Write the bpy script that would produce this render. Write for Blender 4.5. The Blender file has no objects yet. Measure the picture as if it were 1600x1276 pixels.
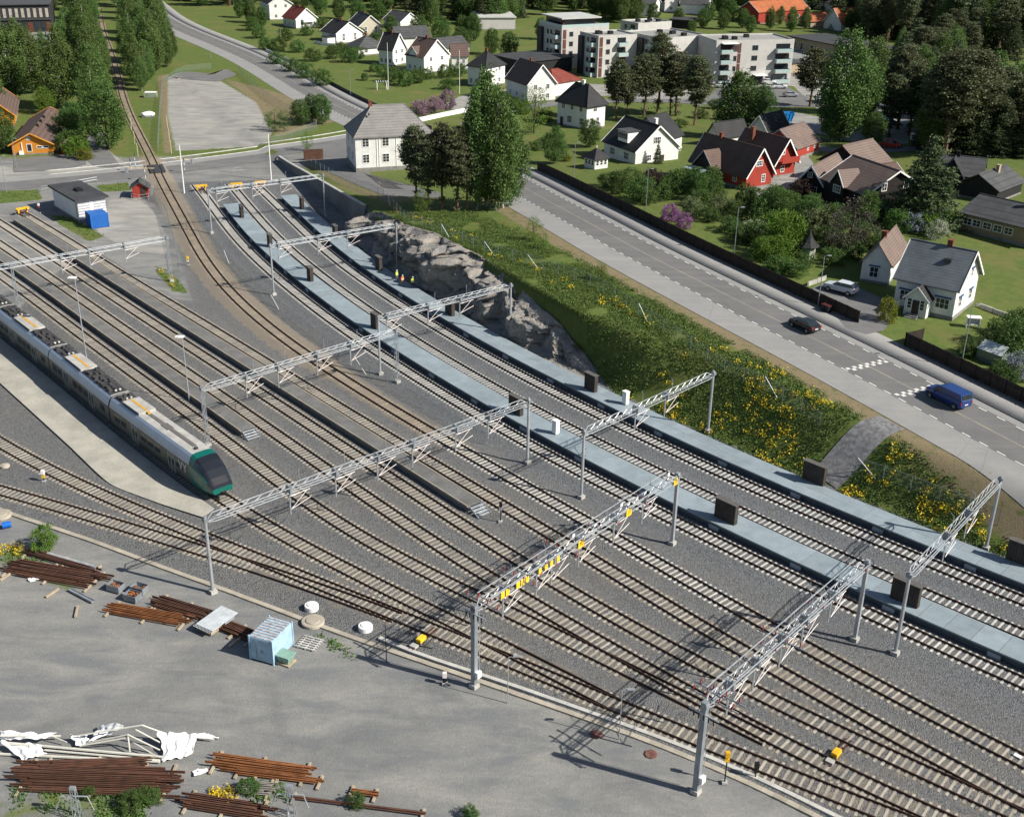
import bpy, bmesh, math, random
import numpy as np
from mathutils import Vector, Matrix, kdtree, noise as mnoise
R = math.radians
random.seed(7)
rng = np.random.default_rng(7)
SC = bpy.context.scene
COL = SC.collection
# ---------------------------------------------------------------- camera, sky, sun, exposure
FPX, PITCH, ROLL, CAMH = 1818.97, 0.436459, 0.0174924, 59.283   # found from track gauge, sleeper spacing and upright masts
cam = bpy.data.cameras.new('camera'); CAM = bpy.data.objects.new('camera', cam); COL.objects.link(CAM)
cam.sensor_fit = 'HORIZONTAL'; cam.sensor_width = 36.0; cam.lens = FPX / 1600 * 36
cam.clip_start = 1.0; cam.clip_end = 9000
_F = Vector((0, math.cos(PITCH), -math.sin(PITCH))); _U = Vector((0, math.sin(PITCH), math.cos(PITCH))); _X = Vector((1, 0, 0))
_c, _s = math.cos(ROLL), math.sin(ROLL)
_r = _X * _c + _U * _s; _u = _U * _c - _X * _s
CAM.matrix_world = Matrix(((_r.x, _u.x, -_F.x, 0), (_r.y, _u.y, -_F.y, 0), (_r.z, _u.z, -_F.z, CAMH), (0, 0, 0, 1)))
SC.camera = CAM
SUN_AZ, SUN_EL = R(-20.5), R(37.2)       # direction towards the sun, from +X anticlockwise
world = bpy.data.worlds.new('World'); SC.world = world; world.use_nodes = True
nt = world.node_tree; nt.nodes.clear()
wo = nt.nodes.new('ShaderNodeOutputWorld'); wb = nt.nodes.new('ShaderNodeBackground'); sk = nt.nodes.new('ShaderNodeTexSky')
sk.sky_type = 'NISHITA'; sk.sun_disc = False; sk.sun_elevation = SUN_EL; sk.sun_rotation = math.pi / 2 - SUN_AZ
sk.air_density = 1.0; sk.dust_density = 1.0; sk.ozone_density = 1.2
wb.inputs['Strength'].default_value = 0.060
nt.links.new(sk.outputs[0], wb.inputs[0]); nt.links.new(wb.outputs[0], wo.inputs[0])
sl = bpy.data.lights.new('sun', 'SUN'); SUN = bpy.data.objects.new('sun', sl); COL.objects.link(SUN)
sl.energy = 5.0; sl.angle = R(0.53); sl.color = (1.0, 0.94, 0.84)
_d = Vector((math.cos(SUN_EL) * math.cos(SUN_AZ), math.cos(SUN_EL) * math.sin(SUN_AZ), math.sin(SUN_EL)))
SUN.rotation_euler = _d.to_track_quat('Z', 'Y').to_euler(); SUN.location = (60, 40, 120)
vs = SC.view_settings; vs.view_transform = 'Standard'; vs.look = 'None'; vs.exposure = 0.66; vs.gamma = 1.0; vs.use_curve_mapping = False
SC.cycles.max_bounces = 5; SC.cycles.diffuse_bounces = 2; SC.cycles.glossy_bounces = 2; SC.cycles.transmission_bounces = 3
SC.cycles.transparent_max_bounces = 6

# ---------------------------------------------------------------- pixel of the photograph -> direction -> ground
def ray(px, py):
    x = (px - 800) / FPX; y = -(py - 638) / FPX
    x, y = _c * x - _s * y, _s * x + _c * y
    return Vector((x, y * math.sin(PITCH) + math.cos(PITCH), y * math.cos(PITCH) - math.sin(PITCH)))
def gz(px, py, z=0.0):
    d = ray(px, py); t = (z - CAMH) / d.z
    return np.array((d.x * t, d.y * t))
def smooth_path(px, z=0.0, step=0.6, lam=3.0, ext=(0, 0), world=False):
    """picked points -> smooth evenly spaced world polyline (penalised least squares)"""
    W = np.array(px, float) if world else np.array([gz(a, b, z) for a, b in px])
    t = np.concatenate([[0], np.cumsum(np.linalg.norm(np.diff(W, axis=0), axis=1))]); L = t[-1]
    n = max(12, int(L / 2.5)); h = L / (n - 1)
    A = np.zeros((len(W), n))
    for i, tt in enumerate(t):
        k = min(int(tt / h), n - 2); f = tt / h - k; A[i, k] = 1 - f; A[i, k + 1] = f
    D = np.zeros((n - 3, n))
    for i in range(n - 3): D[i, i:i + 4] = (-1, 3, -3, 1)
    w = 1.0 / (1 + (W[:, 1] / 150.0) ** 2)
    M = A.T @ (A * w[:, None]) + lam * (2.5 / h) ** 6 * 20 * D.T @ D + 1e-9 * np.eye(n)
    X = np.linalg.solve(M, A.T @ (W * w[:, None]))
    if ext[0]: X = np.vstack([X[0] - (X[1] - X[0]) / np.linalg.norm(X[1] - X[0]) * ext[0], X])
    if ext[1]: X = np.vstack([X, X[-1] + (X[-1] - X[-2]) / np.linalg.norm(X[-1] - X[-2]) * ext[1]])
    return resample(X, step)
def resample(X, step):
    t = np.concatenate([[0], np.cumsum(np.linalg.norm(np.diff(X, axis=0), axis=1))])
    m = max(2, int(round(t[-1] / step)) + 1); tt = np.linspace(0, t[-1], m)
    return np.stack([np.interp(tt, t, X[:, k]) for k in range(X.shape[1])], 1)
def tang(P):
    d = np.gradient(P, axis=0); return d / np.linalg.norm(d, axis=1)[:, None]
def offs(P, o):
    d = tang(P); return P + np.stack([-d[:, 1], d[:, 0]], 1) * (np.asarray(o)[..., None] if np.ndim(o) else o)
def sstep(a, b, x):
    t = np.clip((x - a) / (b - a), 0, 1); return t * t * (3 - 2 * t)

# ---------------------------------------------------------------- mesh helpers
class MB:
    """collects shapes; build() links them as ONE mesh object"""
    def __init__(s): s.v = []; s.f = []; s.m = []; s.cm = 0
    def add(s, vs, fs):
        o = len(s.v); s.v.extend([tuple(map(float, q)) for q in vs]); s.f.extend([tuple(i + o for i in f) for f in fs]); s.m.extend([s.cm] * len(fs)); return s
    def box(s, c, size, rz=0.0, M=None):
        hx, hy, hz = size[0] / 2, size[1] / 2, size[2] / 2
        cs, sn = math.cos(rz), math.sin(rz); V = []
        for x, y, z in ((-hx, -hy, -hz), (hx, -hy, -hz), (hx, hy, -hz), (-hx, hy, -hz), (-hx, -hy, hz), (hx, -hy, hz), (hx, hy, hz), (-hx, hy, hz)):
            V.append((c[0] + x * cs - y * sn, c[1] + x * sn + y * cs, c[2] + z))
        return s.add(V, [(0, 3, 2, 1), (4, 5, 6, 7), (0, 1, 5, 4), (1, 2, 6, 5), (2, 3, 7, 6), (3, 0, 4, 7)])
    def b(s, x0, x1, y0, y1, z0, z1): return s.box(((x0 + x1) / 2, (y0 + y1) / 2, (z0 + z1) / 2), (x1 - x0, y1 - y0, z1 - z0))
    def bar(s, a, b, r, n=6, r2=None):
        a = Vector(a); b = Vector(b); d = (b - a)
        if d.length < 1e-6: return s
        d.normalize(); u = d.orthogonal().normalized(); w = d.cross(u); r2 = r if r2 is None else r2
        V = []
        for P, rr in ((a, r), (b, r2)):
            for k in range(n):
                t = 2 * math.pi * k / n + math.pi / n; V.append(P + (u * math.cos(t) + w * math.sin(t)) * rr)
        F = [(k, (k + 1) % n, n + (k + 1) % n, n + k) for k in range(n)] + [tuple(range(n - 1, -1, -1)), tuple(range(n, 2 * n))]
        return s.add(V, F)
    def tube(s, pts, r, n=6):
        for i in range(len(pts) - 1): s.bar(pts[i], pts[i + 1], r[i] if np.ndim(r) else r, n, (r[i + 1] if np.ndim(r) else r))
        return s
    def beam(s, a, b, w, h, up=(0, 0, 1)):
        a = Vector(a); b = Vector(b); d = (b - a).normalized(); sd = d.cross(Vector(up))
        if sd.length < 1e-4: sd = Vector((1, 0, 0))
        sd.normalize(); u = sd.cross(d)
        V = [P + sd * sx * w / 2 + u * sz * h / 2 for P in (a, b) for sx, sz in ((-1, -1), (1, -1), (1, 1), (-1, 1))]
        return s.add(V, [(0, 1, 5, 4), (1, 2, 6, 5), (2, 3, 7, 6), (3, 0, 4, 7), (3, 2, 1, 0), (4, 5, 6, 7)])
    def lathe(s, prof, c=(0, 0, 0), n=16):
        V = []
        for r, z in prof:
            for k in range(n): t = 2 * math.pi * k / n; V.append((c[0] + r * math.cos(t), c[1] + r * math.sin(t), c[2] + z))
        F = []
        for i in range(len(prof) - 1):
            for k in range(n): F.append((i * n + k, i * n + (k + 1) % n, (i + 1) * n + (k + 1) % n, (i + 1) * n + k))
        F.append(tuple(range((len(prof) - 1) * n, len(prof) * n))); F.append(tuple(range(n - 1, -1, -1)))
        return s.add(V, F)
    def prism(s, poly, z0, z1):
        n = len(poly); V = [(x, y, z0) for x, y in poly] + [(x, y, z1) for x, y in poly]
        return s.add(V, [(k, (k + 1) % n, n + (k + 1) % n, n + k) for k in range(n)] + [tuple(range(n, 2 * n)), tuple(range(n - 1, -1, -1))])
    def quad(s, *q): return s.add(q, [tuple(range(len(q)))])
    def ico(s, c, r, sub=1, jit=0.0, sc=(1, 1, 1), seed=0):
        bm = bmesh.new(); bmesh.ops.create_icosphere(bm, subdivisions=sub, radius=1)
        rr = random.Random(seed)
        V = [((v.co.x * sc[0]) * r * (1 + rr.uniform(-jit, jit)) + c[0], (v.co.y * sc[1]) * r * (1 + rr.uniform(-jit, jit)) + c[1], (v.co.z * sc[2]) * r * (1 + rr.uniform(-jit, jit)) + c[2]) for v in bm.verts]
        bm.verts.index_update(); F = [tuple(v.index for v in f.verts) for f in bm.faces]; bm.free()
        return s.add(V, F)
    def mesh(s, name, mats, smooth=False):
        me = bpy.data.meshes.new(name); me.from_pydata(s.v, [], s.f); me.update()
        for m in (mats if isinstance(mats, (list, tuple)) else [mats]): me.materials.append(m)
        if isinstance(mats, (list, tuple)) and len(mats) > 1: me.polygons.foreach_set('material_index', s.m)
        bm = bmesh.new(); bm.from_mesh(me); bmesh.ops.recalc_face_normals(bm, faces=bm.faces); bm.to_mesh(me); bm.free()
        if smooth: me.polygons.foreach_set('use_smooth', [True] * len(me.polygons))
        return me
    def build(s, name, mats, parent=None, loc=None, smooth=False): return obj(name, s.mesh(name, mats, smooth), parent, loc)
def obj(name, me, parent=None, loc=None, rz=0.0):
    o = bpy.data.objects.new(name, me); COL.objects.link(o)
    if parent is not None: o.parent = parent
    if loc is not None: o.location = loc
    if rz: o.rotation_euler.z = rz
    return o
def tag(o, label, cat, group=None):
    o['label'] = label; o['category'] = cat
    if group: o['group'] = group
    return o
def thing(name, label, cat, loc=(0, 0, 0), rz=0.0, group=None):
    o = bpy.data.objects.new(name, None); COL.objects.link(o); o.empty_display_size = 0.3
    o.location = loc; o.rotation_euler.z = rz
    return tag(o, label, cat, group)
def kind(o, k): o['kind'] = k; return o
def copy_tree(o, parent=None):
    c = o.copy(); COL.objects.link(c); c.parent = parent
    for ch in o.children: copy_tree(ch, c)
    return c
def npmesh(name, V, F, mat, smooth=False):
    """fast mesh from numpy arrays (quads or tris)"""
    me = bpy.data.meshes.new(name); V = np.asarray(V, np.float32); F = np.asarray(F, np.int32); k = F.shape[1]
    me.vertices.add(len(V)); me.vertices.foreach_set('co', V.ravel())
    me.loops.add(F.size); me.loops.foreach_set('vertex_index', F.ravel())
    me.polygons.add(len(F)); me.polygons.foreach_set('loop_start', np.arange(0, F.size, k, dtype=np.int32))
    if smooth: me.polygons.foreach_set('use_smooth', np.ones(len(F), bool))
    me.materials.append(mat); me.update(calc_edges=True); return me

# ---------------------------------------------------------------- materials
MATS = {}
def nodes(name):
    m = bpy.data.materials.new(name); m.use_nodes = True; t = m.node_tree; t.nodes.clear()
    o = t.nodes.new('ShaderNodeOutputMaterial'); b = t.nodes.new('ShaderNodeBsdfPrincipled'); t.links.new(b.outputs[0], o.inputs[0])
    return m, t, b
def N(t, ty, **kw):
    n = t.nodes.new(ty)
    for k, v in kw.items(): setattr(n, k, v)
    return n
def mixc(t, f, a, b, mode='MIX'):
    n = N(t, 'ShaderNodeMix', data_type='RGBA', blend_type=mode, clamp_factor=True)
    for sock, v in ((n.inputs['Factor'], f), (n.inputs[6], a), (n.inputs[7], b)):
        if hasattr(v, 'is_output') or isinstance(v, bpy.types.NodeSocket): t.links.new(v, sock)
        else: sock.default_value = v if not isinstance(v, tuple) or len(v) == 4 else (*v, 1)
    return n.outputs[2]
def pos(t):
    return N(t, 'ShaderNodeNewGeometry').outputs['Position']
def noi(t, vec, scale, detail=4, rough=0.6, dist=0.0):
    n = N(t, 'ShaderNodeTexNoise'); n.inputs['Scale'].default_value = scale; n.inputs['Detail'].default_value = detail
    n.inputs['Roughness'].default_value = rough; n.inputs['Distortion'].default_value = dist
    if vec is not None: t.links.new(vec, n.inputs['Vector'])
    return n.outputs['Fac']
def ramp(t, f, lo, hi):
    n = N(t, 'ShaderNodeMapRange'); n.inputs[1].default_value = lo; n.inputs[2].default_value = hi; n.clamp = True
    t.links.new(f, n.inputs[0]); return n.outputs[0]
def math_(t, op, a, b=None):
    n = N(t, 'ShaderNodeMath', operation=op)
    for i, v in enumerate((a, b)):
        if v is None: continue
        if isinstance(v, (int, float)): n.inputs[i].default_value = v
        else: t.links.new(v, n.inputs[i])
    return n.outputs[0]
def bump(t, b, h, dist, strength=1.0):
    n = N(t, 'ShaderNodeBump'); n.inputs['Distance'].default_value = dist; n.inputs['Strength'].default_value = strength
    t.links.new(h, n.inputs['Height']); t.links.new(n.outputs[0], b.inputs['Normal'])
def pm(name, col, rough=0.7, var=0.18, scale=1.5, metal=0.0, spec=0.3, fine=0.0, bmp=0.0, col2=None, rand=0.0):
    """plain painted/mineral surface: base colour, blotches, fine grain, small relief, per-object variation"""
    if name in MATS: return MATS[name]
    m, t, b = nodes(name); P = pos(t)
    n1 = noi(t, P, scale, 5)
    c2 = col2 or tuple(max(0, c * (1 - 2.2 * var)) for c in col)
    c = mixc(t, ramp(t, n1, 0.35, 0.72), tuple(min(1, c * (1 + var * 0.5)) for c in col), c2)
    if fine:
        n2 = noi(t, P, scale * 14, 3); c = mixc(t, ramp(t, n2, 0.3, 0.75), c, mixc(t, fine, c, (0, 0, 0)), 'MIX')
    if rand:
        oi = N(t, 'ShaderNodeObjectInfo'); hs = N(t, 'ShaderNodeHueSaturation')
        t.links.new(math_(t, 'ADD', math_(t, 'MULTIPLY', oi.outputs['Random'], 2 * rand), 1 - rand), hs.inputs['Value']); t.links.new(c, hs.inputs['Color']); c = hs.outputs[0]
    t.links.new(c, b.inputs['Base Color']); b.inputs['Roughness'].default_value = rough; b.inputs['Metallic'].default_value = metal
    b.inputs['Specular IOR Level'].default_value = spec
    if bmp: bump(t, b, noi(t, P, scale * 10, 4), bmp)
    MATS[name] = m; return m
# ---------------------------------------------------------------- track centre lines (world)
def wp(l, z=0.0): return [tuple(gz(a, b, z)) for a, b in l]
TPX = {
'T1': [(0,764.1),(94,791.1),(300,853.3),(387.8,881.5),(500,918.2),(620,963)],
'T2': [(0,689.5),(100.3,743.4),(200,789.2),(300,829.7),(400.3,869),(500,911),(600,951.8),(687.8,987),(732.9,1004.5),(800,1030.9),(900,1074.5),(1025.4,1125.1),(1200,1196.5),(1287.8,1232),(1375.5,1265)],
'T4': [(0,427.8),(62.7,473),(125.4,520.4),(200,575.4),(274,629.2),(362.7,694.8),(417.9,735.5),(463,770),(537.6,820.6),(600,856),(697.8,907.8),(800,955.5),(900,1003.4),(1000.3,1053.5),(1096,1104),(1200,1152)],
'T5': [(0,380.2),(136.7,473),(200,517),(315.4,596.2),(420.4,668.5),(600,792.5),(675.2,842.8),(741.7,886.5),(900,980.8),(1000.3,1032),(1096,1093),(1200,1147.3),(1282.8,1187.1),(1400,1242.6),(1450,1267)],
'T6': [(0,347),(193.1,473),(300.3,543),(400,607.3),(500,672.9),(637.6,761.9),(710.3,809.4),(800,867.1),(900,926.3),(1000.3,984),(1200,1089),(1312.9,1142.9),(1400,1182.1),(1475.2,1217),(1600,1275)],
'T7': [(32,330),(46.4,338.8),(125.4,386.6),(200,433.1),(325.4,508.3),(400,554.4),(525.4,631.1),(655.2,709.2),(775.6,781.9),(800,795.5),(900,856.2),(990.3,910.8),(1050.5,948.8),(1100,979.2),(1225,1051.3),(1325.4,1106.1),(1400,1146.5),(1487.8,1194.4),(1600,1254)],
'T8': [(152.5,0),(156,15),(162,50),(179,98),(212.5,200),(239.8,254),(252,280.3),(273.4,320),(295.3,360),(314.7,395.2),(346.7,439.1),(386.8,480),(400,491.9),(475.2,549.8),(525.4,582.4),(600,629.2),(712.9,696.1),(800,746.6),(900,802.6),(1000.3,861.8),(1088,912),(1300.3,1030.7),(1400,1083.3),(1525.4,1148.9),(1600,1186.5)],
'T9': [(306,287.8),(331.9,320.4),(363.9,363.9),(392.7,394),(460,454),(485.3,473.7),(549.2,521),(600,555.3),(700.3,618.2),(800,677.3),(900,731.7),(1019.1,793.9),(1100,834),(1200,882.2),(1287.8,925.2),(1400,975),(1500.3,1020.4),(1600,1065)],
'T10': [(359.9,286.5),(383.3,314.1),(460,395),(492,420),(554,467.7),(621.3,512.9),(790.6,613.5),(918.8,681.8),(1000,722.4),(1025.4,734.2),(1100,770.5),(1200,816.3),(1277.7,852.1),(1500.3,948),(1600,988.8)],
'T11': [(398,286),(433.9,320),(529,406.8),(557,428.5),(633.9,479.4),(700.3,520.4),(800,576.8),(900,627.8),(1000.3,678.4),(1100,725),(1200,770.2),(1306.6,816),(1400,855),(1512.9,901.8),(1600,936.3)]}
EXT = {'T1': (25, 0), 'T2': (25, 22), 'T4': (25, 0), 'T5': (25, 22), 'T6': (25, 22), 'T7': (0, 22), 'T8': (60, 22), 'T9': (0, 22), 'T10': (0, 22), 'T11': (0, 22)}
TP = {k: smooth_path(v, ext=EXT[k]) for k, v in TPX.items()}
TP['T3'] = smooth_path(wp([(18.8,482.5),(82,530),(138,572.8),(223,640),(276,675),(303.5,694)], 4.1) + wp([(350,778.6),(425.4,824.5),(500,865.2),(600,916),(670.2,949.6),(732.9,982),(800,1015),(900,1068),(960,1097)]), world=True, ext=(30, 0))
T11 = resample(smooth_path(TPX['T11'], ext=(60, 40)), 2.0)

# ---------------------------------------------------------------- height of the land: rails at z = 0, the road side climbs above the cutting
W0 = np.array((-49.0, 252.0)); RD = np.array((0.445, -0.8955))
_ss = np.arange(-80, 320, 2.0); _uu = np.interp(_ss, [-40, 0, 56, 85, 112, 175, 260], [0, 0.4, 4.3, 6.2, 6.2, 4.5, 4.0])
_k = np.ones(11) / 11; _uu = np.convolve(np.pad(_uu, 5, 'edge'), _k, 'valid')
_t11 = tang(T11); _n11 = np.stack([-_t11[:, 1], _t11[:, 0]], 1)
def near11(P):
    """signed distance to the easternmost track (positive on the road side)"""
    P = np.atleast_2d(P); d = np.empty(len(P))
    for a in range(0, len(P), 20000):
        q = P[a:a + 20000]; D = ((q[:, None, :] - T11[None]) ** 2).sum(2); i = D.argmin(1)
        d[a:a + 20000] = ((q - T11[i]) * _n11[i]).sum(1) * 1.0
    return d
def upland(P):
    P = np.atleast_2d(P); s = (P - W0) @ RD; return np.interp(s, _ss, _uu), s
def H(P):
    P = np.atleast_2d(np.asarray(P, float)); U, s = upland(P); d = near11(P)
    toe = np.interp(s, [-60, 57, 60, 65, 84, 103, 122, 134, 140, 300], [9.7, 9.7, 8.2, 9.1, 10.5, 10.0, 8.8, 6.2, 5.7, 5.6]); w = np.interp(s, [-60, 57, 60, 122, 134, 142, 165, 200], [0.5, 0.5, 1.9, 1.7, 6.0, 10.0, 8.0, 7.5])
    m = sstep(0, 1, (d - toe) / w)
    return -0.38 + (U + 0.38) * m
def G(px, py, dz=0.0):
    """where the sight line through a pixel meets the land (raised by dz)"""
    d = ray(px, py); z = np.linspace(9.0, -0.6, 481); t = (z - CAMH) / d.z
    P = np.stack([d.x * t, d.y * t], 1); h = H(P) + dz; i = int(np.argmax(z <= h)) if (z <= h).any() else 480
    return Vector((P[i, 0], P[i, 1], float(h[i] - dz)))
def GP(l, dz=0.0): return np.array([tuple(G(a, b, dz))[:2] for a, b in l])
def onland(P, dz=0.0): P = np.atleast_2d(P); return np.column_stack([P, H(P) + dz])

# main road: one kerb line, everything else at fixed offsets from it
KERB = smooth_path(GP([(262,20),(330,55),(400,82.8),(490,130),(578,175.5),(690,222),(812.5,268.3),(912.9,320),(1078.4,405.3),(1200,463.5),(1350.5,535.7),(1470.8,595.9),(1558.6,640)]), world=True, step=2.0, lam=30, ext=(200, 60))
SIDE = smooth_path(GP([(-60,298),(0,291),(110,283),(240,268),(330,258),(420,244),(520,226),(585,214)]), world=True, step=2.0, lam=3, ext=(40, 0))

# ---------------------------------------------------------------- terrain sheet
def inpoly(P, poly):
    x, y = P[:, 0], P[:, 1]; c = np.zeros(len(P), bool); j = len(poly) - 1
    for i in range(len(poly)):
        xi, yi = poly[i]; xj, yj = poly[j]
        with np.errstate(divide='ignore', invalid='ignore'):
            c ^= ((yi > y) != (yj > y)) & (x < (xj - xi) * (y - yi) / (yj - yi) + xi)
        j = i
    return c
def pdist(P, line, closed=False):
    L = np.asarray(line, float); n = len(L); best = np.full(len(P), 1e9)
    for i in range(n if closed else n - 1):
        a = L[i]; b = L[(i + 1) % n]; ab = b - a; t = np.clip(((P - a) @ ab) / max(1e-9, ab @ ab), 0, 1)
        best = np.minimum(best, np.linalg.norm(P - a - t[:, None] * ab, axis=1))
    return best
def zone(P, px, soft, dz=0.0, world=False):
    poly = np.asarray(px, float) if world else GP(px, dz)
    lo = poly.min(0) - soft * 2; hi = poly.max(0) + soft * 2
    w = np.zeros(len(P)); k = ((P > lo) & (P < hi)).all(1)
    if k.any():
        Q = P[k]; sd = pdist(Q, poly, True) * np.where(inpoly(Q, poly), 1, -1); w[k] = sstep(-soft, soft, sd)
    return w
xs = np.concatenate([-np.geomspace(112, 3000, 45)[::-1], np.arange(-110, 110.1, 0.6), np.geomspace(112, 3000, 45)])
ys = np.concatenate([[-300, -100, 0, 20, 35, 42], np.arange(46, 250, 0.6), np.geomspace(251, 640, 110), np.geomspace(660, 6000, 30)])
XX, YY = np.meshgrid(xs, ys); TPT = np.column_stack([XX.ravel(), YY.ravel()])
TZ = H(TPT)
# ballast shoulders round every track
tc = np.vstack([resample(TP[k], 0.8) for k in TP]); kd = kdtree.KDTree(len(tc))
for i, q in enumerate(tc): kd.insert((q[0], q[1], 0), i)
kd.balance()
dtr = np.full(len(TPT), 50.0)
for i in np.nonzero((TPT[:, 1] > 44) & (TPT[:, 1] < 262) & (np.abs(TPT[:, 0]) < 112))[0]:
    dtr[i] = kd.find((TPT[i, 0], TPT[i, 1], 0))[2]
d11 = near11(TPT)
TZ = np.maximum(TZ, np.where(d11 < 5.5, -0.205 - 0.2 * sstep(1.5, 2.7, dtr), -9))
rough = np.array([mnoise.noise((x * 0.35, y * 0.35, 0)) for x, y in TPT]) if False else 0
duct_px = [(-40,776),(0,800),(60,815),(150,845),(230,880),(330,912),(420,947),(470,966),(560,1000),(640,1025),(730,1058),(800,1080),(900,1118),(1000,1152),(1100,1192),(1200,1238),(1290,1282)]
DUCT = smooth_path(wp(duct_px, -0.3), world=True, step=1.0, lam=0.3, ext=(20, 25))
far = np.array([(-400, 262), (-75, 250), (-20, 262)])
balpoly = np.vstack([DUCT, [(80, 40)], [(130, 60)], offs(T11, 6.5)[::-1]])
bal = zone(TPT, balpoly, 0.7, world=True)
bal *= 1 - zone(TPT, [(62,322),(200,300),(262,330),(285,420),(300,470),(262,468),(200,425),(120,372)], 1.5)
bal *= 1 - zone(TPT, [(-400,310),(262,285),(470,268),(470,180),(-400,180)], 2.0)
U_, S_ = upland(TPT)
toeD = np.interp(S_, [-60, 57, 60, 84, 122, 134, 300], [9.9, 9.9, 8.4, 10.8, 8.8, 5.8, 5.4])
grass = sstep(toeD, toeD + 1.4, d11) * sstep(-8, 30, S_)
farland = sstep(252, 275, TPT[:, 1] - 0.10 * TPT[:, 0])
grass = np.maximum(grass, farland)
soil = np.zeros(len(TPT)); light = np.zeros(len(TPT)); tan = np.zeros(len(TPT)); dark = np.zeros(len(TPT))
dk = np.full(len(TPT), 99.0); nearroad = (TPT[:, 1] < 520) & (np.abs(TPT[:, 0]) < 200)
KR = resample(KERB, 5.0); tk = tang(KR); nk = np.stack([-tk[:, 1], tk[:, 0]], 1)
for a in np.array_split(np.nonzero(nearroad)[0], 12):
    q = TPT[a]; i = ((q[:, None, :] - KR[None]) ** 2).sum(2).argmin(1); dk[a] = ((q - KR[i]) * nk[i]).sum(1)
soil = np.maximum(soil, sstep(-17.0, -14.6, dk) * (1 - sstep(-12.5, -12.0, dk)) * (d11 > 6) * sstep(-30, 20, S_))
light = np.maximum(light, zone(TPT, [(262,120),(285,113),(330,118),(400,160),(425,205),(418,224),(275,236),(262,180)], 2.0))
light = np.maximum(light, zone(TPT, [(170,312),(215,310),(240,330),(262,372),(262,398),(205,392),(150,362),(165,330)], 1.5))
light = np.maximum(light, zone(TPT, [(-60,262),(60,255),(140,232),(165,232),(205,262),(110,274),(-60,290)], 1.5))
for q in ([(690,165),(760,190),(800,150),(960,150),(1100,165),(1110,140),(870,128),(720,150)], [(1095,135),(1240,135),(1270,165),(1330,205),(1440,205),(1440,120),(1300,60),(1240,70)], [(1160,300),(1260,240),(1275,262),(1230,300),(1195,318)], [(1210,190),(1340,225),(1420,225),(1420,205),(1240,175)], [(58,62),(80,45),(110,60),(75,78)]):
    light = np.maximum(light, zone(TPT, q, 1.0))
soil = np.maximum(soil, zone(TPT, [(345,122),(400,135),(560,180),(430,215),(420,190),(385,150)], 2.0) * 0.9)
soil = np.maximum(soil, zone(TPT, [(245,120),(262,115),(272,240),(255,240)], 2.0) * 0.9)
soil = np.maximum(soil, zone(TPT, [(475,240),(545,270),(600,300),(680,300),(690,312),(600,318),(540,300),(470,258)], 2.0) * 0.6)
grass = np.maximum(grass, zone(TPT, [(-40,300),(60,296),(66,312),(-40,322)], 1.0)); grass = np.maximum(grass, zone(TPT, [(150,290),(200,285),(205,298),(160,300)], 1.0))
grass = np.maximum(grass, zone(TPT, [(75,335),(110,340),(165,368),(140,378),(95,352)], 1.0)); grass = np.maximum(grass, zone(TPT, [(-30,862),(40,850),(60,872),(150,905),(120,930),(-30,880)], 1.0) * .55)
grass = np.maximum(grass, zone(TPT, [(240,420),(270,430),(295,458),(270,455)], .8)); grass = np.maximum(grass, zone(TPT, [(-20,1245),(80,1225),(250,1230),(230,1300),(-20,1300)], 1.2) * 0.5)
pt8 = TP['T8']; d8 = np.full(len(TPT), 99.0); k8 = (TPT[:, 1] < 300) & (TPT[:, 0] < 20) & (TPT[:, 0] > -110)
d8[k8] = pdist(TPT[k8], resample(pt8, 4.0)); tan = np.maximum(tan, (1 - sstep(1.2, 4.2, d8)) * sstep(118, 150, TPT[:, 1]))
tan = np.maximum(tan, 0.75 * (1 - sstep(1.0, 2.4, d8)) * sstep(104, 120, TPT[:, 1]))
tan = np.maximum(tan, 0.46 * bal * (1 - sstep(1.2, 2.2, dtr)) * (d11 < -9))
dnew = np.full(len(TPT), 99.0)
for k_ in ('T9', 'T10', 'T11'):
    kk = (TPT[:, 1] < 262) & (np.abs(TPT[:, 0]) < 112) & (d11 > -16); dnew[kk] = np.minimum(dnew[kk], pdist(TPT[kk], resample(TP[k_], 5.0)))
dark = np.clip(1 - sstep(2.6, 5.0, dnew), 0, 1)
verge = zone(TPT, [(1330,640),(1400,655),(1500,712),(1600,755),(1600,780),(1500,735),(1400,690)], 1.0)
soil = np.maximum(soil, verge)
light *= 1 - zone(TPT, [(1,1),(2,1),(2,2)], 0.1)
nx, ny = len(xs), len(ys); I = np.arange(nx * ny).reshape(ny, nx)
TF = np.stack([I[:-1, :-1], I[:-1, 1:], I[1:, 1:], I[1:, :-1]], -1).reshape(-1, 4)

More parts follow.
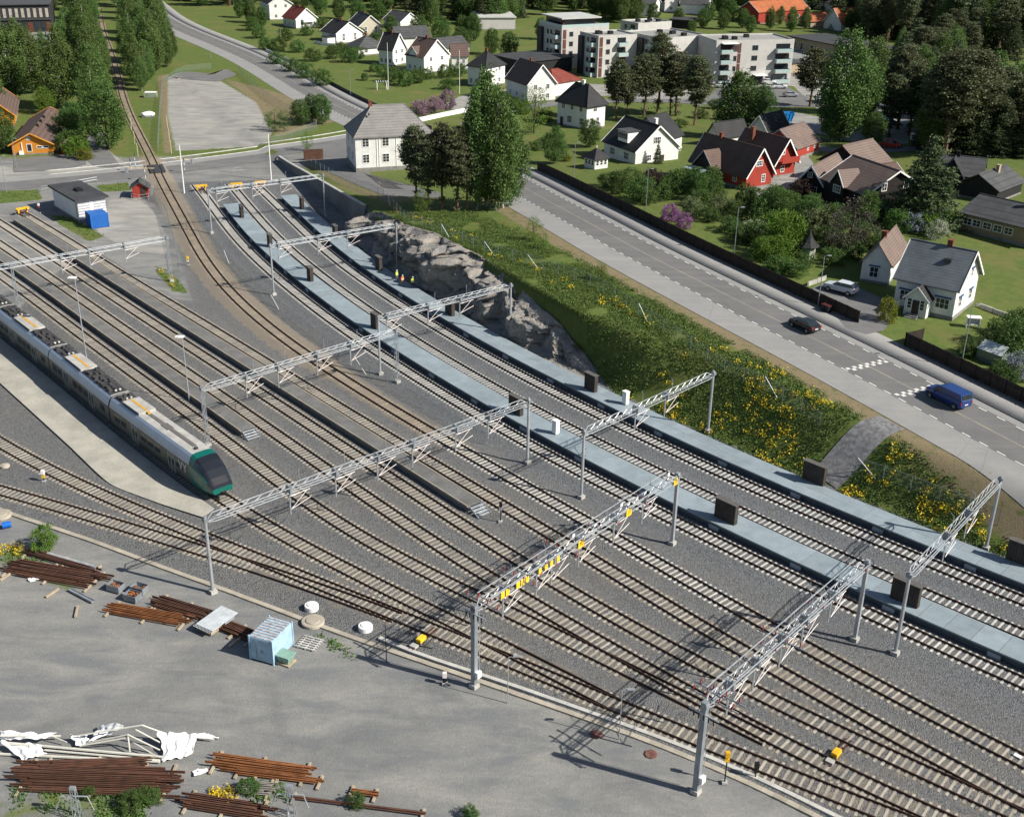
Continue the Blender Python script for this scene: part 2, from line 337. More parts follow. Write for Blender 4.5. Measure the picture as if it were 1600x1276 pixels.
def ground_material():
    m, t, b = nodes('land'); P = pos(t)
    def attr(nm):
        a = N(t, 'ShaderNodeAttribute'); a.attribute_name = nm; s = N(t, 'ShaderNodeSeparateColor'); t.links.new(a.outputs['Color'], s.inputs[0]); return s.outputs[0], s.outputs[1], s.outputs[2]
    b_, g_, s_ = attr('zone_a'); l_, t_, k_ = attr('zone_b')
    big = noi(t, P, 0.09, 5, 0.6, 0.8); mid = noi(t, P, 0.8, 5, 0.65); fin = noi(t, P, 7.0, 3, 0.7); grit = noi(t, P, 22.0, 2, 0.7)
    st = N(t, 'ShaderNodeMapping'); st.inputs['Rotation'].default_value = (0, 0, R(14)); st.inputs['Scale'].default_value = (0.15, 0.42, 1); t.links.new(P, st.inputs[0])
    streak = noi(t, st.outputs[0], 1.0, 7, 0.64, 0.5)
    yard = mixc(t, ramp(t, streak, 0.38, 0.66), (0.172, 0.180, 0.186, 1), (0.285, 0.280, 0.258, 1))
    yard = mixc(t, math_(t, 'MULTIPLY', ramp(t, big, 0.5, 0.68), 0.55), yard, (0.125, 0.130, 0.135, 1))
    yard = mixc(t, math_(t, 'MULTIPLY', ramp(t, mid, 0.55, 0.8), 0.35), yard, (0.34, 0.325, 0.285, 1))
    m2 = noi(t, P, 2.6, 5, 0.7); yard = mixc(t, math_(t, 'MULTIPLY', ramp(t, m2, 0.42, 0.7), 0.25), yard, (0.115, 0.115, 0.113, 1))
    yard = mixc(t, math_(t, 'MULTIPLY', ramp(t, grit, 0.38, 0.66), 0.42), yard, (0.085, 0.085, 0.082, 1))
    v2 = N(t, 'ShaderNodeTexVoronoi'); v2.inputs['Scale'].default_value = 3.0; t.links.new(P, v2.inputs['Vector']); yard = mixc(t, math_(t, 'MULTIPLY', math_(t, 'LESS_THAN', v2.outputs['Distance'], 0.075), ramp(t, v2.outputs['Color'], .55, .7)), yard, (0.42, 0.41, 0.38, 1))
    vor = N(t, 'ShaderNodeTexVoronoi'); vor.inputs['Scale'].default_value = 12.0; t.links.new(P, vor.inputs['Vector'])
    stone = mixc(t, ramp(t, vor.outputs['Color'], 0.1, 0.95), (0.055, 0.058, 0.062, 1), (0.245, 0.25, 0.252, 1))
    ball = mixc(t, ramp(t, mid, 0.35, 0.7), stone, mixc(t, 0.45, stone, (0.135, 0.130, 0.120, 1)))
    ball = mixc(t, math_(t, 'MULTIPLY', ramp(t, big, 0.48, 0.7), 0.35), ball, (0.185, 0.17, 0.145, 1))
    tanc = mixc(t, ramp(t, fin, 0.3, 0.7), (0.275, 0.240, 0.19, 1), (0.19, 0.168, 0.138, 1))
    gr1 = mixc(t, ramp(t, mid, 0.3, 0.7), (0.072, 0.112, 0.026, 1), (0.125, 0.150, 0.040, 1))
    gr1 = mixc(t, math_(t, 'MULTIPLY', ramp(t, big, 0.5, 0.7), 0.8), gr1, (0.155, 0.140, 0.050, 1))
    gr1 = mixc(t, math_(t, 'MULTIPLY', ramp(t, fin, 0.45, 0.75), 0.5), gr1, (0.03, 0.055, 0.012, 1))
    so = mixc(t, ramp(t, fin, 0.3, 0.7), (0.235, 0.185, 0.115, 1), (0.135, 0.115, 0.065, 1))
    so = mixc(t, ramp(t, mid, 0.52, 0.66), so, (0.10, 0.115, 0.04, 1))
    li = mixc(t, ramp(t, streak, 0.36, 0.66), (0.215, 0.215, 0.205, 1), (0.345, 0.335, 0.305, 1))
    li = mixc(t, math_(t, 'MULTIPLY', ramp(t, grit, 0.4, 0.7), 0.2), li, (0.12, 0.12, 0.118, 1))
    def w(a, amt=0.55): return ramp(t, math_(t, 'ADD', a, math_(t, 'MULTIPLY', math_(t, 'SUBTRACT', mid, 0.5), amt)), 0.38, 0.62)
    c = mixc(t, w(b_), yard, ball); c = mixc(t, w(t_, .9), c, tanc); c = mixc(t, w(g_, .8), c, gr1); c = mixc(t, w(s_, 0.9), c, so); c = mixc(t, w(l_), c, li)
    c = mixc(t, math_(t, 'MULTIPLY', math_(t, 'MULTIPLY', k_, b_), 0.45), c, mixc(t, ramp(t, vor.outputs['Color'], .1, .95), (0.055, 0.062, 0.072, 1), (0.21, 0.225, 0.245, 1)))
    t.links.new(c, b.inputs['Base Color']); b.inputs['Roughness'].default_value = 0.95; b.inputs['Specular IOR Level'].default_value = 0.15
    hgt = math_(t, 'ADD', math_(t, 'MULTIPLY', fin, 0.5), math_(t, 'MULTIPLY', math_(t, 'MULTIPLY', vor.outputs['Distance'], b_), -1.3))
    bump(t, b, hgt, 0.09, 0.8); MATS['land'] = m; return m
me = npmesh('ground', np.column_stack([TPT, TZ]), TF, ground_material(), True)
for nm, cols in (('zone_a', (bal, grass, soil)), ('zone_b', (light, tan, dark))):
    a = me.attributes.new(nm, 'FLOAT_COLOR', 'POINT'); a.data.foreach_set('color', np.column_stack([*cols, np.ones(len(TPT))]).astype(np.float32).ravel())
kind(obj('ground', me), 'structure')

# ---------------------------------------------------------------- strips that follow a line on the land
def strip(path, o0, o1, dz, cross=2, z=None, thick=0.0):
    os_ = np.linspace(0, 1, cross); V = []
    A = offs(path, o0); B = offs(path, o1)
    rows = [A + (B - A) * f for f in os_]
    V = np.concatenate([np.column_stack([r, (H(r) if z is None else np.full(len(r), z)) + dz]) for r in rows]); n = len(path)
    F = [(j * n + i, j * n + i + 1, (j + 1) * n + i + 1, (j + 1) * n + i) for j in range(cross - 1) for i in range(n - 1)]
    if thick:
        o = len(V); V = np.concatenate([V, V - np.array((0, 0, thick))])
        F += [tuple(i + o for i in f[::-1]) for f in F]
        e = (cross - 1) * n
        F += [(i, i + 1, o + i + 1, o + i) for i in range(n - 1)] + [(e + i + 1, e + i, o + e + i, o + e + i + 1) for i in range(n - 1)]
        F += [(j * n, (j + 1) * n, o + (j + 1) * n, o + j * n) for j in range(cross - 1)] + [(j * n + n - 1, (j + 1) * n + n - 1, o + (j + 1) * n + n - 1, o + j * n + n - 1) for j in range(cross - 1)]
    return V, np.array(F)
def strip_obj(name, mat, path, o0, o1, dz, cross=2, z=None, thick=0.0, parent=None, smooth=True):
    V, F = strip(path, o0, o1, dz, cross, z, thick); m_ = npmesh(name, V, F, mat, False)
    bm = bmesh.new(); bm.from_mesh(m_); bmesh.ops.recalc_face_normals(bm, faces=bm.faces); bm.to_mesh(m_); bm.free()
    return obj(name, m_, parent)
def asphalt(name, a, b_, wear=(0.16, 0.155, 0.145), ws=0.0):
    m, t, b = nodes(name); P = pos(t)
    mp = N(t, 'ShaderNodeMapping'); mp.inputs['Rotation'].default_value = (0, 0, R(63.5)); mp.inputs['Scale'].default_value = (0.03, 0.9, 1); t.links.new(P, mp.inputs[0])
    lon = noi(t, mp.outputs[0], 1.0, 5, 0.6); big = noi(t, P, 0.25, 5); fin = noi(t, P, 16, 3)
    c = mixc(t, ramp(t, big, 0.35, 0.7), (*a, 1), (*b_, 1)); c = mixc(t, math_(t, 'MULTIPLY', ramp(t, lon, 0.5, 0.72), 0.75), c, (*wear, 1))
    c = mixc(t, math_(t, 'MULTIPLY', ramp(t, fin, 0.4, 0.7), 0.25), c, (0.05, 0.05, 0.05, 1))
    vo = N(t, 'ShaderNodeTexVoronoi', feature='DISTANCE_TO_EDGE'); vo.inputs['Scale'].default_value = 0.11; t.links.new(P, vo.inputs['Vector'])
    c = mixc(t, math_(t, 'MULTIPLY', math_(t, 'LESS_THAN', vo.outputs[0], 0.004), 0.16), c, (0.03, 0.03, 0.03, 1))
    t.links.new(c, b.inputs['Base Color']); b.inputs['Roughness'].default_value = 0.85; b.inputs['Specular IOR Level'].default_value = 0.25; bump(t, b, fin, 0.01)
    MATS[name] = m; return m
M_ROAD = asphalt('road asphalt', (0.155, 0.155, 0.154), (0.125, 0.126, 0.128), (0.19, 0.182, 0.168))
M_PATH = asphalt('path asphalt', (0.275, 0.272, 0.262), (0.235, 0.235, 0.232), (0.30, 0.295, 0.28))
M_SIDE = asphalt('side asphalt', (0.165, 0.165, 0.163), (0.125, 0.126, 0.128), (0.20, 0.195, 0.185))
M_KERB = pm('kerb granite', (0.07, 0.07, 0.072), 0.8, 0.2, 2.0)
M_PAINT = pm('road paint', (0.66, 0.66, 0.63), 0.7, 0.16, 2.5)
M_PAINTY = pm('worn yellow paint', (0.235, 0.21, 0.165), 0.8, 0.2, 0.6, col2=(0.165, 0.16, 0.15))
road = kind(strip_obj('road', M_ROAD, KERB, -8.35, -1.35, 0.05, 6), 'structure')
kind(strip_obj('cycle_path', M_PATH, KERB, -13.0, -8.36, 0.05, 5), 'structure')
pav = kind(strip_obj('pavement', M_PATH, KERB, 0.08, 3.9, 0.11, 3, thick=0.25), 'structure')
kind(strip_obj('road_edge', M_PATH, KERB, -1.34, -0.16, 0.05, 2), 'structure')
kind(strip_obj('kerb', M_KERB, KERB, -0.15, 0.07, 0.13, 2, thick=0.3), 'structure')
strip_obj('yellow_centre_line', M_PAINTY, KERB, -5.0, -4.72, 0.058, 2, parent=road)
# painted edge dashes and the chequered speed-hump markings
kl = np.concatenate([[0], np.cumsum(np.linalg.norm(np.diff(KERB, axis=0), axis=1))])
def along(path, cum, s): return np.array([np.interp(s, cum, path[:, k]) for k in (0, 1)])
dash = MB()
for off in (-8.2, -1.6):
    s = 150.0
    while s < kl[-1] - 2:
        a, b = along(KERB, kl, s), along(KERB, kl, s + 1.15); d = (b - a) / np.linalg.norm(b - a); n = np.array((-d[1], d[0])); q = []
        for P_, o in ((a, off - 0.08), (b, off - 0.08), (b, off + 0.08), (a, off + 0.08)):
            w_ = P_ + n * o; q.append((w_[0], w_[1], float(H(w_)[0]) + 0.066))
        dash.quad(*q); s += 2.35 if off < -5 else 2.6
dash.build('edge_line_dash', M_PAINT, road)
def knear(px):
    g = GP([px])[0]; i = np.linalg.norm(KERB - g, axis=1).argmin(); return kl[i]
chk = MB()
for px in ((1352, 575), (1421, 607)):
    s0 = knear(px)
    for r_ in range(2):
        for c_ in range(12):
            if (r_ + c_) % 2: continue
            o0 = -7.9 + c_ * 0.52; s_ = s0 + r_ * 0.52; q = []
            a, b = along(KERB, kl, s_), along(KERB, kl, s_ + 0.5); d = (b - a) / np.linalg.norm(b - a); n = np.array((-d[1], d[0]))
            for P_, o in ((a, o0), (b, o0), (b, o0 + 0.5), (a, o0 + 0.5)): w_ = P_ + n * o; q.append((w_[0], w_[1], float(H(w_)[0]) + 0.067))
            chk.quad(*q)
chk.build('hump_marking', M_PAINT, road)
sideroad = kind(strip_obj('side_road', M_SIDE, SIDE, -3.4, 3.2, 0.05, 5), 'structure')
kind(strip_obj('side_path', M_PATH, SIDE, 3.25, 6.6, 0.06, 3), 'structure')
M_KERBL = pm('kerb concrete', (0.42, 0.42, 0.40), 0.8, 0.15, 1.0)
kind(strip_obj('side_kerb', M_KERBL, SIDE[28:], 6.62, 6.85, 0.16, 2, thick=0.3), 'structure')
kind(strip_obj('lot_kerb', M_KERBL, SIDE[28:75], 10.2, 10.45, 0.16, 2, thick=0.3), 'structure')
# other streets and yards behind the houses
def flat_poly(name, px, mat, dz=0.05, kd_='structure'):
    P = GP(px); mb = MB(); c = P.mean(0); ring = resample(np.vstack([P, P[:1]]), 3.0)[:-1]
    rows = [c + (ring - c) * f for f in (0.0001, 0.35, 0.7, 1.0)]; n = len(ring)
    V = np.vstack([onland(r, dz) for r in rows]); F = [(j * n + i, j * n + (i + 1) % n, (j + 1) * n + (i + 1) % n, (j + 1) * n + i) for j in range(3) for i in range(n)]
    me_ = npmesh(name, V, np.array(F), mat); o = obj(name, me_); return kind(o, kd_)
BACK = smooth_path(GP([(735,196),(800,172),(900,160),(1000,158),(1090,160),(1200,182),(1320,236),(1440,232),(1600,225)]), world=True, step=3.0, lam=3)
kind(strip_obj('back_street', M_SIDE, BACK, -3.0, 3.0, 0.07, 3), 'structure')
flat_poly('lot_entrance', [(268,122),(290,112),(335,116),(352,108),(372,117),(340,128),(300,125)], M_SIDE, 0.07)
flat_poly('driveway', [(1322,514),(1300,488),(1275,462),(1268,450),(1292,441),(1345,452),(1392,474),(1396,500),(1378,520),(1352,524)], M_SIDE, 0.12)
flat_poly('apartment_parking', [(1100,160),(1120,138),(1230,136),(1290,168),(1200,168)], M_SIDE, 0.1)
flat_poly('warehouse_yard', [(1235,80),(1290,70),(1350,105),(1320,130),(1240,105)], M_PATH, 0.08)
flat_poly('orange_house_yard', [(22,250),(110,240),(140,256),(100,265),(20,270)], M_SIDE, 0.07)
flat_poly('wood_lane', [(135,250),(140,180),(150,180),(172,238),(190,262),(150,262)], M_SIDE, 0.06)
flat_poly('building_yard', [(20,66),(70,48),(112,58),(110,72),(60,70)], M_PATH, 0.05)
flat_poly('house_drive', [(476,248),(505,230),(550,224),(552,262),(575,268),(600,296),(690,300),(692,310),(600,306),(560,290),(510,268)], M_SIDE, 0.06)
# paved strip beside the train
_pw = np.array(wp([(0,598),(46.4,640),(110,698),(150,737),(169,754),(182,761),(200,768),(255,788),(318,808)], -0.2)); _pw = np.vstack([_pw[0] + (_pw[0] - _pw[1]) * 1.5, _pw]); pv = resample(_pw, 1.0)
tr_ = offs(resample(TP['T3'], 1.5), -1.75); tr_ = tr_[(tr_[:, 1] > 102.0)]
M_PAVE = pm('worn concrete paving', (0.40, 0.385, 0.33), 0.85, 0.16, 0.35, fine=0.25, bmp=0.004, col2=(0.29, 0.285, 0.25))
ps = MB(); a_ = resample(pv, 1.0); b_ = resample(tr_, 1.0); n_ = 60
a_ = resample(pv, np.linalg.norm(np.diff(pv, axis=0), axis=1).sum() / n_)[:n_ + 1]; b_ = resample(tr_, np.linalg.norm(np.diff(tr_, axis=0), axis=1).sum() / n_)[:n_ + 1]
for i in range(min(len(a_), len(b_)) - 1):
    ps.quad((*a_[i], -0.2), (*a_[i + 1], -0.2), (*b_[i + 1], -0.15), (*b_[i], -0.15))
kind(ps.build('paved_strip', M_PAVE), 'structure')
# ---------------------------------------------------------------- railway tracks: rails and sleepers
M_RAIL = pm('rail steel rusty', (0.032, 0.022, 0.017), 0.6, 0.2, 0.12, metal=0.0, col2=(0.075, 0.034, 0.024))
M_RAILR = pm('rail steel red rust', (0.085, 0.038, 0.024), 0.7, 0.3, 2.0)
M_SLP = pm('concrete sleeper', (0.335, 0.305, 0.255), 0.9, 0.14, 0.5, rand=0.2, col2=(0.24, 0.215, 0.18))
M_SLPN = pm('new concrete sleeper', (0.46, 0.45, 0.42), 0.9, 0.1, 0.5, rand=0.12)
M_SLPW = pm('brown sleeper', (0.30, 0.245, 0.185), 0.9, 0.2, 0.5, rand=0.18)
def sleeper_mesh(name, L, mat):
    mb = MB(); w = 0.14; V = []
    for x, tw, zt in ((-L / 2, 0.10, 0.0), (-0.55, 0.105, 0.0), (0, 0.085, -0.02), (0.55, 0.105, 0.0), (L / 2, 0.10, 0.0)):
        V += [(x, -w, -0.16), (x, -tw, zt), (x, tw, zt), (x, w, -0.16)]
    F = []
    for i in range(4):
        o = i * 4
        for k in range(3): F.append((o + k, o + k + 1, o + k + 5, o + k + 4))
    F += [(0, 3, 2, 1), (16, 17, 18, 19)]
    mb.add(V, F)
    for s in (-1, 1):
        for e in (-1, 1): mb.box((s * 0.75 + e * 0.11, 0, 0.02), (0.05, 0.12, 0.04))
    return mb.mesh(name, mat)
SLM = {'a': sleeper_mesh('sleeper', 2.5, M_SLP), 'n': sleeper_mesh('sleeper', 2.5, M_SLPN), 'w': sleeper_mesh('sleeper', 2.5, M_SLPW)}
PROF = [(-0.075, -0.17), (0.075, -0.17), (0.075, -0.155), (0.012, -0.135), (0.012, -0.035), (0.036, -0.03), (0.036, 0.0), (-0.036, 0.0), (-0.036, -0.03), (-0.012, -0.035), (-0.012, -0.135), (-0.075, -0.155)]
def rail_mesh(path, o, dz):
    A = offs(path, o); d = tang(A); n = np.stack([-d[:, 1], d[:, 0]], 1); k = len(PROF); V = []
    for x, z in PROF: V.append(np.column_stack([A + n * x, np.full(len(A), z + dz)]))
    V = np.stack(V, 1).reshape(-1, 3); m_ = len(A)
    F = [(i * k + j, i * k + (j + 1) % k, (i + 1) * k + (j + 1) % k, (i + 1) * k + j) for i in range(m_ - 1) for j in range(k)]
    return V, np.array(F)
TL = {'T1': ('outermost siding track curving in beside the gravel yard', 'a', 1), 'T2': ('siding track running next to the pale cable duct', 'a', 0), 'T3': ('track under the parked train', 'a', 1),
      'T4': ('track beside the parked train, left of the low dark platform with short steps', 'a', 1), 'T5': ('track between the two narrow yard platforms, beside the shorter one', 'a', 0), 'T6': ('track between the two narrow yard platforms, beside the longer one', 'a', 0),
      'T7': ('track on the far side of the longer yard platform, ending at a yellow buffer', 'a', 0), 'T8': ('long through track with brown sleepers crossing the road at the level crossing', 'w', 0),
      'T9': ('platform track on the yard side of the blue-grey island platform', 'n', 0), 'T10': ('platform track on the far side of the blue-grey island platform', 'n', 0), 'T11': ('platform track beside the platform under the rock face', 'n', 0)}
MERGE = {'T1': 'T2', 'T3': 'T2', 'T4': 'T5'}
nsl = 0
for k, (lab, sm, br) in TL.items():
    P = TP[k]; lo = (br * 0.006)
    root = thing('railway_track', lab, 'railway track', (float(P[0, 0]), float(P[0, 1]), 0), group='railway tracks of the yard')
    base = np.array((P[0, 0], P[0, 1], 0.0)); mainp = TP[MERGE[k]] if k in MERGE else None
    end = len(P)
    if mainp is not None:
        dm = np.array([np.linalg.norm(mainp - q, axis=1).min() for q in P]); c = np.nonzero(dm < 0.05)[0]; end = int(c[0]) if len(c) else len(P)
    for o in (-0.7525, 0.7525):
        Q = P[:end]; Q = Q if len(Q) < 4 else Q[::2] if (len(Q) % 2) else np.vstack([Q[::2], Q[-1:]])
        V, F = rail_mesh(Q, o, -lo)
        obj('rail', npmesh('rail', V - base, F, M_RAIL), root)
    d = tang(P); extra = MB(); cand = [i for i in range(end) if mainp is None or dm[i] >= 1.25]
    ok = sorted([i for i in cand if 50 < P[i, 1] < 262 and P[i, 0] > -95], key=lambda i: P[i, 1])[:298]; oks = set(ok)
    for i in cand:
        rz = math.atan2(d[i, 1], d[i, 0])
        if i not in oks:
            extra.box((P[i, 0] - base[0], P[i, 1] - base[1], -0.24), (0.22, 2.5, 0.14), rz); continue
        mesh = SLM[sm]
        if k == 'T8' and P[i, 1] < 119: mesh = SLM['n']
        if k == 'T8' and P[i, 1] < 86: mesh = SLM['a']
        obj('sleeper', mesh, root, (P[i, 0] - base[0], P[i, 1] - base[1], -0.17 - lo), rz + math.pi / 2 + random.uniform(-.008, .008))
    if extra.v: kind(extra.build('sleeper_row', {'a': M_SLP, 'n': M_SLPN, 'w': M_SLPW}[sm], root), 'stuff')
# turnout blades: red-brown closure rails in the throat
# ---------------------------------------------------------------- platforms
M_SLAB = pm('platform concrete', (0.235, 0.285, 0.315), 0.8, 0.10, 0.7, fine=0.12, bmp=0.003, rand=0.09, col2=(0.19, 0.235, 0.262))
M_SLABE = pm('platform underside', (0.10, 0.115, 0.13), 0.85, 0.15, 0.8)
M_SUPP = pm('platform support', (0.33, 0.37, 0.40), 0.85, 0.1, 0.8)
M_ASPH = pm('platform asphalt', (0.165, 0.165, 0.16), 0.9, 0.14, 0.5, fine=0.3, rand=0.04)
M_PWALL = pm('old platform wall', (0.19, 0.185, 0.17), 0.9, 0.2, 0.6)
M_EDGE = pm('platform edging', (0.36, 0.32, 0.25), 0.9, 0.15, 0.8)
M_GALV = pm('galvanised steel', (0.47, 0.50, 0.53), 0.45, 0.10, 0.9, metal=0.55, spec=0.5)
M_GALVD = pm('weathered steel', (0.30, 0.33, 0.36), 0.5, 0.14, 0.9, metal=0.5)
M_WHITE = pm('white paint', (0.74, 0.74, 0.72), 0.55, 0.06, 1.0)
M_PINK = pm('insulated arm', (0.74, 0.68, 0.66), 0.5, 0.06, 1.0)
M_YEL = pm('yellow plate', (0.78, 0.50, 0.03), 0.5, 0.06, 2.0)
M_YELB = pm('buffer yellow', (0.72, 0.40, 0.02), 0.55, 0.12, 2.0)
M_BLACK = pm('black', (0.012, 0.012, 0.014), 0.5, 0.2, 2.0)
M_RED = pm('red insulator', (0.30, 0.04, 0.03), 0.45, 0.15, 2.0)
M_CONC = pm('cast concrete', (0.43, 0.42, 0.39), 0.9, 0.14, 0.8, fine=0.2)
M_DWOOD = pm('dark timber cladding', (0.055, 0.046, 0.04), 0.8, 0.2, 1.4, rand=0.1)
M_GLASS = pm('dark glass', (0.02, 0.025, 0.03), 0.08, 0.1, 1.0, spec=0.6)
def cum(P): return np.concatenate([[0], np.cumsum(np.linalg.norm(np.diff(P, axis=0), axis=1))])
def near_s(P, q): return cum(P)[np.linalg.norm(P - np.asarray(q)[:2], axis=1).argmin()]
def platform(lab, tk, o0, o1, s0, s1, hgt, step, across, slabm, facem, supp, edge=None):
    P = TP[tk]; C = cum(P); a0 = along(P, C, s0)
    root = thing('platform', lab, 'platform', (float(a0[0]), float(a0[1]), -0.2)); b0 = np.array((a0[0], a0[1], -0.2))
    ss = np.linspace(s0, s1, int(round((s1 - s0) / step)) + 1)
    Q = np.array([along(P, C, s) for s in ss]); T = np.array([along(P, C, s + .3) - along(P, C, s - .3) for s in ss]); T /= np.linalg.norm(T, axis=1)[:, None]; Nn = np.stack([-T[:, 1], T[:, 0]], 1)
    for i in range(len(ss) - 1):
        for j in range(across):
            u0 = o0 + (o1 - o0) * j / across + 0.008; u1 = o0 + (o1 - o0) * (j + 1) / across - 0.008; g = 0.02; dz = random.uniform(-.004, .004)
            A = Q[i] + T[i] * g; B = Q[i + 1] - T[i + 1] * g; mb = MB()
            poly = [A + Nn[i] * u0, B + Nn[i + 1] * u0, B + Nn[i + 1] * u1, A + Nn[i] * u1]
            c = sum(poly) / 4
            mb.prism([tuple(q - c) for q in poly], -0.16, 0.0)
            mb.build('slab', slabm, root, (c[0] - b0[0], c[1] - b0[1], hgt + 0.2 + dz))
    mb = MB()
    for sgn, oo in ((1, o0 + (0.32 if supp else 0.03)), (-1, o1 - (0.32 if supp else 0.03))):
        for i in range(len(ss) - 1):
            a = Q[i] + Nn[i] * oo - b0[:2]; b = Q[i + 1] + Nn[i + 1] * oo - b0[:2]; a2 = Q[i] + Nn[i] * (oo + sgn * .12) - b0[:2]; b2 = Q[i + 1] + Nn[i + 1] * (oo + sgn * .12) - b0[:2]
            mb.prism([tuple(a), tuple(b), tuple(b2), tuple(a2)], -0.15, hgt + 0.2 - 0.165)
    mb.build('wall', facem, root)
    if edge:
        mb = MB()
        for oo in (o0 - 0.10, o1):
            for i in range(len(ss) - 1):
                a = [Q[i] + Nn[i] * oo - b0[:2], Q[i + 1] + Nn[i + 1] * oo - b0[:2], Q[i + 1] + Nn[i + 1] * (oo + .1) - b0[:2], Q[i] + Nn[i] * (oo + .1) - b0[:2]]
                mb.prism([tuple(q) for q in a], hgt + 0.02, hgt + 0.212)
        mb.build('edging', edge, root)
    if supp:
        s = s0 + 4
        while s < s1:
            q = along(P, C, s); t_ = along(P, C, s + .3) - along(P, C, s - .3); rz = math.atan2(t_[1], t_[0]); n = np.array((-math.sin(rz), math.cos(rz))); c = q + n * (o0 + 0.16)
            mb = MB(); mb.box((0, 0, 0), (1.1, 0.28, 0.45)); o = mb.build('support_block', M_SUPP, root, (c[0] - b0[0], c[1] - b0[1], 0.2)); o.rotation_euler.z = rz; s += 9.6
    return root, Q, T, Nn
e9 = cum(TP['T9'])[-1]; e11 = cum(TP['T11'])[-1]
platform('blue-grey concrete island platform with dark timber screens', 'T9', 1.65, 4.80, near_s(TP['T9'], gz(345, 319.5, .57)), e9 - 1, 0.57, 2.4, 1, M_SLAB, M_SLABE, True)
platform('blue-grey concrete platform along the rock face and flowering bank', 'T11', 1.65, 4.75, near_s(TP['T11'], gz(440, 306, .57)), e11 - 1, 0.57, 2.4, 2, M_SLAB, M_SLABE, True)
_, Q1, T1_, N1 = platform('shorter narrow asphalt platform with steel steps beside the parked train', 'T4', 2.05, 3.75, near_s(TP['T4'], (-100, 200)), near_s(TP['T4'], gz(384, 671, .4)), 0.5, 4.8, 1, M_ASPH, M_PWALL, False, M_EDGE)
_, Q2, T2_, N2 = platform('longer narrow asphalt platform with steel steps at its end, in mid yard', 'T6', 2.05, 3.80, near_s(TP['T6'], gz(20, 342, .5)), near_s(TP['T6'], gz(742, 787, .4)), 0.5, 4.8, 1, M_ASPH, M_PWALL, False, M_EDGE)
def steps(Q, T, n, o0, o1, lab):
    rz = math.atan2(T[-1][1], T[-1][0]); c = Q[-1] + n[-1] * (o0 + o1) / 2; w = o1 - o0
    r = thing('platform_steps', lab, 'steps', (c[0] + T[-1][0] * .15, c[1] + T[-1][1] * .15, -0.3), rz)
    for k in range(4):
        mb = MB(); mb.box((0, 0, 0), (0.30, w - 0.1, 0.05)); mb.build('tread', M_GALV, r, (0.2 + k * 0.36, 0, 0.66 - k * 0.17))
    for s_ in (-1, 1):
        mb = MB(); mb.beam((0.0, 0, 0.74), (1.55, 0, 0.0), 0.04, 0.18); mb.build('stringer', M_GALV, r, (0, s_ * (w / 2 - 0.03), 0.03))
steps(Q1, T1_, N1, 2.05, 3.75, 'galvanised steps at the end of the shorter yard platform')
steps(Q2, T2_, N2, 2.05, 3.80, 'galvanised steps at the end of the longer yard platform')

# timber screens and cabinets standing on the platforms
def tdir(tk, q):
    P = TP[tk]; i = int(np.clip(np.linalg.norm(P - np.asarray(q)[:2], axis=1).argmin(), 1, len(P) - 2)); d = P[i + 1] - P[i - 1]; return math.atan2(d[1], d[0])
def screen(px, tk, L, lab, grp):
    q = gz(px[0], px[1], .57); rz = tdir(tk, q); r = thing('timber_screen', lab, 'screen', (q[0], q[1], 0.57), rz, grp)
    h = 2.15
    for s_ in (-1, 1):
        n = max(3, int(L / 0.28))
        for k in range(n):
            mb = MB(); mb.box((0, 0, h / 2), (L / n - 0.02, 0.05, h)); mb.build('board', M_DWOOD, r, (-L / 2 + L / n * (k + .5), s_ * 0.24, 0))
        mb = MB(); mb.box((0, 0, h / 2), (0.06, 0.43, h)); mb.build('end_panel', M_DWOOD, r, (s_ * (L / 2 - 0.035), 0, 0.0))
    MB().box((0, 0, h / 2 - .05), (L - 0.14, 0.36, h - .1)).build('core', M_DWOOD, r)
    MB().box((0, 0, h + 0.03), (L + 0.16, 0.72, 0.06)).build('lid', pm('screen lid', (0.10, 0.095, 0.09), 0.8, 0.1), r)
    return r
for px, L in (((378, 339), 1.5), ((422, 385), 1.5), ((485, 438), 1.5), ((586, 512), 1.6), ((806, 645), 2.2), ((1133.5, 812), 2.5), ((1413, 940), 2.6)):
    screen(px, 'T9', L, 'dark timber screen standing on the island platform', 'timber screens on the island platform')
for px, L in (((472, 326), 1.5), ((524, 371), 1.5), ((592, 421), 1.6), ((703, 491), 1.9), ((923, 609), 1.9), ((1271, 752), 2.6), ((1594, 879), 2.7)):
    screen(px, 'T11', L, 'dark timber screen on the platform below the rock and bank', 'timber screens on the rock-side platform')
for px, tk, lab in (((868, 677), 'T9', 'pale grey equipment cabinet on the island platform'), ((977, 631), 'T11', 'pale grey equipment cabinet on the rock-side platform beside the bank')):
    q = gz(*px, .57); r = thing('equipment_cabinet', lab, 'cabinet', (q[0], q[1], .575), tdir(tk, q))
    MB().box((0, 0, 0.85), (0.7, 0.55, 1.5)).build('body', M_WHITE, r); MB().box((0, 0, 1.65), (0.8, 0.65, 0.1)).build('lid', M_WHITE, r); MB().box((0, 0, 0.05), (0.66, 0.5, 0.1)).build('plinth', M_CONC, r)
    MB().box((0.0, -0.28, 0.85), (0.6, 0.02, 1.35)).build('door', M_WHITE, r)

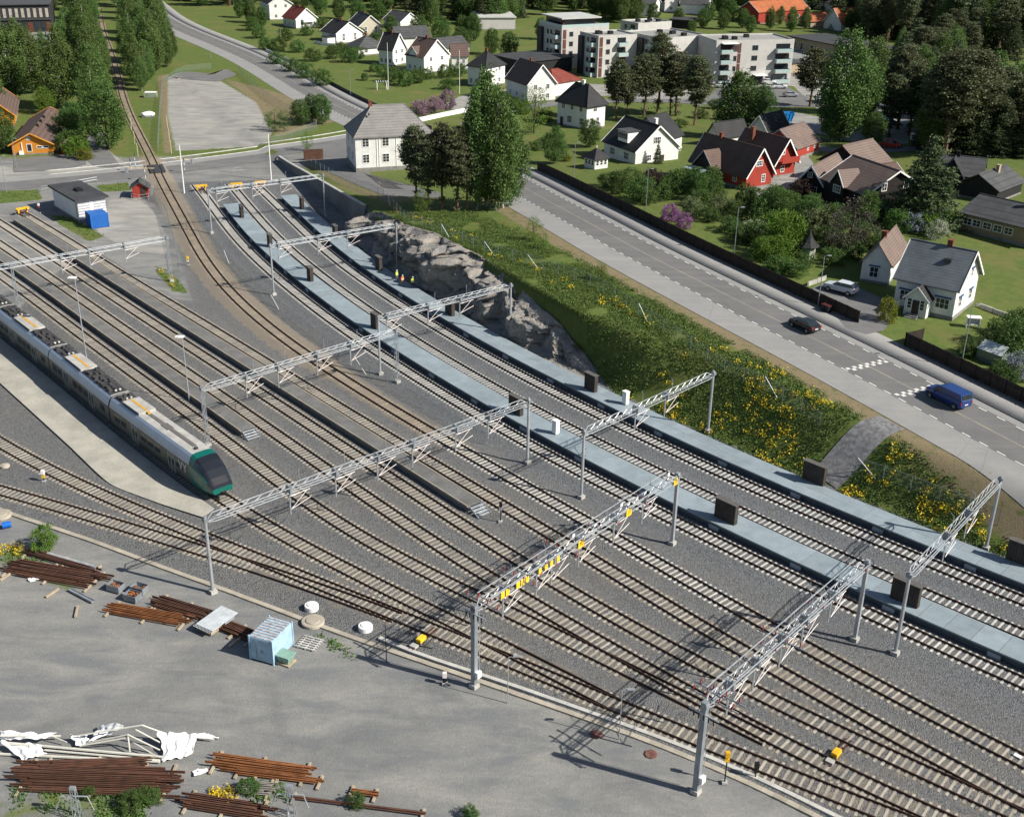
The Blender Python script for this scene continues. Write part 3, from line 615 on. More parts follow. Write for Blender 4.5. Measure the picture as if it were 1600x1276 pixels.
# ---------------------------------------------------------------- catenary gantries
def lattice(mb, a, b, w0, w1, r=0.035, n=12):
    a = Vector(a); b = Vector(b); C = [((-1, -1)), ((1, -1)), ((1, 1)), ((-1, 1))]
    def P(f, c): w = w0 + (w1 - w0) * f; q = a.lerp(b, f); return q + Vector((c[0] * w / 2, c[1] * w / 2, 0))
    for c in C: mb.bar(P(0, c), P(1, c), r, 4)
    for k in range(n):
        f0, f1 = k / n, (k + 1) / n
        for i in range(4):
            c0, c1 = C[i], C[(i + 1) % 4]; mb.bar(P(f0, c0 if k % 2 else c1), P(f1, c1 if k % 2 else c0), r * .55, 4)
def text_mesh(s, size, mat):
    cu = bpy.data.curves.new('txt', 'FONT'); cu.body = s; cu.size = size; cu.align_x = 'CENTER'; cu.align_y = 'CENTER'; cu.extrude = 0.004
    o = bpy.data.objects.new('txt', cu); COL.objects.link(o); bpy.context.view_layer.update()
    me = bpy.data.meshes.new_from_object(o.evaluated_get(bpy.context.evaluated_depsgraph_get())); bpy.data.objects.remove(o); me.materials.clear(); me.materials.append(mat); return me
def seg_cross(a, b, P):
    """where segment a-b crosses polyline P -> fraction along a-b"""
    d = b - a; out = []
    for i in range(len(P) - 1):
        p, q = P[i], P[i + 1]; e = q - p; den = d[0] * e[1] - d[1] * e[0]
        if abs(den) < 1e-9: continue
        w = p - a; t = (w[0] * e[1] - w[1] * e[0]) / den; u = (w[0] * d[1] - w[1] * d[0]) / den
        if 0 <= u < 1: out.append(t)
    return out
def gantry(lab, pa, pb, h, style='tube', pole=0.17, tracks=(), thick=0.0, ext=(0, 0), spec=None, postlen=2.3):
    A = G(*pa); B = G(*pb); a = np.array(A[:2]); b = np.array(B[:2]); L = np.linalg.norm(b - a); rz = math.atan2(*(b - a)[::-1]); zb = A.z; z2 = B.z - A.z
    r = thing('catenary_gantry', lab, 'gantry', (A.x, A.y, zb), rz, 'catenary gantries over the tracks')
    for x, z0, k in ((0, 0, 0), (L, z2, 1)):
        mb = MB()
        if style == 'lattice': lattice(mb, (x, 0, z0 + 0.2), (x, 0, h + (0 if k else .0)), 0.42, 0.22)
        elif thick: mb.box((x, 0, (z0 + h) / 2), (0.30 if k else thick, 0.30 if k else thick, h - z0))
        else: mb.bar((x, 0, z0), (x, 0, h), pole, 10, pole * .85)
        mb.build('pole', M_GALVD if (thick and not k) else M_GALV, r)
        MB().box((x, 0, z0 + 0.12), (0.62, 0.62, 0.5)).build('foundation', M_CONC, r)
    z1 = h - 0.1; zl = z1 - 0.62; w = 0.34; x0, x1 = -ext[0], L + ext[1]
    for yy, zz in ((-w, z1), (w, z1), (-w * .6, zl), (w * .6, zl)):
        mb = MB(); e = 0.9
        mb.tube([(x0, 0 if not ext[0] else yy, zl + .1 if not ext[0] else zz), (x0 + e, yy, zz), (x1 - e, yy, zz), (x1, 0 if not ext[1] else yy, zl + .1 if not ext[1] else zz)], 0.055 if spec else 0.046, 6); mb.build('chord', M_GALV, r)
    mb = MB(); n = int((x1 - x0 - 1.8) / 1.25)
    for k in range(n):
        xa = x0 + 0.9 + (x1 - x0 - 1.8) * k / n; xb = x0 + 0.9 + (x1 - x0 - 1.8) * (k + 1) / n
        mb.bar((xa, -w, z1), (xb, w, z1), 0.016, 4); mb.bar((xa, -w, z1), (xb, -w * .6, zl), 0.016, 4); mb.bar((xa, w * .6, zl), (xb, w, z1), 0.016, 4)
    mb.build('lacing', M_GALV, r)
    if spec:
        for yy in (-.6, .6):
            MB().bar((x0 + 1.0, yy, z1 + .42), (x1 - 1.2, yy, z1 + .42), .045, 6).build('busbar', M_GALV, r)
        for k in range(int(L / 2.4)):
            xx = 1.2 + k * 2.4; MB().beam((xx, -.8, z1 + .05), (xx, .8, z1 + .05), .06, .06).build('outrigger', M_GALVD, r)
            for yy in (-.6, .6): MB().bar((xx, yy, z1 + .08), (xx, yy, z1 + .40), .05, 7).build('insulator', M_RED if k % 3 == 0 else M_GALVD, r)
    MB().box((0.0, 0, h - .35), (0.4, 0.5, 0.35)).build('bracket', M_GALVD, r); MB().box((L, 0, h - .35), (0.4, 0.5, 0.35)).build('bracket', M_GALVD, r)
    # drop posts with cantilever arms, one for each track below
    for tk in tracks:
        for t in seg_cross(a, b, TP[tk]):
            if not (-0.2 < t < 1.2): continue
            x = t * L - 1.9
            if x < 0.6: x = 0.0; nop = True
            else: nop = False
            if not nop:
                MB().bar((x, 0, z1 + 0.12), (x, 0, z1 - 0.62 - postlen), 0.075, 6).build('drop_post', M_GALV, r); MB().box((x, 0, z1 - .3), (0.22, 0.8, 0.75)).build('clamp', M_GALVD, r)
            pz = zl - 0.35; side = -0.16
            arm = MB(); arm.bar((x, side, pz), (x + 2.1, side - .05, pz + 0.12), 0.032, 5); arm.bar((x, side, pz - 1.35), (x + 2.15, side - .05, pz - 0.75), 0.032, 5); arm.bar((x + .1, side, pz - 1.3), (x + 1.75, side - .05, pz + .08), 0.030, 5)
            arm.build('cantilever_arm', M_PINK, r)
            MB().bar((x + 0.2, side, pz + .01), (x + 0.55, side - .01, pz + 0.03), 0.06, 8).build('insulator', M_RED if spec else M_PINK, r)
            rod = MB(); rod.bar((x + 1.2, 0.1, z1), (x + 1.2, 0.1, z1 + 1.15), 0.022, 5); rod.bar((x + 1.2, 0.1, z1 + 1.1), (x + 1.5, 0.5, z1 + 1.2), 0.02, 5); rod.build('feeder_post', M_GALV, r)
    return r, L, z1, zl
YARD = ('T2', 'T3', 'T4', 'T5', 'T6', 'T7', 'T8', 'T9'); PLT = ('T9', 'T10', 'T11')
g1 = gantry('near gantry with red insulators on a broad dark column beside the cable duct', (1087, 1238), (1335, 1000), 8.1, tracks=('T2', 'T5', 'T6', 'T7', 'T8'), thick=0.42, spec=1)
g2 = gantry('gantry carrying the yellow numbered plates', (741, 1073), (1050, 850), 7.9, tracks=('T3', 'T4', 'T5', 'T6', 'T7', 'T8'), thick=0.40, spec=1)
gantry('longest gantry, reaching over the track in front of the train nose', (333, 926), (824, 724), 7.95, tracks=('T3', 'T4', 'T5', 'T6', 'T7', 'T8'))
gantry('lattice-legged gantry beside the steps of the shorter yard platform', (325, 697), (621, 598), 7.4, 'lattice', tracks=('T5', 'T6', 'T7', 'T8'))
gantry('lattice-legged gantry beside the yellow weeds near the blue container', (30, 487), (268, 440), 7.4, 'lattice', tracks=('T5', 'T6', 'T7'), ext=(6, 0))
gantry('platform gantry beside the three workers in hi-vis', (594, 585), (797, 528), 8.05, tracks=PLT, pole=0.15)
gantry('platform gantry standing at the left end of the rock face', (428, 461), (621, 424), 8.1, tracks=PLT, pole=0.15)
gantry('platform gantry nearest the yellow buffer stops and the concrete wall', (331, 365), (508, 338), 8.0, tracks=PLT, pole=0.14)
gantry('platform gantry over the pale cabinet below the flowering bank', (908, 778), (1106, 675), 8.0, tracks=('T10', 'T11'), pole=0.16)
gantry('platform gantry beside the gravel path and yellow flowers', (1398, 1022), (1540, 858), 8.2, tracks=('T10', 'T11'), pole=0.17)
# yellow number plates on their gantry
r2, L2, z12, zl2 = g2
def plate(x, s, w=0.62, h=0.72, par=r2):
    MB().box((0, 0, 0), (w, 0.04, h)).build('number_plate', M_YEL, par, (x, -0.42, (z12 + zl2) / 2)); 
    if s: MB().box((0, 0, 0), (.34, 0.05, .40)).build('plate_back', M_WHITE, par, (x, 0.42, z12 + .1))
    if s:
        t_ = obj('number', text_mesh(s, 0.58, M_BLACK), par, (x, -0.446, (z12 + zl2) / 2)); t_.rotation_euler = (math.pi / 2, 0, 0)
for f, s in ((0.965, '5'), (0.70, '11'), (0.455, '10')): plate(L2 * f, s, 0.8 if len(s) > 1 else .62)
for f in (0.315, 0.345, 0.262, 0.29): plate(L2 * f, '', 0.36, 0.5)
for f in (0.165, 0.185, 0.205, 0.10, 0.12): plate(L2 * f, '', 0.42, 0.6)
# switch bars with red insulators on the two near gantries
def switch_bar(par, x, y0, y1, z, n):
    mb = MB(); mb.beam((x, y0, z), (x, y1, z), 0.09, 0.09); mb.build('switch_bar', M_GALVD, par)
    for k in range(n):
        y = y0 + (y1 - y0) * (k + .5) / n
        m2 = MB(); m2.bar((x - .0, y, z + .05), (x + .1, y, z + .42), 0.05, 8); m2.bar((x + .1, y, z + .42), (x + .25, y + .1, z + .42), 0.015, 4); m2.build('insulator', M_RED, par)
for par, xs_ in ((g1[0], (1.1, 2.0, 10.5)), (g2[0], (1.0, 5.4, 11.0))):
    for x in xs_: switch_bar(par, x, -2.0, 2.2, 7.55, 4)
for par in (g1[0], g2[0]):
    MB().box((0.12, -0.34, 0.0), (0.5, 0.28, 0.55)).build('motor_box', M_WHITE, par, (0, 0, 1.35))
    for y in (-0.27, 0.27): MB().bar((0.28, y, 0.8), (0.28, y, 7.4), 0.025, 5).build('drive_rod', M_GALV, par)
    MB().beam((-0.2, -1.3, 7.2), (-0.2, 1.1, 7.2), 0.08, 0.1).build('arm', M_GALV, par)
    m_ = MB()
    for k in range(5): m_.bar((-.2, -.9 + .4 * k, 7.2), (-.2, -.9 + .4 * k, 6.7), .05, 6)
    m_.build('hanger', M_BLACK, par)
for (px, z) in (((333, 926), 1.6), ((1106, 675), 2.0), ((1540, 858), 1.2), ((797, 528), 1.6), ((508, 338), 1.5)):
    pass

# ---------------------------------------------------------------- buffer stops
def buffer(q, rz, lab, grp=None):
    r = thing('buffer_stop', lab, 'buffer stop', (q[0], q[1], -0.05), rz, grp)
    for s_ in (-1, 1):
        m = MB(); m.beam((0, s_ * .75, 0.1), (0, s_ * .75, 1.05), 0.16, 0.2); m.beam((-1.7, s_ * .75, 0.15), (0, s_ * .75, 0.9), 0.12, 0.14); m.build('upright', M_YELB, r)
        m = MB(); m.bar((0.05, s_ * .87, 0.95), (0.45, s_ * .87, 0.95), 0.1, 8); m.bar((0.45, s_ * .87, 0.95), (0.52, s_ * .87, 0.95), 0.24, 12); m.build('buffer', M_YELB, r)
        m = MB(); m.beam((-2.3, s_ * .32, 0.03), (2.4, s_ * .32, 0.03), 0.09, 0.12); m.build('skid_rail', M_RAILR, r)
    MB().box((0, 0, 0.95), (0.18, 2.3, 0.38)).build('crossbeam', M_YELB, r); MB().box((-0.05, 0, 0.35), (0.12, 1.7, 0.2)).build('lower_beam', pm('brown steel', (.16, .05, .03), .7), r)
for tk, px in (('T9', (315, 297)), ('T10', (370, 294)), ('T11', (407, 291))):
    q = gz(*px, 0); buffer(q, tdir(tk, q), 'yellow steel buffer stop at the end of a platform track', 'yellow buffer stops at the platform tracks')
q = gz(36, 333, 0); buffer(q, tdir('T7', q), 'pale yellow buffer stop at the end of the yard track by the white building')
# ---------------------------------------------------------------- the parked train
M_TSIDE = pm('train side grey-green', (0.060, 0.068, 0.058), 0.35, 0.15, 0.4, spec=0.5)
M_TEAL = pm('train teal', (0.004, 0.105, 0.085), 0.25, 0.05, 0.6, spec=0.6)
M_TTOP = pm('train cant rail silver', (0.40, 0.46, 0.55), 0.32, 0.05, 0.5, metal=0.35, spec=0.5)
M_TROOF = pm('train roof', (0.40, 0.395, 0.37), 0.65, 0.14, 0.8)
M_TDARK = pm('train roof equipment', (0.055, 0.055, 0.058), 0.7, 0.25, 2.0)
M_TGREY = pm('train roof walkway', (0.13, 0.12, 0.115), 0.8, 0.1, 2.0)
M_ORNG = pm('roof warning stripe', (0.56, 0.32, 0.06), 0.6, 0.1, 2.0)
M_SCREEN = pm('windscreen', (0.012, 0.014, 0.018), 0.05, 0.1, 1.0, spec=0.9)
M_TWIN = pm('train window', (0.018, 0.022, 0.026), 0.1, 0.1, 1.0, spec=0.6)
T3 = TP['T3']; C3 = cum(T3); sn = near_s(T3, (-30.2, 103.4))
train = thing('passenger_train', 'grey-green electric train with teal nose and orange-striped white roof', 'train', (float(along(T3, C3, sn)[0]), float(along(T3, C3, sn)[1]), 0))
tb = train.location
SEC = [(-1.30, 0.28), (-1.55, 0.75), (-1.60, 1.2), (-1.60, 2.75), (-1.50, 3.15), (-1.28, 3.60), (-1.05, 3.82), (-0.5, 3.88), (0.5, 3.88), (1.05, 3.82), (1.28, 3.60), (1.50, 3.15), (1.60, 2.75), (1.60, 1.2), (1.55, 0.75), (1.30, 0.28)]
def car(s0, s1, nose=False, idx=0):
    a = along(T3, C3, s0); b = along(T3, C3, s1); L = np.linalg.norm(b - a); rz = math.atan2(*(b - a)[::-1])
    m = MB(); xs_ = [0.12, L - 0.12]; secs = [(x, SEC) for x in xs_]
    if nose:
        secs = [(0.12, SEC), (L - 3.9, SEC)]
        for t_ in (0.2, 0.4, 0.6, 0.78, 0.92, 1.0):
            top = 3.9 - 2.75 * t_ ** 1.75; wsc = 1 - 0.30 * t_ ** 2.4
            secs.append((L - 3.9 + 3.9 * t_ ** 0.9, [(y * wsc, 0.28 + 0.35 * (t_ ** 3) * (z < .3) + (min(z, top) if z < 1.3 else 1.2 + (z - 1.2) * max(0.02, (top - 1.2) / 2.7)) - 0.28) for y, z in SEC]))
    k = len(SEC); V = []; F = []; MI = []
    for x, sc in secs: V += [(x, y, z) for y, z in sc]
    for i in range(len(secs) - 1):
        for j in range(k - 1):
            F.append((i * k + j, i * k + j + 1, (i + 1) * k + j + 1, (i + 1) * k + j))
            side = j in (0, 1, 2, 12, 13, 14); cant = j in (3, 4, 5, 9, 10, 11)
            mi = 0 if side else 1 if cant else 2
            if nose and i >= 1:
                mi = 3
                if i >= 2 and 4 <= j <= 10: mi = 4
                if i >= 5: mi = 3 if j in (0, 1, 13, 14) else 4
            MI.append(mi)
    F.append(tuple(range(k))); MI.append(5); F.append(tuple(range((len(secs) - 1) * k, len(secs) * k))); MI.append(3 if nose else 5)
    m.v = V; m.f = F; m.m = MI
    c = m.build('car', [M_TSIDE, M_TTOP, M_TROOF, M_TEAL, M_SCREEN, M_TDARK], train, (a[0] - tb.x, a[1] - tb.y, 0)); c.rotation_euler.z = rz
    # bogies and skirt
    for x in (2.6, L - (4.6 if nose else 2.6)):
        mb = MB(); mb.box((x, 0, 0.42), (3.0, 2.3, 0.45))
        for dx in (-1.1, 1.1):
            for y in (-.75, .75): mb.bar((x + dx, y - .06, 0.44), (x + dx, y + .06, 0.44), 0.43, 14)
        mb.build('bogie', M_BLACK, c)
    # doors and windows along both sides
    Ld = L - (5 if nose else 0); doors = (Ld * 0.3, Ld * 0.72) if not nose else (Ld * 0.36, Ld * 0.84)
    for sd in (-1, 1):
        for x in doors:
            MB().box((x, sd * 1.605, 1.62), (1.35, 0.03, 2.15)).build('door', M_TSIDE, c)
            fr = MB()
            for dx in (-.7, 0, .7): fr.box((x + dx, sd * 1.62, 1.62), (0.07, 0.02, 2.1))
            fr.box((x, sd * 1.62, 2.68), (1.45, 0.02, 0.07)); fr.build('door_frame', pm('door trim', (0.34, 0.40, 0.40), .4, .05), c)
            for dx in (-.35, .35): MB().box((x + dx, sd * 1.624, 1.95), (0.45, 0.012, 1.0)).build('door_glass', M_TWIN, c)
        x = 1.2
        while x < Ld - 1.6:
            if min(abs(x + .7 - d_) for d_ in doors) > 1.6: MB().box((x + .7, sd * 1.604, 1.95), (1.35, 0.012, 0.85)).build('window', M_TWIN, c)
            x += 1.62
    # roof: white covers with the orange stripe, trough of dark equipment
    if nose:
        cov = [(2.6, 6.6)]; dark = [(0.4, 2.5)]; walk = (6.8, L - 5.2)
    else:
        cov = [(5.6, 11.2)] if idx % 2 else [(4.4, 9.4)]; dark = [(0.4, cov[0][0] - .2), (cov[0][1] + .2, L - .4)]; walk = None
    for x0, x1 in cov:
        mb = MB(); mb.prism([(x0, -1.0), (x1, -1.0), (x1 + .15, 0), (x1, 1.0), (x0, 1.0), (x0 - .15, 0)], 3.86, 4.12); mb.build('roof_cover', M_TROOF, c)
        MB().box(((x0 + x1) / 2, 0, 4.135), (x1 - x0 - .2, 0.32, 0.02)).build('warning_stripe', M_ORNG, c)
        MB().box(((x0 + x1) / 2, -1.12, 3.92), (x1 - x0 - .6, 0.12, 0.1)).build('vent_grille', M_BLACK, c)
    for x0, x1 in dark:
        MB().box(((x0 + x1) / 2, 0, 3.895), (x1 - x0, 2.0, 0.05)).build('equipment_tray', M_TDARK, c)
        rr = random.Random(idx * 13 + int(x0)); mb = MB(); x = x0 + .4
        while x < x1 - .6:
            w = rr.uniform(.35, .9)
            for y in (-.6, .05, .62):
                if rr.random() < .8: mb.box((x + w / 2, y + rr.uniform(-.08, .08), 3.92 + .12), (w * .85, rr.uniform(.3, .55), rr.uniform(.14, .36)))
            if rr.random() < .5: mb.bar((x, -.9, 4.15), (x + w, .9, 4.2), .03, 5)
            x += w + rr.uniform(.05, .2)
        mb.build('roof_equipment', M_TDARK, c)
        for y in (-.25, .25): MB().ico((0, 0, 0), .16, 2).build('insulator_dome', M_TROOF, c, (x1 - .35, y, 4.1), smooth=True)
    if walk:
        MB().box(((walk[0] + walk[1]) / 2, 0, 3.905), (walk[1] - walk[0], 0.45, 0.04)).build('roof_walkway', M_TGREY, c)
        MB().box((walk[0] + (walk[1] - walk[0]) * .42, 0, 3.925), (1.6, 0.75, 0.05)).build('roof_hatch', M_TGREY, c)
        MB().box((walk[0] - .1, 0, 4.0), (.9, .34, .2)).build('orange_marker', M_ORNG, c)
        MB().box((L - 4.6, -.2, 4.0), (.35, .3, .18)).build('horn', M_TDARK, c)
        for s_ in (-1, 1):
            MB().box((L - .42, s_ * .72, .98), (.5, .42, .16)).build('headlight', M_WHITE, c); MB().box((L - .30, s_ * .80, .70), (.4, .4, .14)).build('bumper', M_TEAL, c)
        mb = MB(); mb.box((L - .1, 0, .62), (.7, .5, .35)); mb.bar((L + .1, 0, .6), (L + .75, 0, .6), .14, 8); mb.build('coupler', M_BLACK, c)
        MB().bar((L - 1.3, -.2, 2.0), (L - .75, .35, 1.35), .02, 4).build('wiper', M_WHITE, c)
        lt = obj('lettering', text_mesh('VY', 1.5, pm('logo grey', (.55, .60, .58), .5, .05)), c, (L - 5.3, -1.615, 1.95)); lt.rotation_euler = (math.pi / 2, 0, 0)
    return c
car(sn - 22.6, sn, True, 1); car(sn - 41.1, sn - 22.6, False, 2); car(sn - 59.6, sn - 41.1, False, 3); car(sn - 78.1, sn - 59.6, False, 4); car(sn - 96.6, sn - 78.1, False, 5)
# ---------------------------------------------------------------- houses
def clad(name, col, horizontal=True, scale=7.0, rough=0.75, var=0.06):
    if name in MATS: return MATS[name]
    m, t, b = nodes(name); P = pos(t); s = N(t, 'ShaderNodeSeparateXYZ'); t.links.new(P, s.inputs[0])
    n1 = noi(t, P, 0.7, 4)
    co = s.outputs[2] if horizontal else math_(t, 'ADD', s.outputs[0], math_(t, 'MULTIPLY', s.outputs[1], 0.83))
    w = math_(t, 'FRACT', math_(t, 'MULTIPLY', co, scale))
    c = mixc(t, ramp(t, n1, .35, .7), (*col, 1), tuple(x * (1 - 2.5 * var) for x in col) + (1,)); c = mixc(t, math_(t, 'MULTIPLY', math_(t, 'LESS_THAN', w, 0.14), 0.35), c, tuple(x * .35 for x in col) + (1,))
    t.links.new(c, b.inputs['Base Color']); b.inputs['Roughness'].default_value = rough; b.inputs['Specular IOR Level'].default_value = .25; bump(t, b, w, 0.02); MATS[name] = m; return m
def tiles(name, col, col2=None, rows=3.0, rough=0.75):
    """roofing: courses every 1/rows m up the slope (height used as the course coordinate) and blotchy ageing"""
    if name in MATS: return MATS[name]
    m, t, b = nodes(name); P = pos(t); s = N(t, 'ShaderNodeSeparateXYZ'); t.links.new(P, s.inputs[0])
    w = math_(t, 'FRACT', math_(t, 'MULTIPLY', s.outputs[2], rows)); n1 = noi(t, P, 0.5, 5); n2 = noi(t, P, 5.0, 3)
    c = mixc(t, ramp(t, n1, .35, .68), (*col, 1), (*(col2 or tuple(x * .65 for x in col)), 1)); c = mixc(t, math_(t, 'MULTIPLY', ramp(t, n2, .45, .7), .3), c, tuple(x * .5 for x in col) + (1,))
    c = mixc(t, math_(t, 'MULTIPLY', math_(t, 'LESS_THAN', w, 0.22), 0.45), c, tuple(x * .35 for x in col) + (1,))
    t.links.new(c, b.inputs['Base Color']); b.inputs['Roughness'].default_value = rough; b.inputs['Specular IOR Level'].default_value = .3; bump(t, b, w, 0.04); MATS[name] = m; return m
W_WHITE = clad('white timber cladding', (0.74, 0.74, 0.72)); W_RED = clad('red timber cladding', (0.33, 0.045, 0.03), False, 5.0); W_BROWN = clad('dark brown cladding', (0.022, 0.018, 0.017), False, 5.0)
W_YEL = clad('ochre cladding', (0.30, 0.24, 0.15)); W_ORG = clad('orange cladding', (0.62, 0.24, 0.03)); W_CREAM = clad('cream cladding', (0.55, 0.50, 0.40)); W_GREYL = pm('light render', (0.45, 0.44, 0.42), .85, .06, .5)
W_BRICK = pm('buff brick', (0.36, 0.29, 0.20), .9, .12, 2.0); W_BRICKR = pm('red brick', (0.16, 0.055, 0.035), .9, .15, 2.0); W_BLACK = clad('black cladding', (0.02, 0.02, 0.022), False, 5.0)
R_BLACK = tiles('black roof tiles', (0.030, 0.031, 0.034)); R_GREY = tiles('grey slate', (0.22, 0.215, 0.205), (0.165, 0.16, 0.155), 2.2); R_BROWN = tiles('brown roof tiles', (0.12, 0.075, 0.06), (0.085, 0.055, 0.046), 3.2)
R_RED = tiles('red roof tiles', (0.22, 0.05, 0.035)); R_ORANGE = tiles('orange roof tiles', (0.42, 0.13, 0.05)); R_DGREY = tiles('dark grey roof', (0.075, 0.078, 0.082), None, 1.5); R_BRN2 = tiles('brown shingle roof', (0.125, 0.085, 0.07), (0.10, 0.068, 0.058), 2.0)
R_TAN = tiles('weathered brown tiles', (0.17, 0.125, 0.105), (0.13, 0.095, 0.085), 3.0); R_GLAZ = tiles('glazed grey tiles', (0.155, 0.175, 0.19), (0.105, 0.118, 0.135), 3.4, .35); R_PALE = pm('pale flat roof', (0.42, 0.43, 0.41), .8, .08, .3); R_FELT = pm('roofing felt', (0.05, 0.052, 0.056), .85, .15, .4); R_GRAVEL = pm('gravelled flat roof', (0.30, 0.30, 0.285), .9, .10, .4, fine=.2)
W_STONE = pm('stone plinth', (0.22, 0.215, 0.20), .9, .2, 1.5); M_TRIM = pm('white trim', (0.76, 0.76, 0.74), .6, .04, 1.0); M_BLUET = pm('blue window hood', (0.035, 0.08, 0.19), .6, .08, 1.0)
WINC = {}
def window(par, face, u, z, w, h, L, D, panes=(2, 2), frame=M_TRIM, hood=None):
    key = (round(w, 2), round(h, 2), panes, frame.name)
    if key not in WINC:
        f = MB(); t_ = 0.10; f.box((0, -.03, h / 2 - t_ / 2), (w, .08, t_)); f.box((0, -.03, -h / 2 + t_ / 2), (w, .08, t_)); f.box((-w / 2 + t_ / 2, -.03, 0), (t_, .08, h - 2 * t_)); f.box((w / 2 - t_ / 2, -.03, 0), (t_, .08, h - 2 * t_))
        for k in range(1, panes[0]): f.box((-w / 2 + w * k / panes[0], -.028, 0), (.055, .06, h - 2 * t_))
        for k in range(1, panes[1]): f.box((0, -.026, -h / 2 + h * k / panes[1]), (w - 2 * t_, .05, .045))
        g = MB(); g.box((0, -.003, 0), (w - .12, .03, h - .12)); WINC[key] = (f.mesh('window', frame), g.mesh('pane', M_GLASS))
    fm, gm = WINC[key]
    loc, rz = {'f': ((u * L, 0, z), 0), 'r': ((L, u * D, z), math.pi / 2), 'l': ((0, u * D, z), -math.pi / 2), 'b': ((u * L, D, z), math.pi)}[face]
    o = obj('window', fm, par, loc, rz); obj('pane', gm, o)
    if hood: MB().box((0, -.08, h / 2 + .12), (w + .3, .16, .22)).build('hood', hood, o)
    return o
def frame_of(A, B, C=None, depth=None):
    a = G(*A[:2], A[2] if len(A) > 2 else 0.0); b = G(*B[:2], B[2] if len(B) > 2 else 0.0)
    d = (b - a); d.z = 0; L = d.length; d.normalize(); n = Vector((-d.y, d.x, 0))
    if depth is None:
        c = G(*C[:2], C[2] if len(C) > 2 else 0.0); depth = max(3.0, abs((c - b).dot(n)))
    return a, b, L, depth, math.atan2(d.y, d.x)
def roof_parts(par, L, D, h, rise, kind_, ridge, mat, ov=0.45, th=0.16, trim=None, hipf=0.42):
    if kind_ == 'flat':
        MB().b(-ov, L + ov, -ov, D + ov, h, h + 0.35).build('roof', mat, par); return
    if ridge == 'x': P = lambda x, y, z: (x, y, z); l, d = L, D
    else: P = lambda x, y, z: (L - y, x, z) if False else (y, x, z); l, d = D, L
    sl = rise / (d / 2); e = ov; ze = h - sl * e; hp = (d * hipf if kind_ == 'hip' else -ov)
    if kind_ == 'hip':
        hp = min(hp, l / 2 - .3); mb = MB(); c = [(-e, -e), (l + e, -e), (l + e, d + e), (-e, d + e)]
        V = [P(x, y, ze) for x, y in c] + [P(hp, d / 2, h + rise), P(l - hp, d / 2, h + rise)] + [P(x, y, ze - th) for x, y in c]
        mb.add(V, [(0, 1, 5, 4), (1, 2, 5), (2, 3, 4, 5), (3, 0, 4), (0, 1, 7, 6), (1, 2, 8, 7), (2, 3, 9, 8), (3, 0, 6, 9), (6, 7, 8, 9)]); mb.build('roof', mat, par)
        rd = MB(); rd.bar(P(hp, d / 2, h + rise), P(l - hp, d / 2, h + rise), .11, 5)
        for a_, b_ in ((0, 4), (1, 5), (2, 5), (3, 4)): rd.bar(V[a_], V[b_], .10, 5)
        rd.build('ridge_cap', mat, par); return
    for sgn in (0, 1):
        y0 = -e if sgn == 0 else d + e; V = [P(-ov, y0, ze), P(l + ov, y0, ze), P(l + ov, d / 2, h + rise), P(-ov, d / 2, h + rise)]
        V += [(v[0], v[1], v[2] - th) for v in V]
        MB().add(V, [(0, 1, 2, 3), (4, 5, 6, 7), (0, 1, 5, 4), (1, 2, 6, 5), (2, 3, 7, 6), (3, 0, 4, 7)]).build('roof', mat, par)
    MB().bar(P(-ov, d / 2, h + rise + .02), P(l + ov, d / 2, h + rise + .02), .11, 6).build('ridge_cap', mat, par)
    if trim:
        for x in (-ov - .03, l + ov + .03):
            for y0 in (-e, d + e): MB().beam(P(x, y0, ze - .08), P(x, d / 2, h + rise - .06), .06, .26).build('bargeboard', trim, par)
def walls(par, L, D, h, rise, ridge, mat, gable=True, plinth=0.0, zoff=-0.6, pm_=None):
    mb = MB(); mb.b(0, L, 0, D, zoff + (0 if not plinth else 0), h)
    if gable and rise:
        if ridge == 'x': mb.add([(0, 0, h), (0, D, h), (0, D / 2, h + rise - .1), (L, 0, h), (L, D, h), (L, D / 2, h + rise - .1)], [(0, 1, 2), (3, 4, 5), (0, 2, 5, 3), (1, 2, 5, 4)])
        else: mb.add([(0, 0, h), (L, 0, h), (L / 2, 0, h + rise - .1), (0, D, h), (L, D, h), (L / 2, D, h + rise - .1)], [(0, 1, 2), (3, 4, 5), (0, 2, 5, 3), (1, 2, 5, 4)])
    mb.build('wall', mat, par)
    if plinth: MB().b(-.06, L + .06, -.06, D + .06, zoff, plinth).build('plinth', pm_ or W_STONE, par)
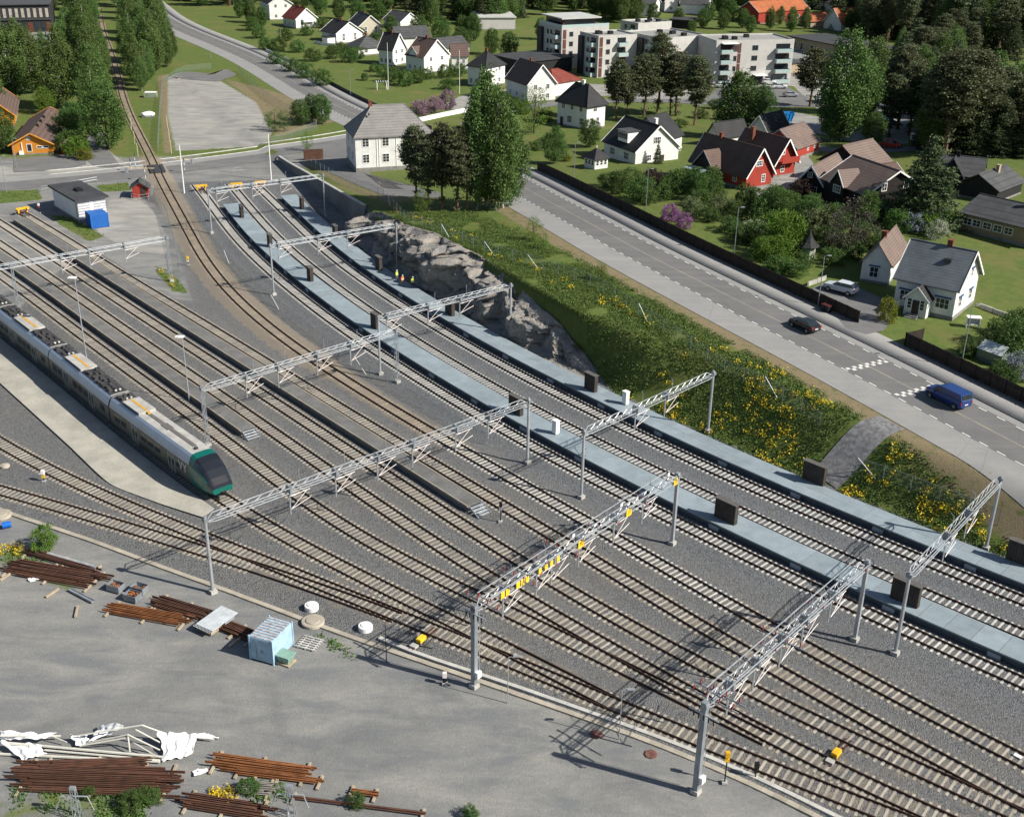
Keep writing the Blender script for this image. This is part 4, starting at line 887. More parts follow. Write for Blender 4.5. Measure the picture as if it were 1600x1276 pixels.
def house(lab, A, B, C=None, depth=None, h=4, rise=3, ridge='x', wall=W_WHITE, roof=R_BLACK, kind_='gable', wins=(), trim=None, ov=.45, plinth=.35, cat='house', name='house', chim=(), door=None, group=None, frame=M_TRIM, hood=None):
    a, b, L, D, rz = frame_of(A, B, C, depth)
    r = thing(name, lab, cat, a, rz, group)
    walls(r, L, D, h, rise, ridge, wall, kind_ == 'gable', plinth); roof_parts(r, L, D, h, rise, kind_, ridge, roof, ov, trim=trim)
    for w in wins:
        f, us, zs, ww, hh = w[:5]; pn = w[5] if len(w) > 5 else (2, 2)
        for u in us:
            for z in zs: window(r, f, u, z, ww, hh, L, D, pn, frame, hood)
    for u, v, cm in chim:
        zt = h + rise + .75; c = MB(); c.b(u * L - .35, u * L + .35, v * D - .3, v * D + .3, h + rise * .5, zt); c.b(u * L - .42, u * L + .42, v * D - .37, v * D + .37, zt, zt + .12); c.build('chimney', cm, r)
    if door:
        f, u = door; loc, rr = {'f': ((u * L, 0, 1.05), 0), 'r': ((L, u * D, 1.05), math.pi / 2), 'l': ((0, u * D, 1.05), -math.pi / 2)}[f]
        o = MB().box((0, -.03, 0), (1.0, .08, 2.1)).build('door', pm('door wood', (.05, .03, .03), .5), r, loc); o.rotation_euler.z = rr; MB().box((.36, -.09, 0), (.05, .06, .14)).build('handle', M_GALV, o)
    return r, L, D
def dormer(r, x, y, z, w, d, h, rise, wall, roofm, face=0.0, frame=M_TRIM, trim=None):
    """small gabled dormer/porch: front at (x, y), ridge running back along +y (before rotation)"""
    o = MB(); o.b(-w / 2, w / 2, 0, d, 0, h); o.add([(-w / 2, 0, h), (w / 2, 0, h), (0, 0, h + rise - .08), (-w / 2, d, h), (w / 2, d, h), (0, d, h + rise - .08)], [(0, 1, 2), (3, 4, 5), (0, 2, 5, 3), (1, 2, 5, 4)])
    q = o.build('dormer', wall, r, (x, y, z)); q.rotation_euler.z = face
    e = .3; sl = rise / (w / 2)
    for s in (-1, 1):
        V = [(s * (w / 2 + e), -e, h - sl * e), (0, -e, h + rise), (0, d, h + rise), (s * (w / 2 + e), d, h - sl * e)]; V += [(v[0], v[1], v[2] - .12) for v in V]
        MB().add(V, [(0, 1, 2, 3), (4, 5, 6, 7), (0, 1, 5, 4), (1, 2, 6, 5), (2, 3, 7, 6), (3, 0, 4, 7)]).build('dormer_roof', roofm, q)
        if trim: MB().beam((s * (w / 2 + e), -e - .03, h - sl * e - .05), (0, -e - .03, h + rise - .04), .06, .2).build('bargeboard', trim, q)
    return q
BR = W_BRICKR
# the big white building by the crossing
r, L, D = house('large white two-storey building with grey slate hip roof beside the level crossing road', (557, 270), (677, 262), depth=11, h=7.4, rise=5.0, kind_='hip', roof=R_GREY, plinth=.9, ov=.35,
      wins=[('f', (.13, .385, .64, .89), (2.75, 6.0), 1.45, 1.8, (2, 3)), ('l', (.3, .7), (2.75, 6.0), 1.4, 1.8, (2, 3))], chim=((.27, .5, BR),), cat='building', name='white_building')
for u in (.27, .3, .52): MB().box((u * L, -.05, 4.1), (.08, .1, 6.4)).build('downpipe' if u == .3 else 'corner_board', M_TRIM, r)
MB().box((L * .22, D * .28, 11.0), (.3, .3, .5)).build('roof_vent', R_DGREY, r)
# the white house with glazed grey tiles by the main road
r, L, D = house('white timber house with glazed grey roof, gabled porch and blue window hoods', (1395, 478.5), (1486.7, 501.7), C=(1519.3, 472.9), h=4.5, rise=3.9, roof=R_GLAZ, trim=M_TRIM, ov=.5,
      wins=[('f', (.16,), (1.9,), 1.3, 1.5, (2, 2)), ('f', (.80,), (1.9,), 1.9, 1.5, (3, 2)), ('r', (.25, .72), (1.9,), 1.2, 1.4), ('r', (.38, .62), (5.2,), .8, 1.1)], chim=((.6, .52, BR),), hood=M_BLUET)
q = dormer(r, L * .45, -1.9, -.1, 3.0, 1.9, 2.7, 1.5, W_WHITE, R_BLACK, trim=M_TRIM)
for x, w in ((-.85, .7), (.85, .7)): window(q, 'f', 0.5, 1.75, w, 1.5, 0.0, 1, (1, 3)).location = (x, 0, 1.75)
MB().box((0, -.03, 1.25), (.9, .08, 2.1)).build('door', pm('door wood', (.05, .03, .03), .5), q)
for k in range(3): MB().box((L * .45 - .2, -2.15 - .3 * k, .25 - .17 * k), (1.7, .32, .16)).build('step', pm('grey step', (.2, .2, .2), .9), r)
MB().box((L * .68, D * .3, 7.0), (.9, .7, .5)).build('rooflight', M_GLASS, r)
r, L, D = house('white timber cottage wing with weathered slate roof beside the parked silver car', (1343.2, 438.6), (1387, 446.8), depth=10.5, h=3.3, rise=2.6, ridge='y', roof=R_TAN, wins=[('f', (.45,), (1.6,), 1.3, 1.6, (2, 2))], chim=((.45, .35, BR),), hood=M_BLUET, ov=.4)
# white houses round the lawn
r, L, D = house('white house with steep black roof and shed dormer beside the small white pavilion', (943, 245), (992.3, 256.7), C=(1035.5, 243.5), h=3.7, rise=4.6, trim=M_TRIM, wins=[('f', (.28, .72), (1.9,), 1.9, 1.5, (4, 2)), ('r', (.32,), (1.8,), 1.0, 1.3), ('r', (.48,), (5.3,), 1.9, 1.4, (4, 2))], chim=((.75, .62, W_WHITE),), door=('r', .62))
MB().b(L * .38, L * .68, D * .04, D * .36, 4.4, 6.6).build('dormer', M_TRIM, r); MB().b(L * .36, L * .70, D * .0, D * .42, 6.6, 6.75).build('dormer_roof', R_DGREY, r); MB().b(L * .40, L * .66, D * .03, D * .05, 5.1, 6.2).build('dormer_glass', M_GLASS, r)
house('black-roofed white wing with a large window band behind the steep-roofed house', (1036, 243.5), (1064, 235.5), depth=9, h=3.6, rise=4.0, wins=[('f', (.5,), (1.6,), 3.4, 1.5, (5, 2))], cat='house')
house('tall white two-storey villa with black hip roof among pines', (870.7, 194), (915.8, 203), C=(950, 199), h=6.4, rise=4.0, kind_='hip', ov=.6, wins=[('f', (.2, .5, .8), (5.0,), 1.1, 1.6), ('f', (.42, .84), (1.9,), 1.6, 1.7, (3, 2)), ('r', (.45,), (5.0,), 1.3, 1.6), ('r', (.3, .6), (1.9,), 1.1, 1.8)], chim=((.55, .5, W_WHITE),), door=('f', .15))
a = G(931, 262); r = thing('garden_pavilion', 'small white square pavilion with pyramid tile roof on the lawn', 'pavilion', a, R(35))
MB().b(-1.7, 1.7, -1.7, 1.7, -.3, 2.2).build('wall', W_WHITE, r); m = MB(); m.add([(-2.2, -2.2, 2.15), (2.2, -2.2, 2.15), (2.2, 2.2, 2.15), (-2.2, 2.2, 2.15), (0, 0, 4.1)], [(0, 1, 4), (1, 2, 4), (2, 3, 4), (3, 0, 4), (0, 1, 2, 3)]); m.build('roof', R_BLACK, r); MB().bar((0, 0, 4.0), (0, 0, 4.5), .1, 6).build('finial', M_TRIM, r)
for f in 'flr':
    for u in (.2, .5, .8): window(r, f, u, 1.35, .8, 1.1, 3.4, 3.4, (1, 2)).location.x -= 1.7
for o in list(r.children):
    if o.name.startswith('window'): o.location.y -= 1.7
# red houses
r, L, D = house('bright red timber house with white bargeboards and a cross gable facing the garden', (1164.6, 297), (1204.1, 290.6), depth=15, h=3.0, rise=4.4, ridge='y', wall=W_RED, roof=R_BROWN, trim=M_TRIM, ov=.55, wins=[('f', (.45,), (4.6,), 1.7, 1.1, (4, 2)), ('f', (.66,), (1.7,), 1.0, 1.5, (2, 3)), ('l', (.2,), (1.6,), 1.0, 1.3)], chim=((.5, .72, BR),))
q = dormer(r, -2.2, D * .62, 0, 5.2, 3.6, 3.0, 2.8, W_BROWN, R_BROWN, -math.pi / 2, trim=pm('grey trim', (.30, .34, .36), .6)); MB().box((0, -1.6, 2.45), (4.6, 2.6, .12)).build('awning', pm('pale awning', (.42, .52, .62), .5), q)
r, L, D = house('red timber house with a gabled balcony behind the bright red one', (1208, 278), (1240, 273), depth=11, h=3.4, rise=3.9, ridge='y', wall=W_RED, roof=R_BROWN, trim=M_TRIM, ov=.7, wins=[('f', (.36,), (4.9,), .95, 1.3), ('f', (.4,), (1.5,), 1.0, 1.3)], chim=((.3, .75, BR),))
m = MB(); m.b(L * .1, L * .95, -1.4, -1.3, 3.0, 4.0); m.b(L * .1, L * .95, -1.4, 0, 2.85, 3.0); m.build('balcony', W_RED, r)
house('red outbuilding with white door and two small windows behind the courtyard', (1243, 249.5), (1278, 239), depth=8.5, h=2.5, rise=3.2, wall=W_RED, roof=R_TAN, ov=.35, trim=pm('grey trim', (.30, .34, .36), .6), wins=[('f', (.5, .8), (1.55,), .8, .9)], name='outbuilding', cat='outbuilding')
house('white garage with black tile roof below the leafy tree', (1103.5, 225), (1121.5, 228), depth=9, h=2.5, rise=2.6, ridge='y', roof=R_BLACK, name='garage', cat='garage')
house('small white gabled house with dark roof behind the red houses', (1170, 219), (1197, 222), depth=9, h=3.0, rise=3.0, ridge='y', roof=R_BLACK, trim=M_TRIM)
# dark brown houses with white trim
r, L, D = house('dark brown gabled house end with white trim beside the maroon bush', (1245, 307), (1282, 312), depth=12, h=3.2, rise=2.7, ridge='y', wall=W_BROWN, roof=R_TAN, trim=M_TRIM, ov=.6, wins=[('f', (.45,), (4.2,), .9, 1.0), ('f', (.55,), (1.6,), 2.2, 1.2, (4, 2))])
r, L, D = house('dark brown two-storey house with pale blue gables and brown tiles', (1287, 290, 4.6), (1352, 315, 4.6), C=(1402, 292, 4.6), h=4.4, rise=3.3, wall=W_BROWN, roof=R_TAN, trim=M_TRIM, ov=.6, wins=[('r', (.3, .68), (5.0,), 1.1, 1.4), ('r', (.28, .68), (1.8,), 1.3, 1.5)])
q = dormer(r, L * .42, -.9, 2.6, 3.4, 4.0, 2.0, 2.2, W_BROWN, R_TAN, trim=M_TRIM); window(q, 'f', 0, .9, 2.0, 1.3, 0, 1, (3, 2))
r, L, D = house('dark brown barn with a broad tan tile roof behind the brown house', (1350.4, 262.7, 2.9), (1393, 252.7, 2.9), depth=10, h=2.9, rise=3.4, wall=W_BROWN, roof=R_TAN, ov=.5, wins=[('f', (.2, .45, .7), (1.4,), .7, 1.3, (1, 2))], name='barn', cat='barn')
house('low brown-tiled shed attached beside the dark brown house', (1392, 281, 2.5), (1416, 278, 2.5), depth=7, h=2.4, rise=2.2, wall=W_BROWN, roof=R_BROWN, name='shed', cat='shed', trim=M_TRIM)
r, L, D = house('long black house with a steep black entrance gable under tall trees', (1462, 270, 3.1), (1532.5, 277.5, 3.1), depth=8.5, h=3.1, rise=2.4, wall=W_BLACK, roof=R_DGREY, ov=.5, chim=((.4, .5, W_BLACK),)); dormer(r, L * .36, -1.6, 0, 4.6, 4, 2.6, 3.4, W_BLACK, R_BLACK, trim=W_BLACK)
r, L, D = house('black cabin with brick chimney beside the long black house', (1559.7, 296, 2.6), (1598.7, 281, 2.6), depth=7.5, h=2.6, rise=2.1, wall=W_BLACK, roof=R_DGREY, ov=.5, chim=((.55, .4, W_BRICK),))
house('long ochre timber bungalow with dark shallow roof above its lawn', (1505, 332.5, 3.2), (1625, 361, 3.2), depth=11, h=3.2, rise=1.9, wall=W_YEL, roof=R_DGREY, ov=.6, wins=[('f', (.08, .2, .34, .48, .62), (1.7,), 1.5, 1.2)], chim=((.62, .45, BR),))
# row of white houses beyond the lawn
def rowhouse(lab, A, B, C, h, rise, roof, kind_='gable', wins=True, wall=W_WHITE, chim=True, ridge='x', trim=M_TRIM):
    ws = [('r', (.28, .72), (1.6, h - 1.1), 1.1, 1.3), ('f', (.2, .5, .8), (1.6,), 1.0, 1.3)] if wins else []
    return house(lab, A, B, C=C, h=h, rise=rise, roof=roof, kind_=kind_, wins=ws, wall=wall, trim=trim if kind_ == 'gable' else None, chim=((.5, .5, BR),) if chim else (), ridge=ridge)
r, L, D = rowhouse('white house with dark roof and long dormer at the left of the twin white houses', (592.5, 101.5), (614, 104), (641, 100.5), 5.4, 4.4, R_BLACK)
r, L, D = rowhouse('white house with brown half-hipped roof behind the round garden shrubs', (635.2, 111), (662.8, 116), (702, 110.5), 5.3, 4.6, R_BRN2); dormer(r, L * .4, -.1, 4.0, 3.6, 4, 2.0, 1.8, W_WHITE, R_BRN2, trim=M_TRIM)
house('white annex with brown roof joined to the half-hipped white house', (706, 109), (731, 109), depth=9, h=4.4, rise=3.0, roof=R_BRN2, wins=[('f', (.4,), (2.6,), 1.0, 1.6), ('f', (.75,), (2.6,), .8, 1.4)])
house('grey-roofed white house tucked behind the brown-roofed annex', (688, 95), (733, 90), depth=9, h=4.0, rise=2.6, roof=R_DGREY)
house('pale grey-roofed white house behind the twin white houses', (622, 78), (672, 76), depth=10, h=4.2, rise=3.0, roof=R_DGREY)
rowhouse('white villa with black hip roof and flagpole beside its drive', (731, 133.5), (758, 137.5), (802, 133), 6.0, 3.6, R_BLACK, 'hip')
rowhouse('white house with curved gable and red-brown roof behind a leafy tree', (791, 149), (824, 161), (866, 157), 5.2, 4.8, R_BRN2)
house('white house with bright red tile roof between the curved gable and the villa', (864, 153), (906, 146), depth=10, h=4.2, rise=2.6, roof=R_RED, kind_='hip')
house('long low building with dark felt roof in front of the flats', (818, 121), (893, 113), depth=16, h=4.5, rise=0, kind_='flat', roof=R_FELT, wall=W_BLACK, name='low_building', cat='building')
house('pale flat-roofed shed at the edge of the wood', (748, 47), (805, 47), depth=20, h=4.5, rise=0, kind_='flat', roof=R_PALE, wall=W_GREYL, name='shed', cat='shed')
rowhouse('white two-storey house beside the road at the edge of the trees', (408, 24), (422, 32), (456, 30), 6.6, 3.0, R_BLACK)
r, L, D = rowhouse('white house with red tile roof and balcony', (443, 41), (463, 45.5), (500, 44), 3.9, 3.6, R_RED); MB().b(L + .05, L + 1.3, D * .3, D * .75, 2.4, 3.3).build('balcony', M_TRIM, r)
r, L, D = rowhouse('white house with dark roof, small sunroom and white picket fence', (503, 64), (526, 69), (565, 65), 3.8, 3.5, R_BLACK); MB().b(L - 4, L - .5, -3.4, 0, -.3, 2.3).build('sunroom', M_TRIM, r); MB().b(L - 4.2, L - .3, -3.6, 0, 2.3, 2.6).build('sunroom_roof', R_BLACK, r)
rowhouse('cream house with grey roof behind the white sunroom house', (545, 51), (562, 58), (596, 56), 4.0, 3.6, R_DGREY, wall=W_CREAM)
rowhouse('bungalow with broad grey hip roof below the cream house', (541, 83), (560, 88), (600, 83), 2.7, 3.2, R_DGREY, 'hip')
house('white house with grey roof at the back, second row', (600, 42), (626, 47), depth=9, h=3.2, rise=3.0, roof=R_DGREY, trim=M_TRIM)
# orange house and its red shed
r, L, D = house('orange timber house with long brown roof and roof vents', (20.5, 242.5), (83.4, 240.6), depth=30, h=2.6, rise=2.2, ridge='y', wall=W_ORG, roof=R_BRN2, ov=.7, trim=pm('orange trim', (.68, .30, .05), .6), wins=[('f', (.43,), (1.5,), 1.1, 1.7, (1, 1)), ('f', (.68, .84), (1.6,), 1.2, .6, (1, 1))], plinth=.3)
for y in (.25, .42, .58): MB().b(L * .53, L * .58, D * y, D * y + .7, 4.2, 5.1).build('roof_vent', M_BLACK, r)
MB().box((L * .25, -.1, 1.6), (.18, .15, 2.2)).build('flue_pipe', M_TRIM, r); MB().box((L * .22, -.3, .5), (.9, .5, .8)).build('heat_pump', M_TRIM, r); MB().box((L * .43, -.03, 3.6), (.9, .06, 1.0)).build('gable_panel', W_GREYL, r)
house('orange-gabled wing with brown roof behind the long orange house', (-18, 200), (24, 198), depth=22, h=3.2, rise=2.6, ridge='y', wall=W_ORG, roof=R_BRN2, ov=.7, trim=pm('orange trim', (.68, .30, .05), .6))
house('tiny red shed with grey roof beside the orange house', (96, 241), (108, 241), depth=3, h=2.0, rise=.7, wall=W_RED, roof=R_TAN, name='shed', cat='shed', ridge='y', plinth=0)
r, L, D = house('dark commercial building with pale upper panels behind the birches', (-70, 53.5), (82, 50), depth=40, h=9.8, rise=0, kind_='flat', wall=pm('dark facade', (.035, .036, .04), .6), roof=R_FELT, name='office_building', cat='building', plinth=0)
k = int(L / 2.0)
for i in range(k): MB().box((L * (i + .5) / k, -.05, 6.9), (1.05, .1, 3.2)).build('facade_panel', pm('pale panel', (.36, .33, .30), .7), r)
for i in range(k):
    if i % 3: MB().box((L * (i + .5) / k, -.02, 2.0), (1.5, .08, 3.2)).build('window', M_GLASS, r)
    else: MB().box((L * (i + .5) / k, -.04, 1.8), (1.5, .1, 3.4)).build('door', pm('rust door', (.12, .035, .02), .6), r)
MB().b(-.4, L + .4, -.5, .0, 4.4, 4.9).build('canopy', R_FELT, r); MB().b(-.6, L + .6, -.7, D, 9.75, 10.2).build('parapet', R_DGREY, r)
# railway buildings
r, L, D = house('white flat-roofed railway building with ribbed corners and black roof', (86, 325), (125.3, 349), C=(173.5, 345), h=4.0, rise=0, kind_='flat', roof=R_FELT, wall=pm('white render', (.72, .73, .74), .8, .04, .5), name='railway_building', cat='building', plinth=.5, ov=.55)
for x0, face in ((0, 'r'), (1, 'r'), (1, 'f')):
    for z in range(7):
        m = MB()
        if face == 'r': m.b(L, L + .08, (D - 2.2 if x0 else .0), (D if x0 else 2.2), .55 + z * .48, .80 + z * .48)
        else: m.b(L - 1.2, L, -.08, 0, .55 + z * .48, .80 + z * .48)
        m.build('corner_rib', pm('grey rib', (.40, .41, .43), .8), r)
MB().b(L * .45, L * .6, D * .4, D * .62, 4.34, 4.75).build('roof_hatch', M_BLACK, r)
a, b, L, D, rz = frame_of((136, 351.5), (144, 358.3), C=(164.5, 355)); r = thing('shipping_container', 'blue corrugated shipping container beside the white railway building', 'container', a, rz); M_BLUE = pm('container blue', (.02, .12, .42), .5, .08, .6)
m = MB(); m.b(0, L, 0, D, .1, 2.55); m.build('body', M_BLUE, r); m = MB()
for i in range(int(D / .3)): m.b(L, L + .05, i * .3 + .05, i * .3 + .2, .25, 2.4)
for i in range(int(L / .3)): m.b(i * .3 + .05, i * .3 + .2, -.05, 0, .25, 2.4)
m.build('corrugation', M_BLUE, r); m = MB()
for x in (0, L):
    for y in (0, D): m.box((x, y, 1.3), (.14, .14, 2.6))
m.build('corner_post', M_BLUE, r)
house('small red brick hut with grey roof at the level crossing', (208, 310.5), (232.5, 309.5), depth=3.0, h=2.3, rise=1.0, wall=W_RED, roof=R_DGREY, name='signal_hut', cat='hut', ridge='y', plinth=.15, door=('f', .7))
# flats
def flats(lab, A, B, C, h, left, right, pent=None, name='apartment_block'):
    a, b, L, D, rz = frame_of(A, B, C); r = thing(name, lab, 'apartment building', a, rz, 'blocks of flats')
    MB().b(0, L, 0, D, -.8, h).build('wall', W_GREYL, r); MB().b(.25, L - .25, .25, D - .25, h, h + .06).build('roof', R_GRAVEL, r)
    m = MB(); m.b(0, L, 0, .22, h, h + .5); m.b(0, L, D - .22, D, h, h + .5); m.b(0, .22, .22, D - .22, h, h + .5); m.b(L - .22, L, .22, D - .22, h, h + .5); m.build('parapet', W_GREYL, r)
    rr = random.Random(int(L * 10))
    for k in range(4): x, y = rr.uniform(.2, .8) * L, rr.uniform(.2, .8) * D; MB().b(x - .7, x + .7, y - .7, y + .7, h + .06, h + 1.0).build('roof_vent', M_BLACK, r)
    for face, spec in (('f', left), ('r', right)):
        W = L if face == 'f' else D
        for u, w, typ in spec:
            for s in range(4):
                z = 1.6 + s * 3.0
                if z > h - 1: continue
                if typ == 'w': window(r, face, u, z, w, 1.5, L, D, (max(1, int(w / .8)), 1), pm('grey frame', (.14, .14, .15), .5))
                elif typ == 'b':
                    z0 = z - 1.45; o = MB(); o.b(-w / 2, w / 2, -1.7, 0, z0, z0 + .18); o2 = MB(); o2.b(-w / 2, w / 2, -1.72, -1.66, z0 + .2, z0 + 1.2); o2.b(-w / 2, -w / 2 + .06, -1.7, 0, z0 + .2, z0 + 1.2); o2.b(w / 2 - .06, w / 2, -1.7, 0, z0 + .2, z0 + 1.2)
                    o3 = MB(); o3.b(-w / 2 + .2, w / 2 - .2, -.05, 0, z0 + .2, z0 + 2.5)
                    loc, rz_ = ((u * L, 0, 0), 0) if face == 'f' else ((L, u * D, 0), math.pi / 2)
                    q = o.build('balcony', W_GREYL, r, loc); q.rotation_euler.z = rz_; o2.build('glass_rail', pm('balcony glass', (.36, .46, .46), .3, .05, spec=.6), q); o3.build('balcony_door', M_GLASS, q)
                elif typ == 'd':
                    if s == 0:
                        q = MB().b(-w / 2, w / 2, -.9, 0, -.5, h - .6).build('dark_bay', pm('dark bay', (.045, .042, .045), .6), r, (u * L, 0, 0) if face == 'f' else (L, u * D, 0)); q.rotation_euler.z = 0 if face == 'f' else math.pi / 2
                elif typ == 'p':
                    q = MB().b(-w / 2, w / 2, -.06, 0, z - 1.4, z + 1.4).build('brick_panel', pm('brown panel', (.12, .05, .04), .8), r, (u * L, 0, 0) if face == 'f' else (L, u * D, 0)); q.rotation_euler.z = 0 if face == 'f' else math.pi / 2
    if pent:
        x0, x1, y0, y1 = pent; m = MB(); m.b(x0 * L, x1 * L, y0 * D, y1 * D, h, h + 2.8); m.build('penthouse', W_BRICKR, r); MB().b(x0 * L - 1.2, x1 * L + 1.2, y0 * D - 1.2, y1 * D + 1.2, h + 2.8, h + 3.2).build('penthouse_roof', R_PALE, r)
        for face in 'fr':
            m = MB()
            if face == 'f': m.b(x0 * L + .4, x1 * L - .4, y0 * D - .05, y0 * D, h + .5, h + 2.4)
            else: m.b(x1 * L, x1 * L + .05, y0 * D + .4, y1 * D - .4, h + .9, h + 2.4)
            m.build('penthouse_glass', M_GLASS, r)
        m = MB(); m.b(0, L, 0, .06, h + .5, h + 1.3); m.b(L - .06, L, 0, D, h + .5, h + 1.3); m.build('roof_rail', pm('balcony glass', (.36, .46, .46), .3, .05, spec=.6), r)
    return r, L, D
flats('grey block of flats with brown brick penthouse', (841, 97), (876, 108), (937, 100), 12.2, [(.12, 3.0, 'd'), (.4, 1.2, 'w'), (.55, 1.2, 'w'), (.82, 3.6, 'b')], [(.06, 1.2, 'p'), (.2, 1.4, 'w'), (.45, 1.4, 'w')], (.1, .85, .1, .8))
flats('middle grey block of flats with stacked glass balconies', (904, 113), (932.7, 122), (985, 116), 12.0, [(.15, 2.6, 'd'), (.45, 1.2, 'w'), (.75, 3.4, 'b')], [(.07, 1.2, 'p'), (.25, 1.4, 'w'), (.6, 3.4, 'b')])
flats('grey block of flats with bare side wall behind the pines', (972, 112), (1030, 126), (1094, 117), 12.0, [(.1, 4.0, 'd'), (.28, 3.2, 'b'), (.48, 3.0, 'd'), (.62, 1.4, 'w'), (.84, 3.2, 'b')], [(.08, 1.2, 'p')])
flats('dark-fronted flats block set back behind the other blocks', (968, 74), (995, 80), (1046, 76), 9.0, [(.3, 1.4, 'w'), (.7, 3.0, 'b')], [])
r, L, D = flats('pale block of flats with glass balconies facing the car park', (1086, 121), (1114, 133), (1227, 127), 12.4, [], [(.12, 3.6, 'b'), (.25, 1.0, 'w'), (.30, 1.0, 'p'), (.5, 1.9, 'w'), (.86, 5.0, 'b')])
MB().b(L, L + .1, D * .74, D * .92, -.3, 2.6).build('garage_door', pm('grey garage', (.20, .22, .23), .6), r); MB().b(L, L + 2.2, D * .5, D * .66, 2.6, 2.85).build('entrance_canopy', M_TRIM, r); MB().b(L, L + .06, D * .52, D * .64, 0, 2.5).build('entrance_glass', M_GLASS, r); MB().b(L - 3, L + .05, D * .06, D * .32, 9.6, 12.0).build('roof_terrace', pm('terrace recess', (.05, .03, .03), .8), r); MB().b(L - .2, L + 1.8, D * .06, D * .26, 12.0, 12.2).build('awning', M_TRIM, r)
# industrial and other buildings in the distance
house('long low brick depot with dark roof behind the flats', (1234, 76), (1352, 101), depth=16, h=4.2, rise=0, kind_='flat', wall=W_BRICK, roof=R_FELT, name='depot', cat='building', wins=[('f', (.06, .16, .3), (1.6,), 1.6, 2.4, (1, 1))], plinth=0, ov=1.2)
house('small buff brick building with dark roof beside the flats car park', (1231, 116), (1256, 114), depth=12, h=3.2, rise=0, kind_='flat', wall=W_BRICK, roof=R_DGREY, name='brick_building', cat='building', plinth=0)
house('dark garage row with felt roof beyond the skip', (1281, 160), (1302, 164), depth=22, h=3.0, rise=.8, ridge='y', wall=W_GREYL, roof=R_DGREY, name='garage_row', cat='garage', plinth=0)
house('brown brick garage with dark roof behind the tall birches', (1380, 108), (1410, 108), depth=14, h=3.2, rise=0, kind_='flat', wall=W_BRICK, roof=R_FELT, name='garage', cat='garage', plinth=0)
house('grey-roofed storage shed between the birches', (1372, 160), (1408, 161), depth=26, h=3.6, rise=.9, ridge='y', wall=W_BLACK, roof=R_DGREY, name='storage_shed', cat='shed', plinth=0)
house('warehouse with pale flat roof and blue-grey wall', (1534, 159), (1578, 163), depth=38, h=6.2, rise=0, kind_='flat', wall=pm('blue-grey cladding', (.17, .22, .27), .6), roof=R_PALE, name='warehouse', cat='warehouse', plinth=0)
house('building with large weathered brown roof behind the right-hand trees', (1552, 205), (1640, 200), depth=20, h=3.6, rise=4.5, wall=W_RED, roof=R_BRN2, name='barn', cat='barn', plinth=0)
house('narrow building with white metal roof between the dark pines', (1428, 182), (1448, 184), depth=30, h=3.4, rise=0, kind_='flat', wall=W_GREYL, roof=pm('white metal roof', (.66, .68, .70), .5), name='metal_shed', cat='shed', plinth=0)
house('red house with orange tile roof at the wood edge', (1184, 38), (1262, 32), depth=12, h=5.0, rise=3.6, wall=W_RED, roof=R_ORANGE, trim=M_TRIM, wins=[('f', (.2, .5, .8), (2.0,), 1.4, 1.5)])
house('white house with orange tile roof and rooflight at the wood edge', (1313, 50), (1344, 48), depth=10, h=3.4, rise=5.2, roof=R_ORANGE, trim=M_TRIM, ov=.5)
house('low orange-roofed house between the two orange roofs', (1266, 43), (1296, 42), depth=9, h=2.6, rise=2.6, roof=R_ORANGE, wall=W_BRICK)
house('white house with grey roof in the far row, by the white fence', (985, 24), (1022, 26), depth=11, h=5.2, rise=3.2, roof=R_DGREY, trim=M_TRIM, wins=[('f', (.2, .5, .8), (1.8, 4.2), 1.2, 1.3)])
house('white gabled house with dark roof in the far row', (1038, 20), (1058, 20), depth=12, h=5.2, rise=3.4, ridge='y', roof=R_BLACK, trim=M_TRIM, wins=[('f', (.5,), (1.8, 4.2), 1.2, 1.3)])
house('long white house with grey-brown roof and lit gable in the far row', (1062, 22), (1104, 24), C=(1124, 20), h=4.6, rise=4.2, roof=R_DGREY, trim=M_TRIM, wins=[('r', (.35, .65), (2.0, 4.6), 1.0, 1.4)])
house('white house with grey roof behind the red orange-roofed house', (1262, 14), (1298, 18), depth=9, h=4.0, rise=3.4, roof=R_DGREY, trim=M_TRIM)
house('brown carport with dark roof beside the far houses', (1046, 44), (1076, 46), depth=12, h=3.2, rise=0, kind_='flat', wall=W_BROWN, roof=R_FELT, name='carport', cat='carport', plinth=0)
# turret-roofed garden hut by the main road fence
a = G(1261, 403); r = thing('garden_hut', 'slender green garden hut with pointed dark turret roof', 'garden hut', a)
m = MB(); m.lathe([(1.15, -.3), (1.1, 2.0)], n=8); m.build('wall', pm('pale green boards', (.33, .36, .28), .8), r); m = MB(); m.lathe([(1.7, 1.95), (1.0, 2.5), (.55, 3.1), (.2, 3.9), (.02, 4.5)], n=8); m.build('roof', R_BLACK, r)
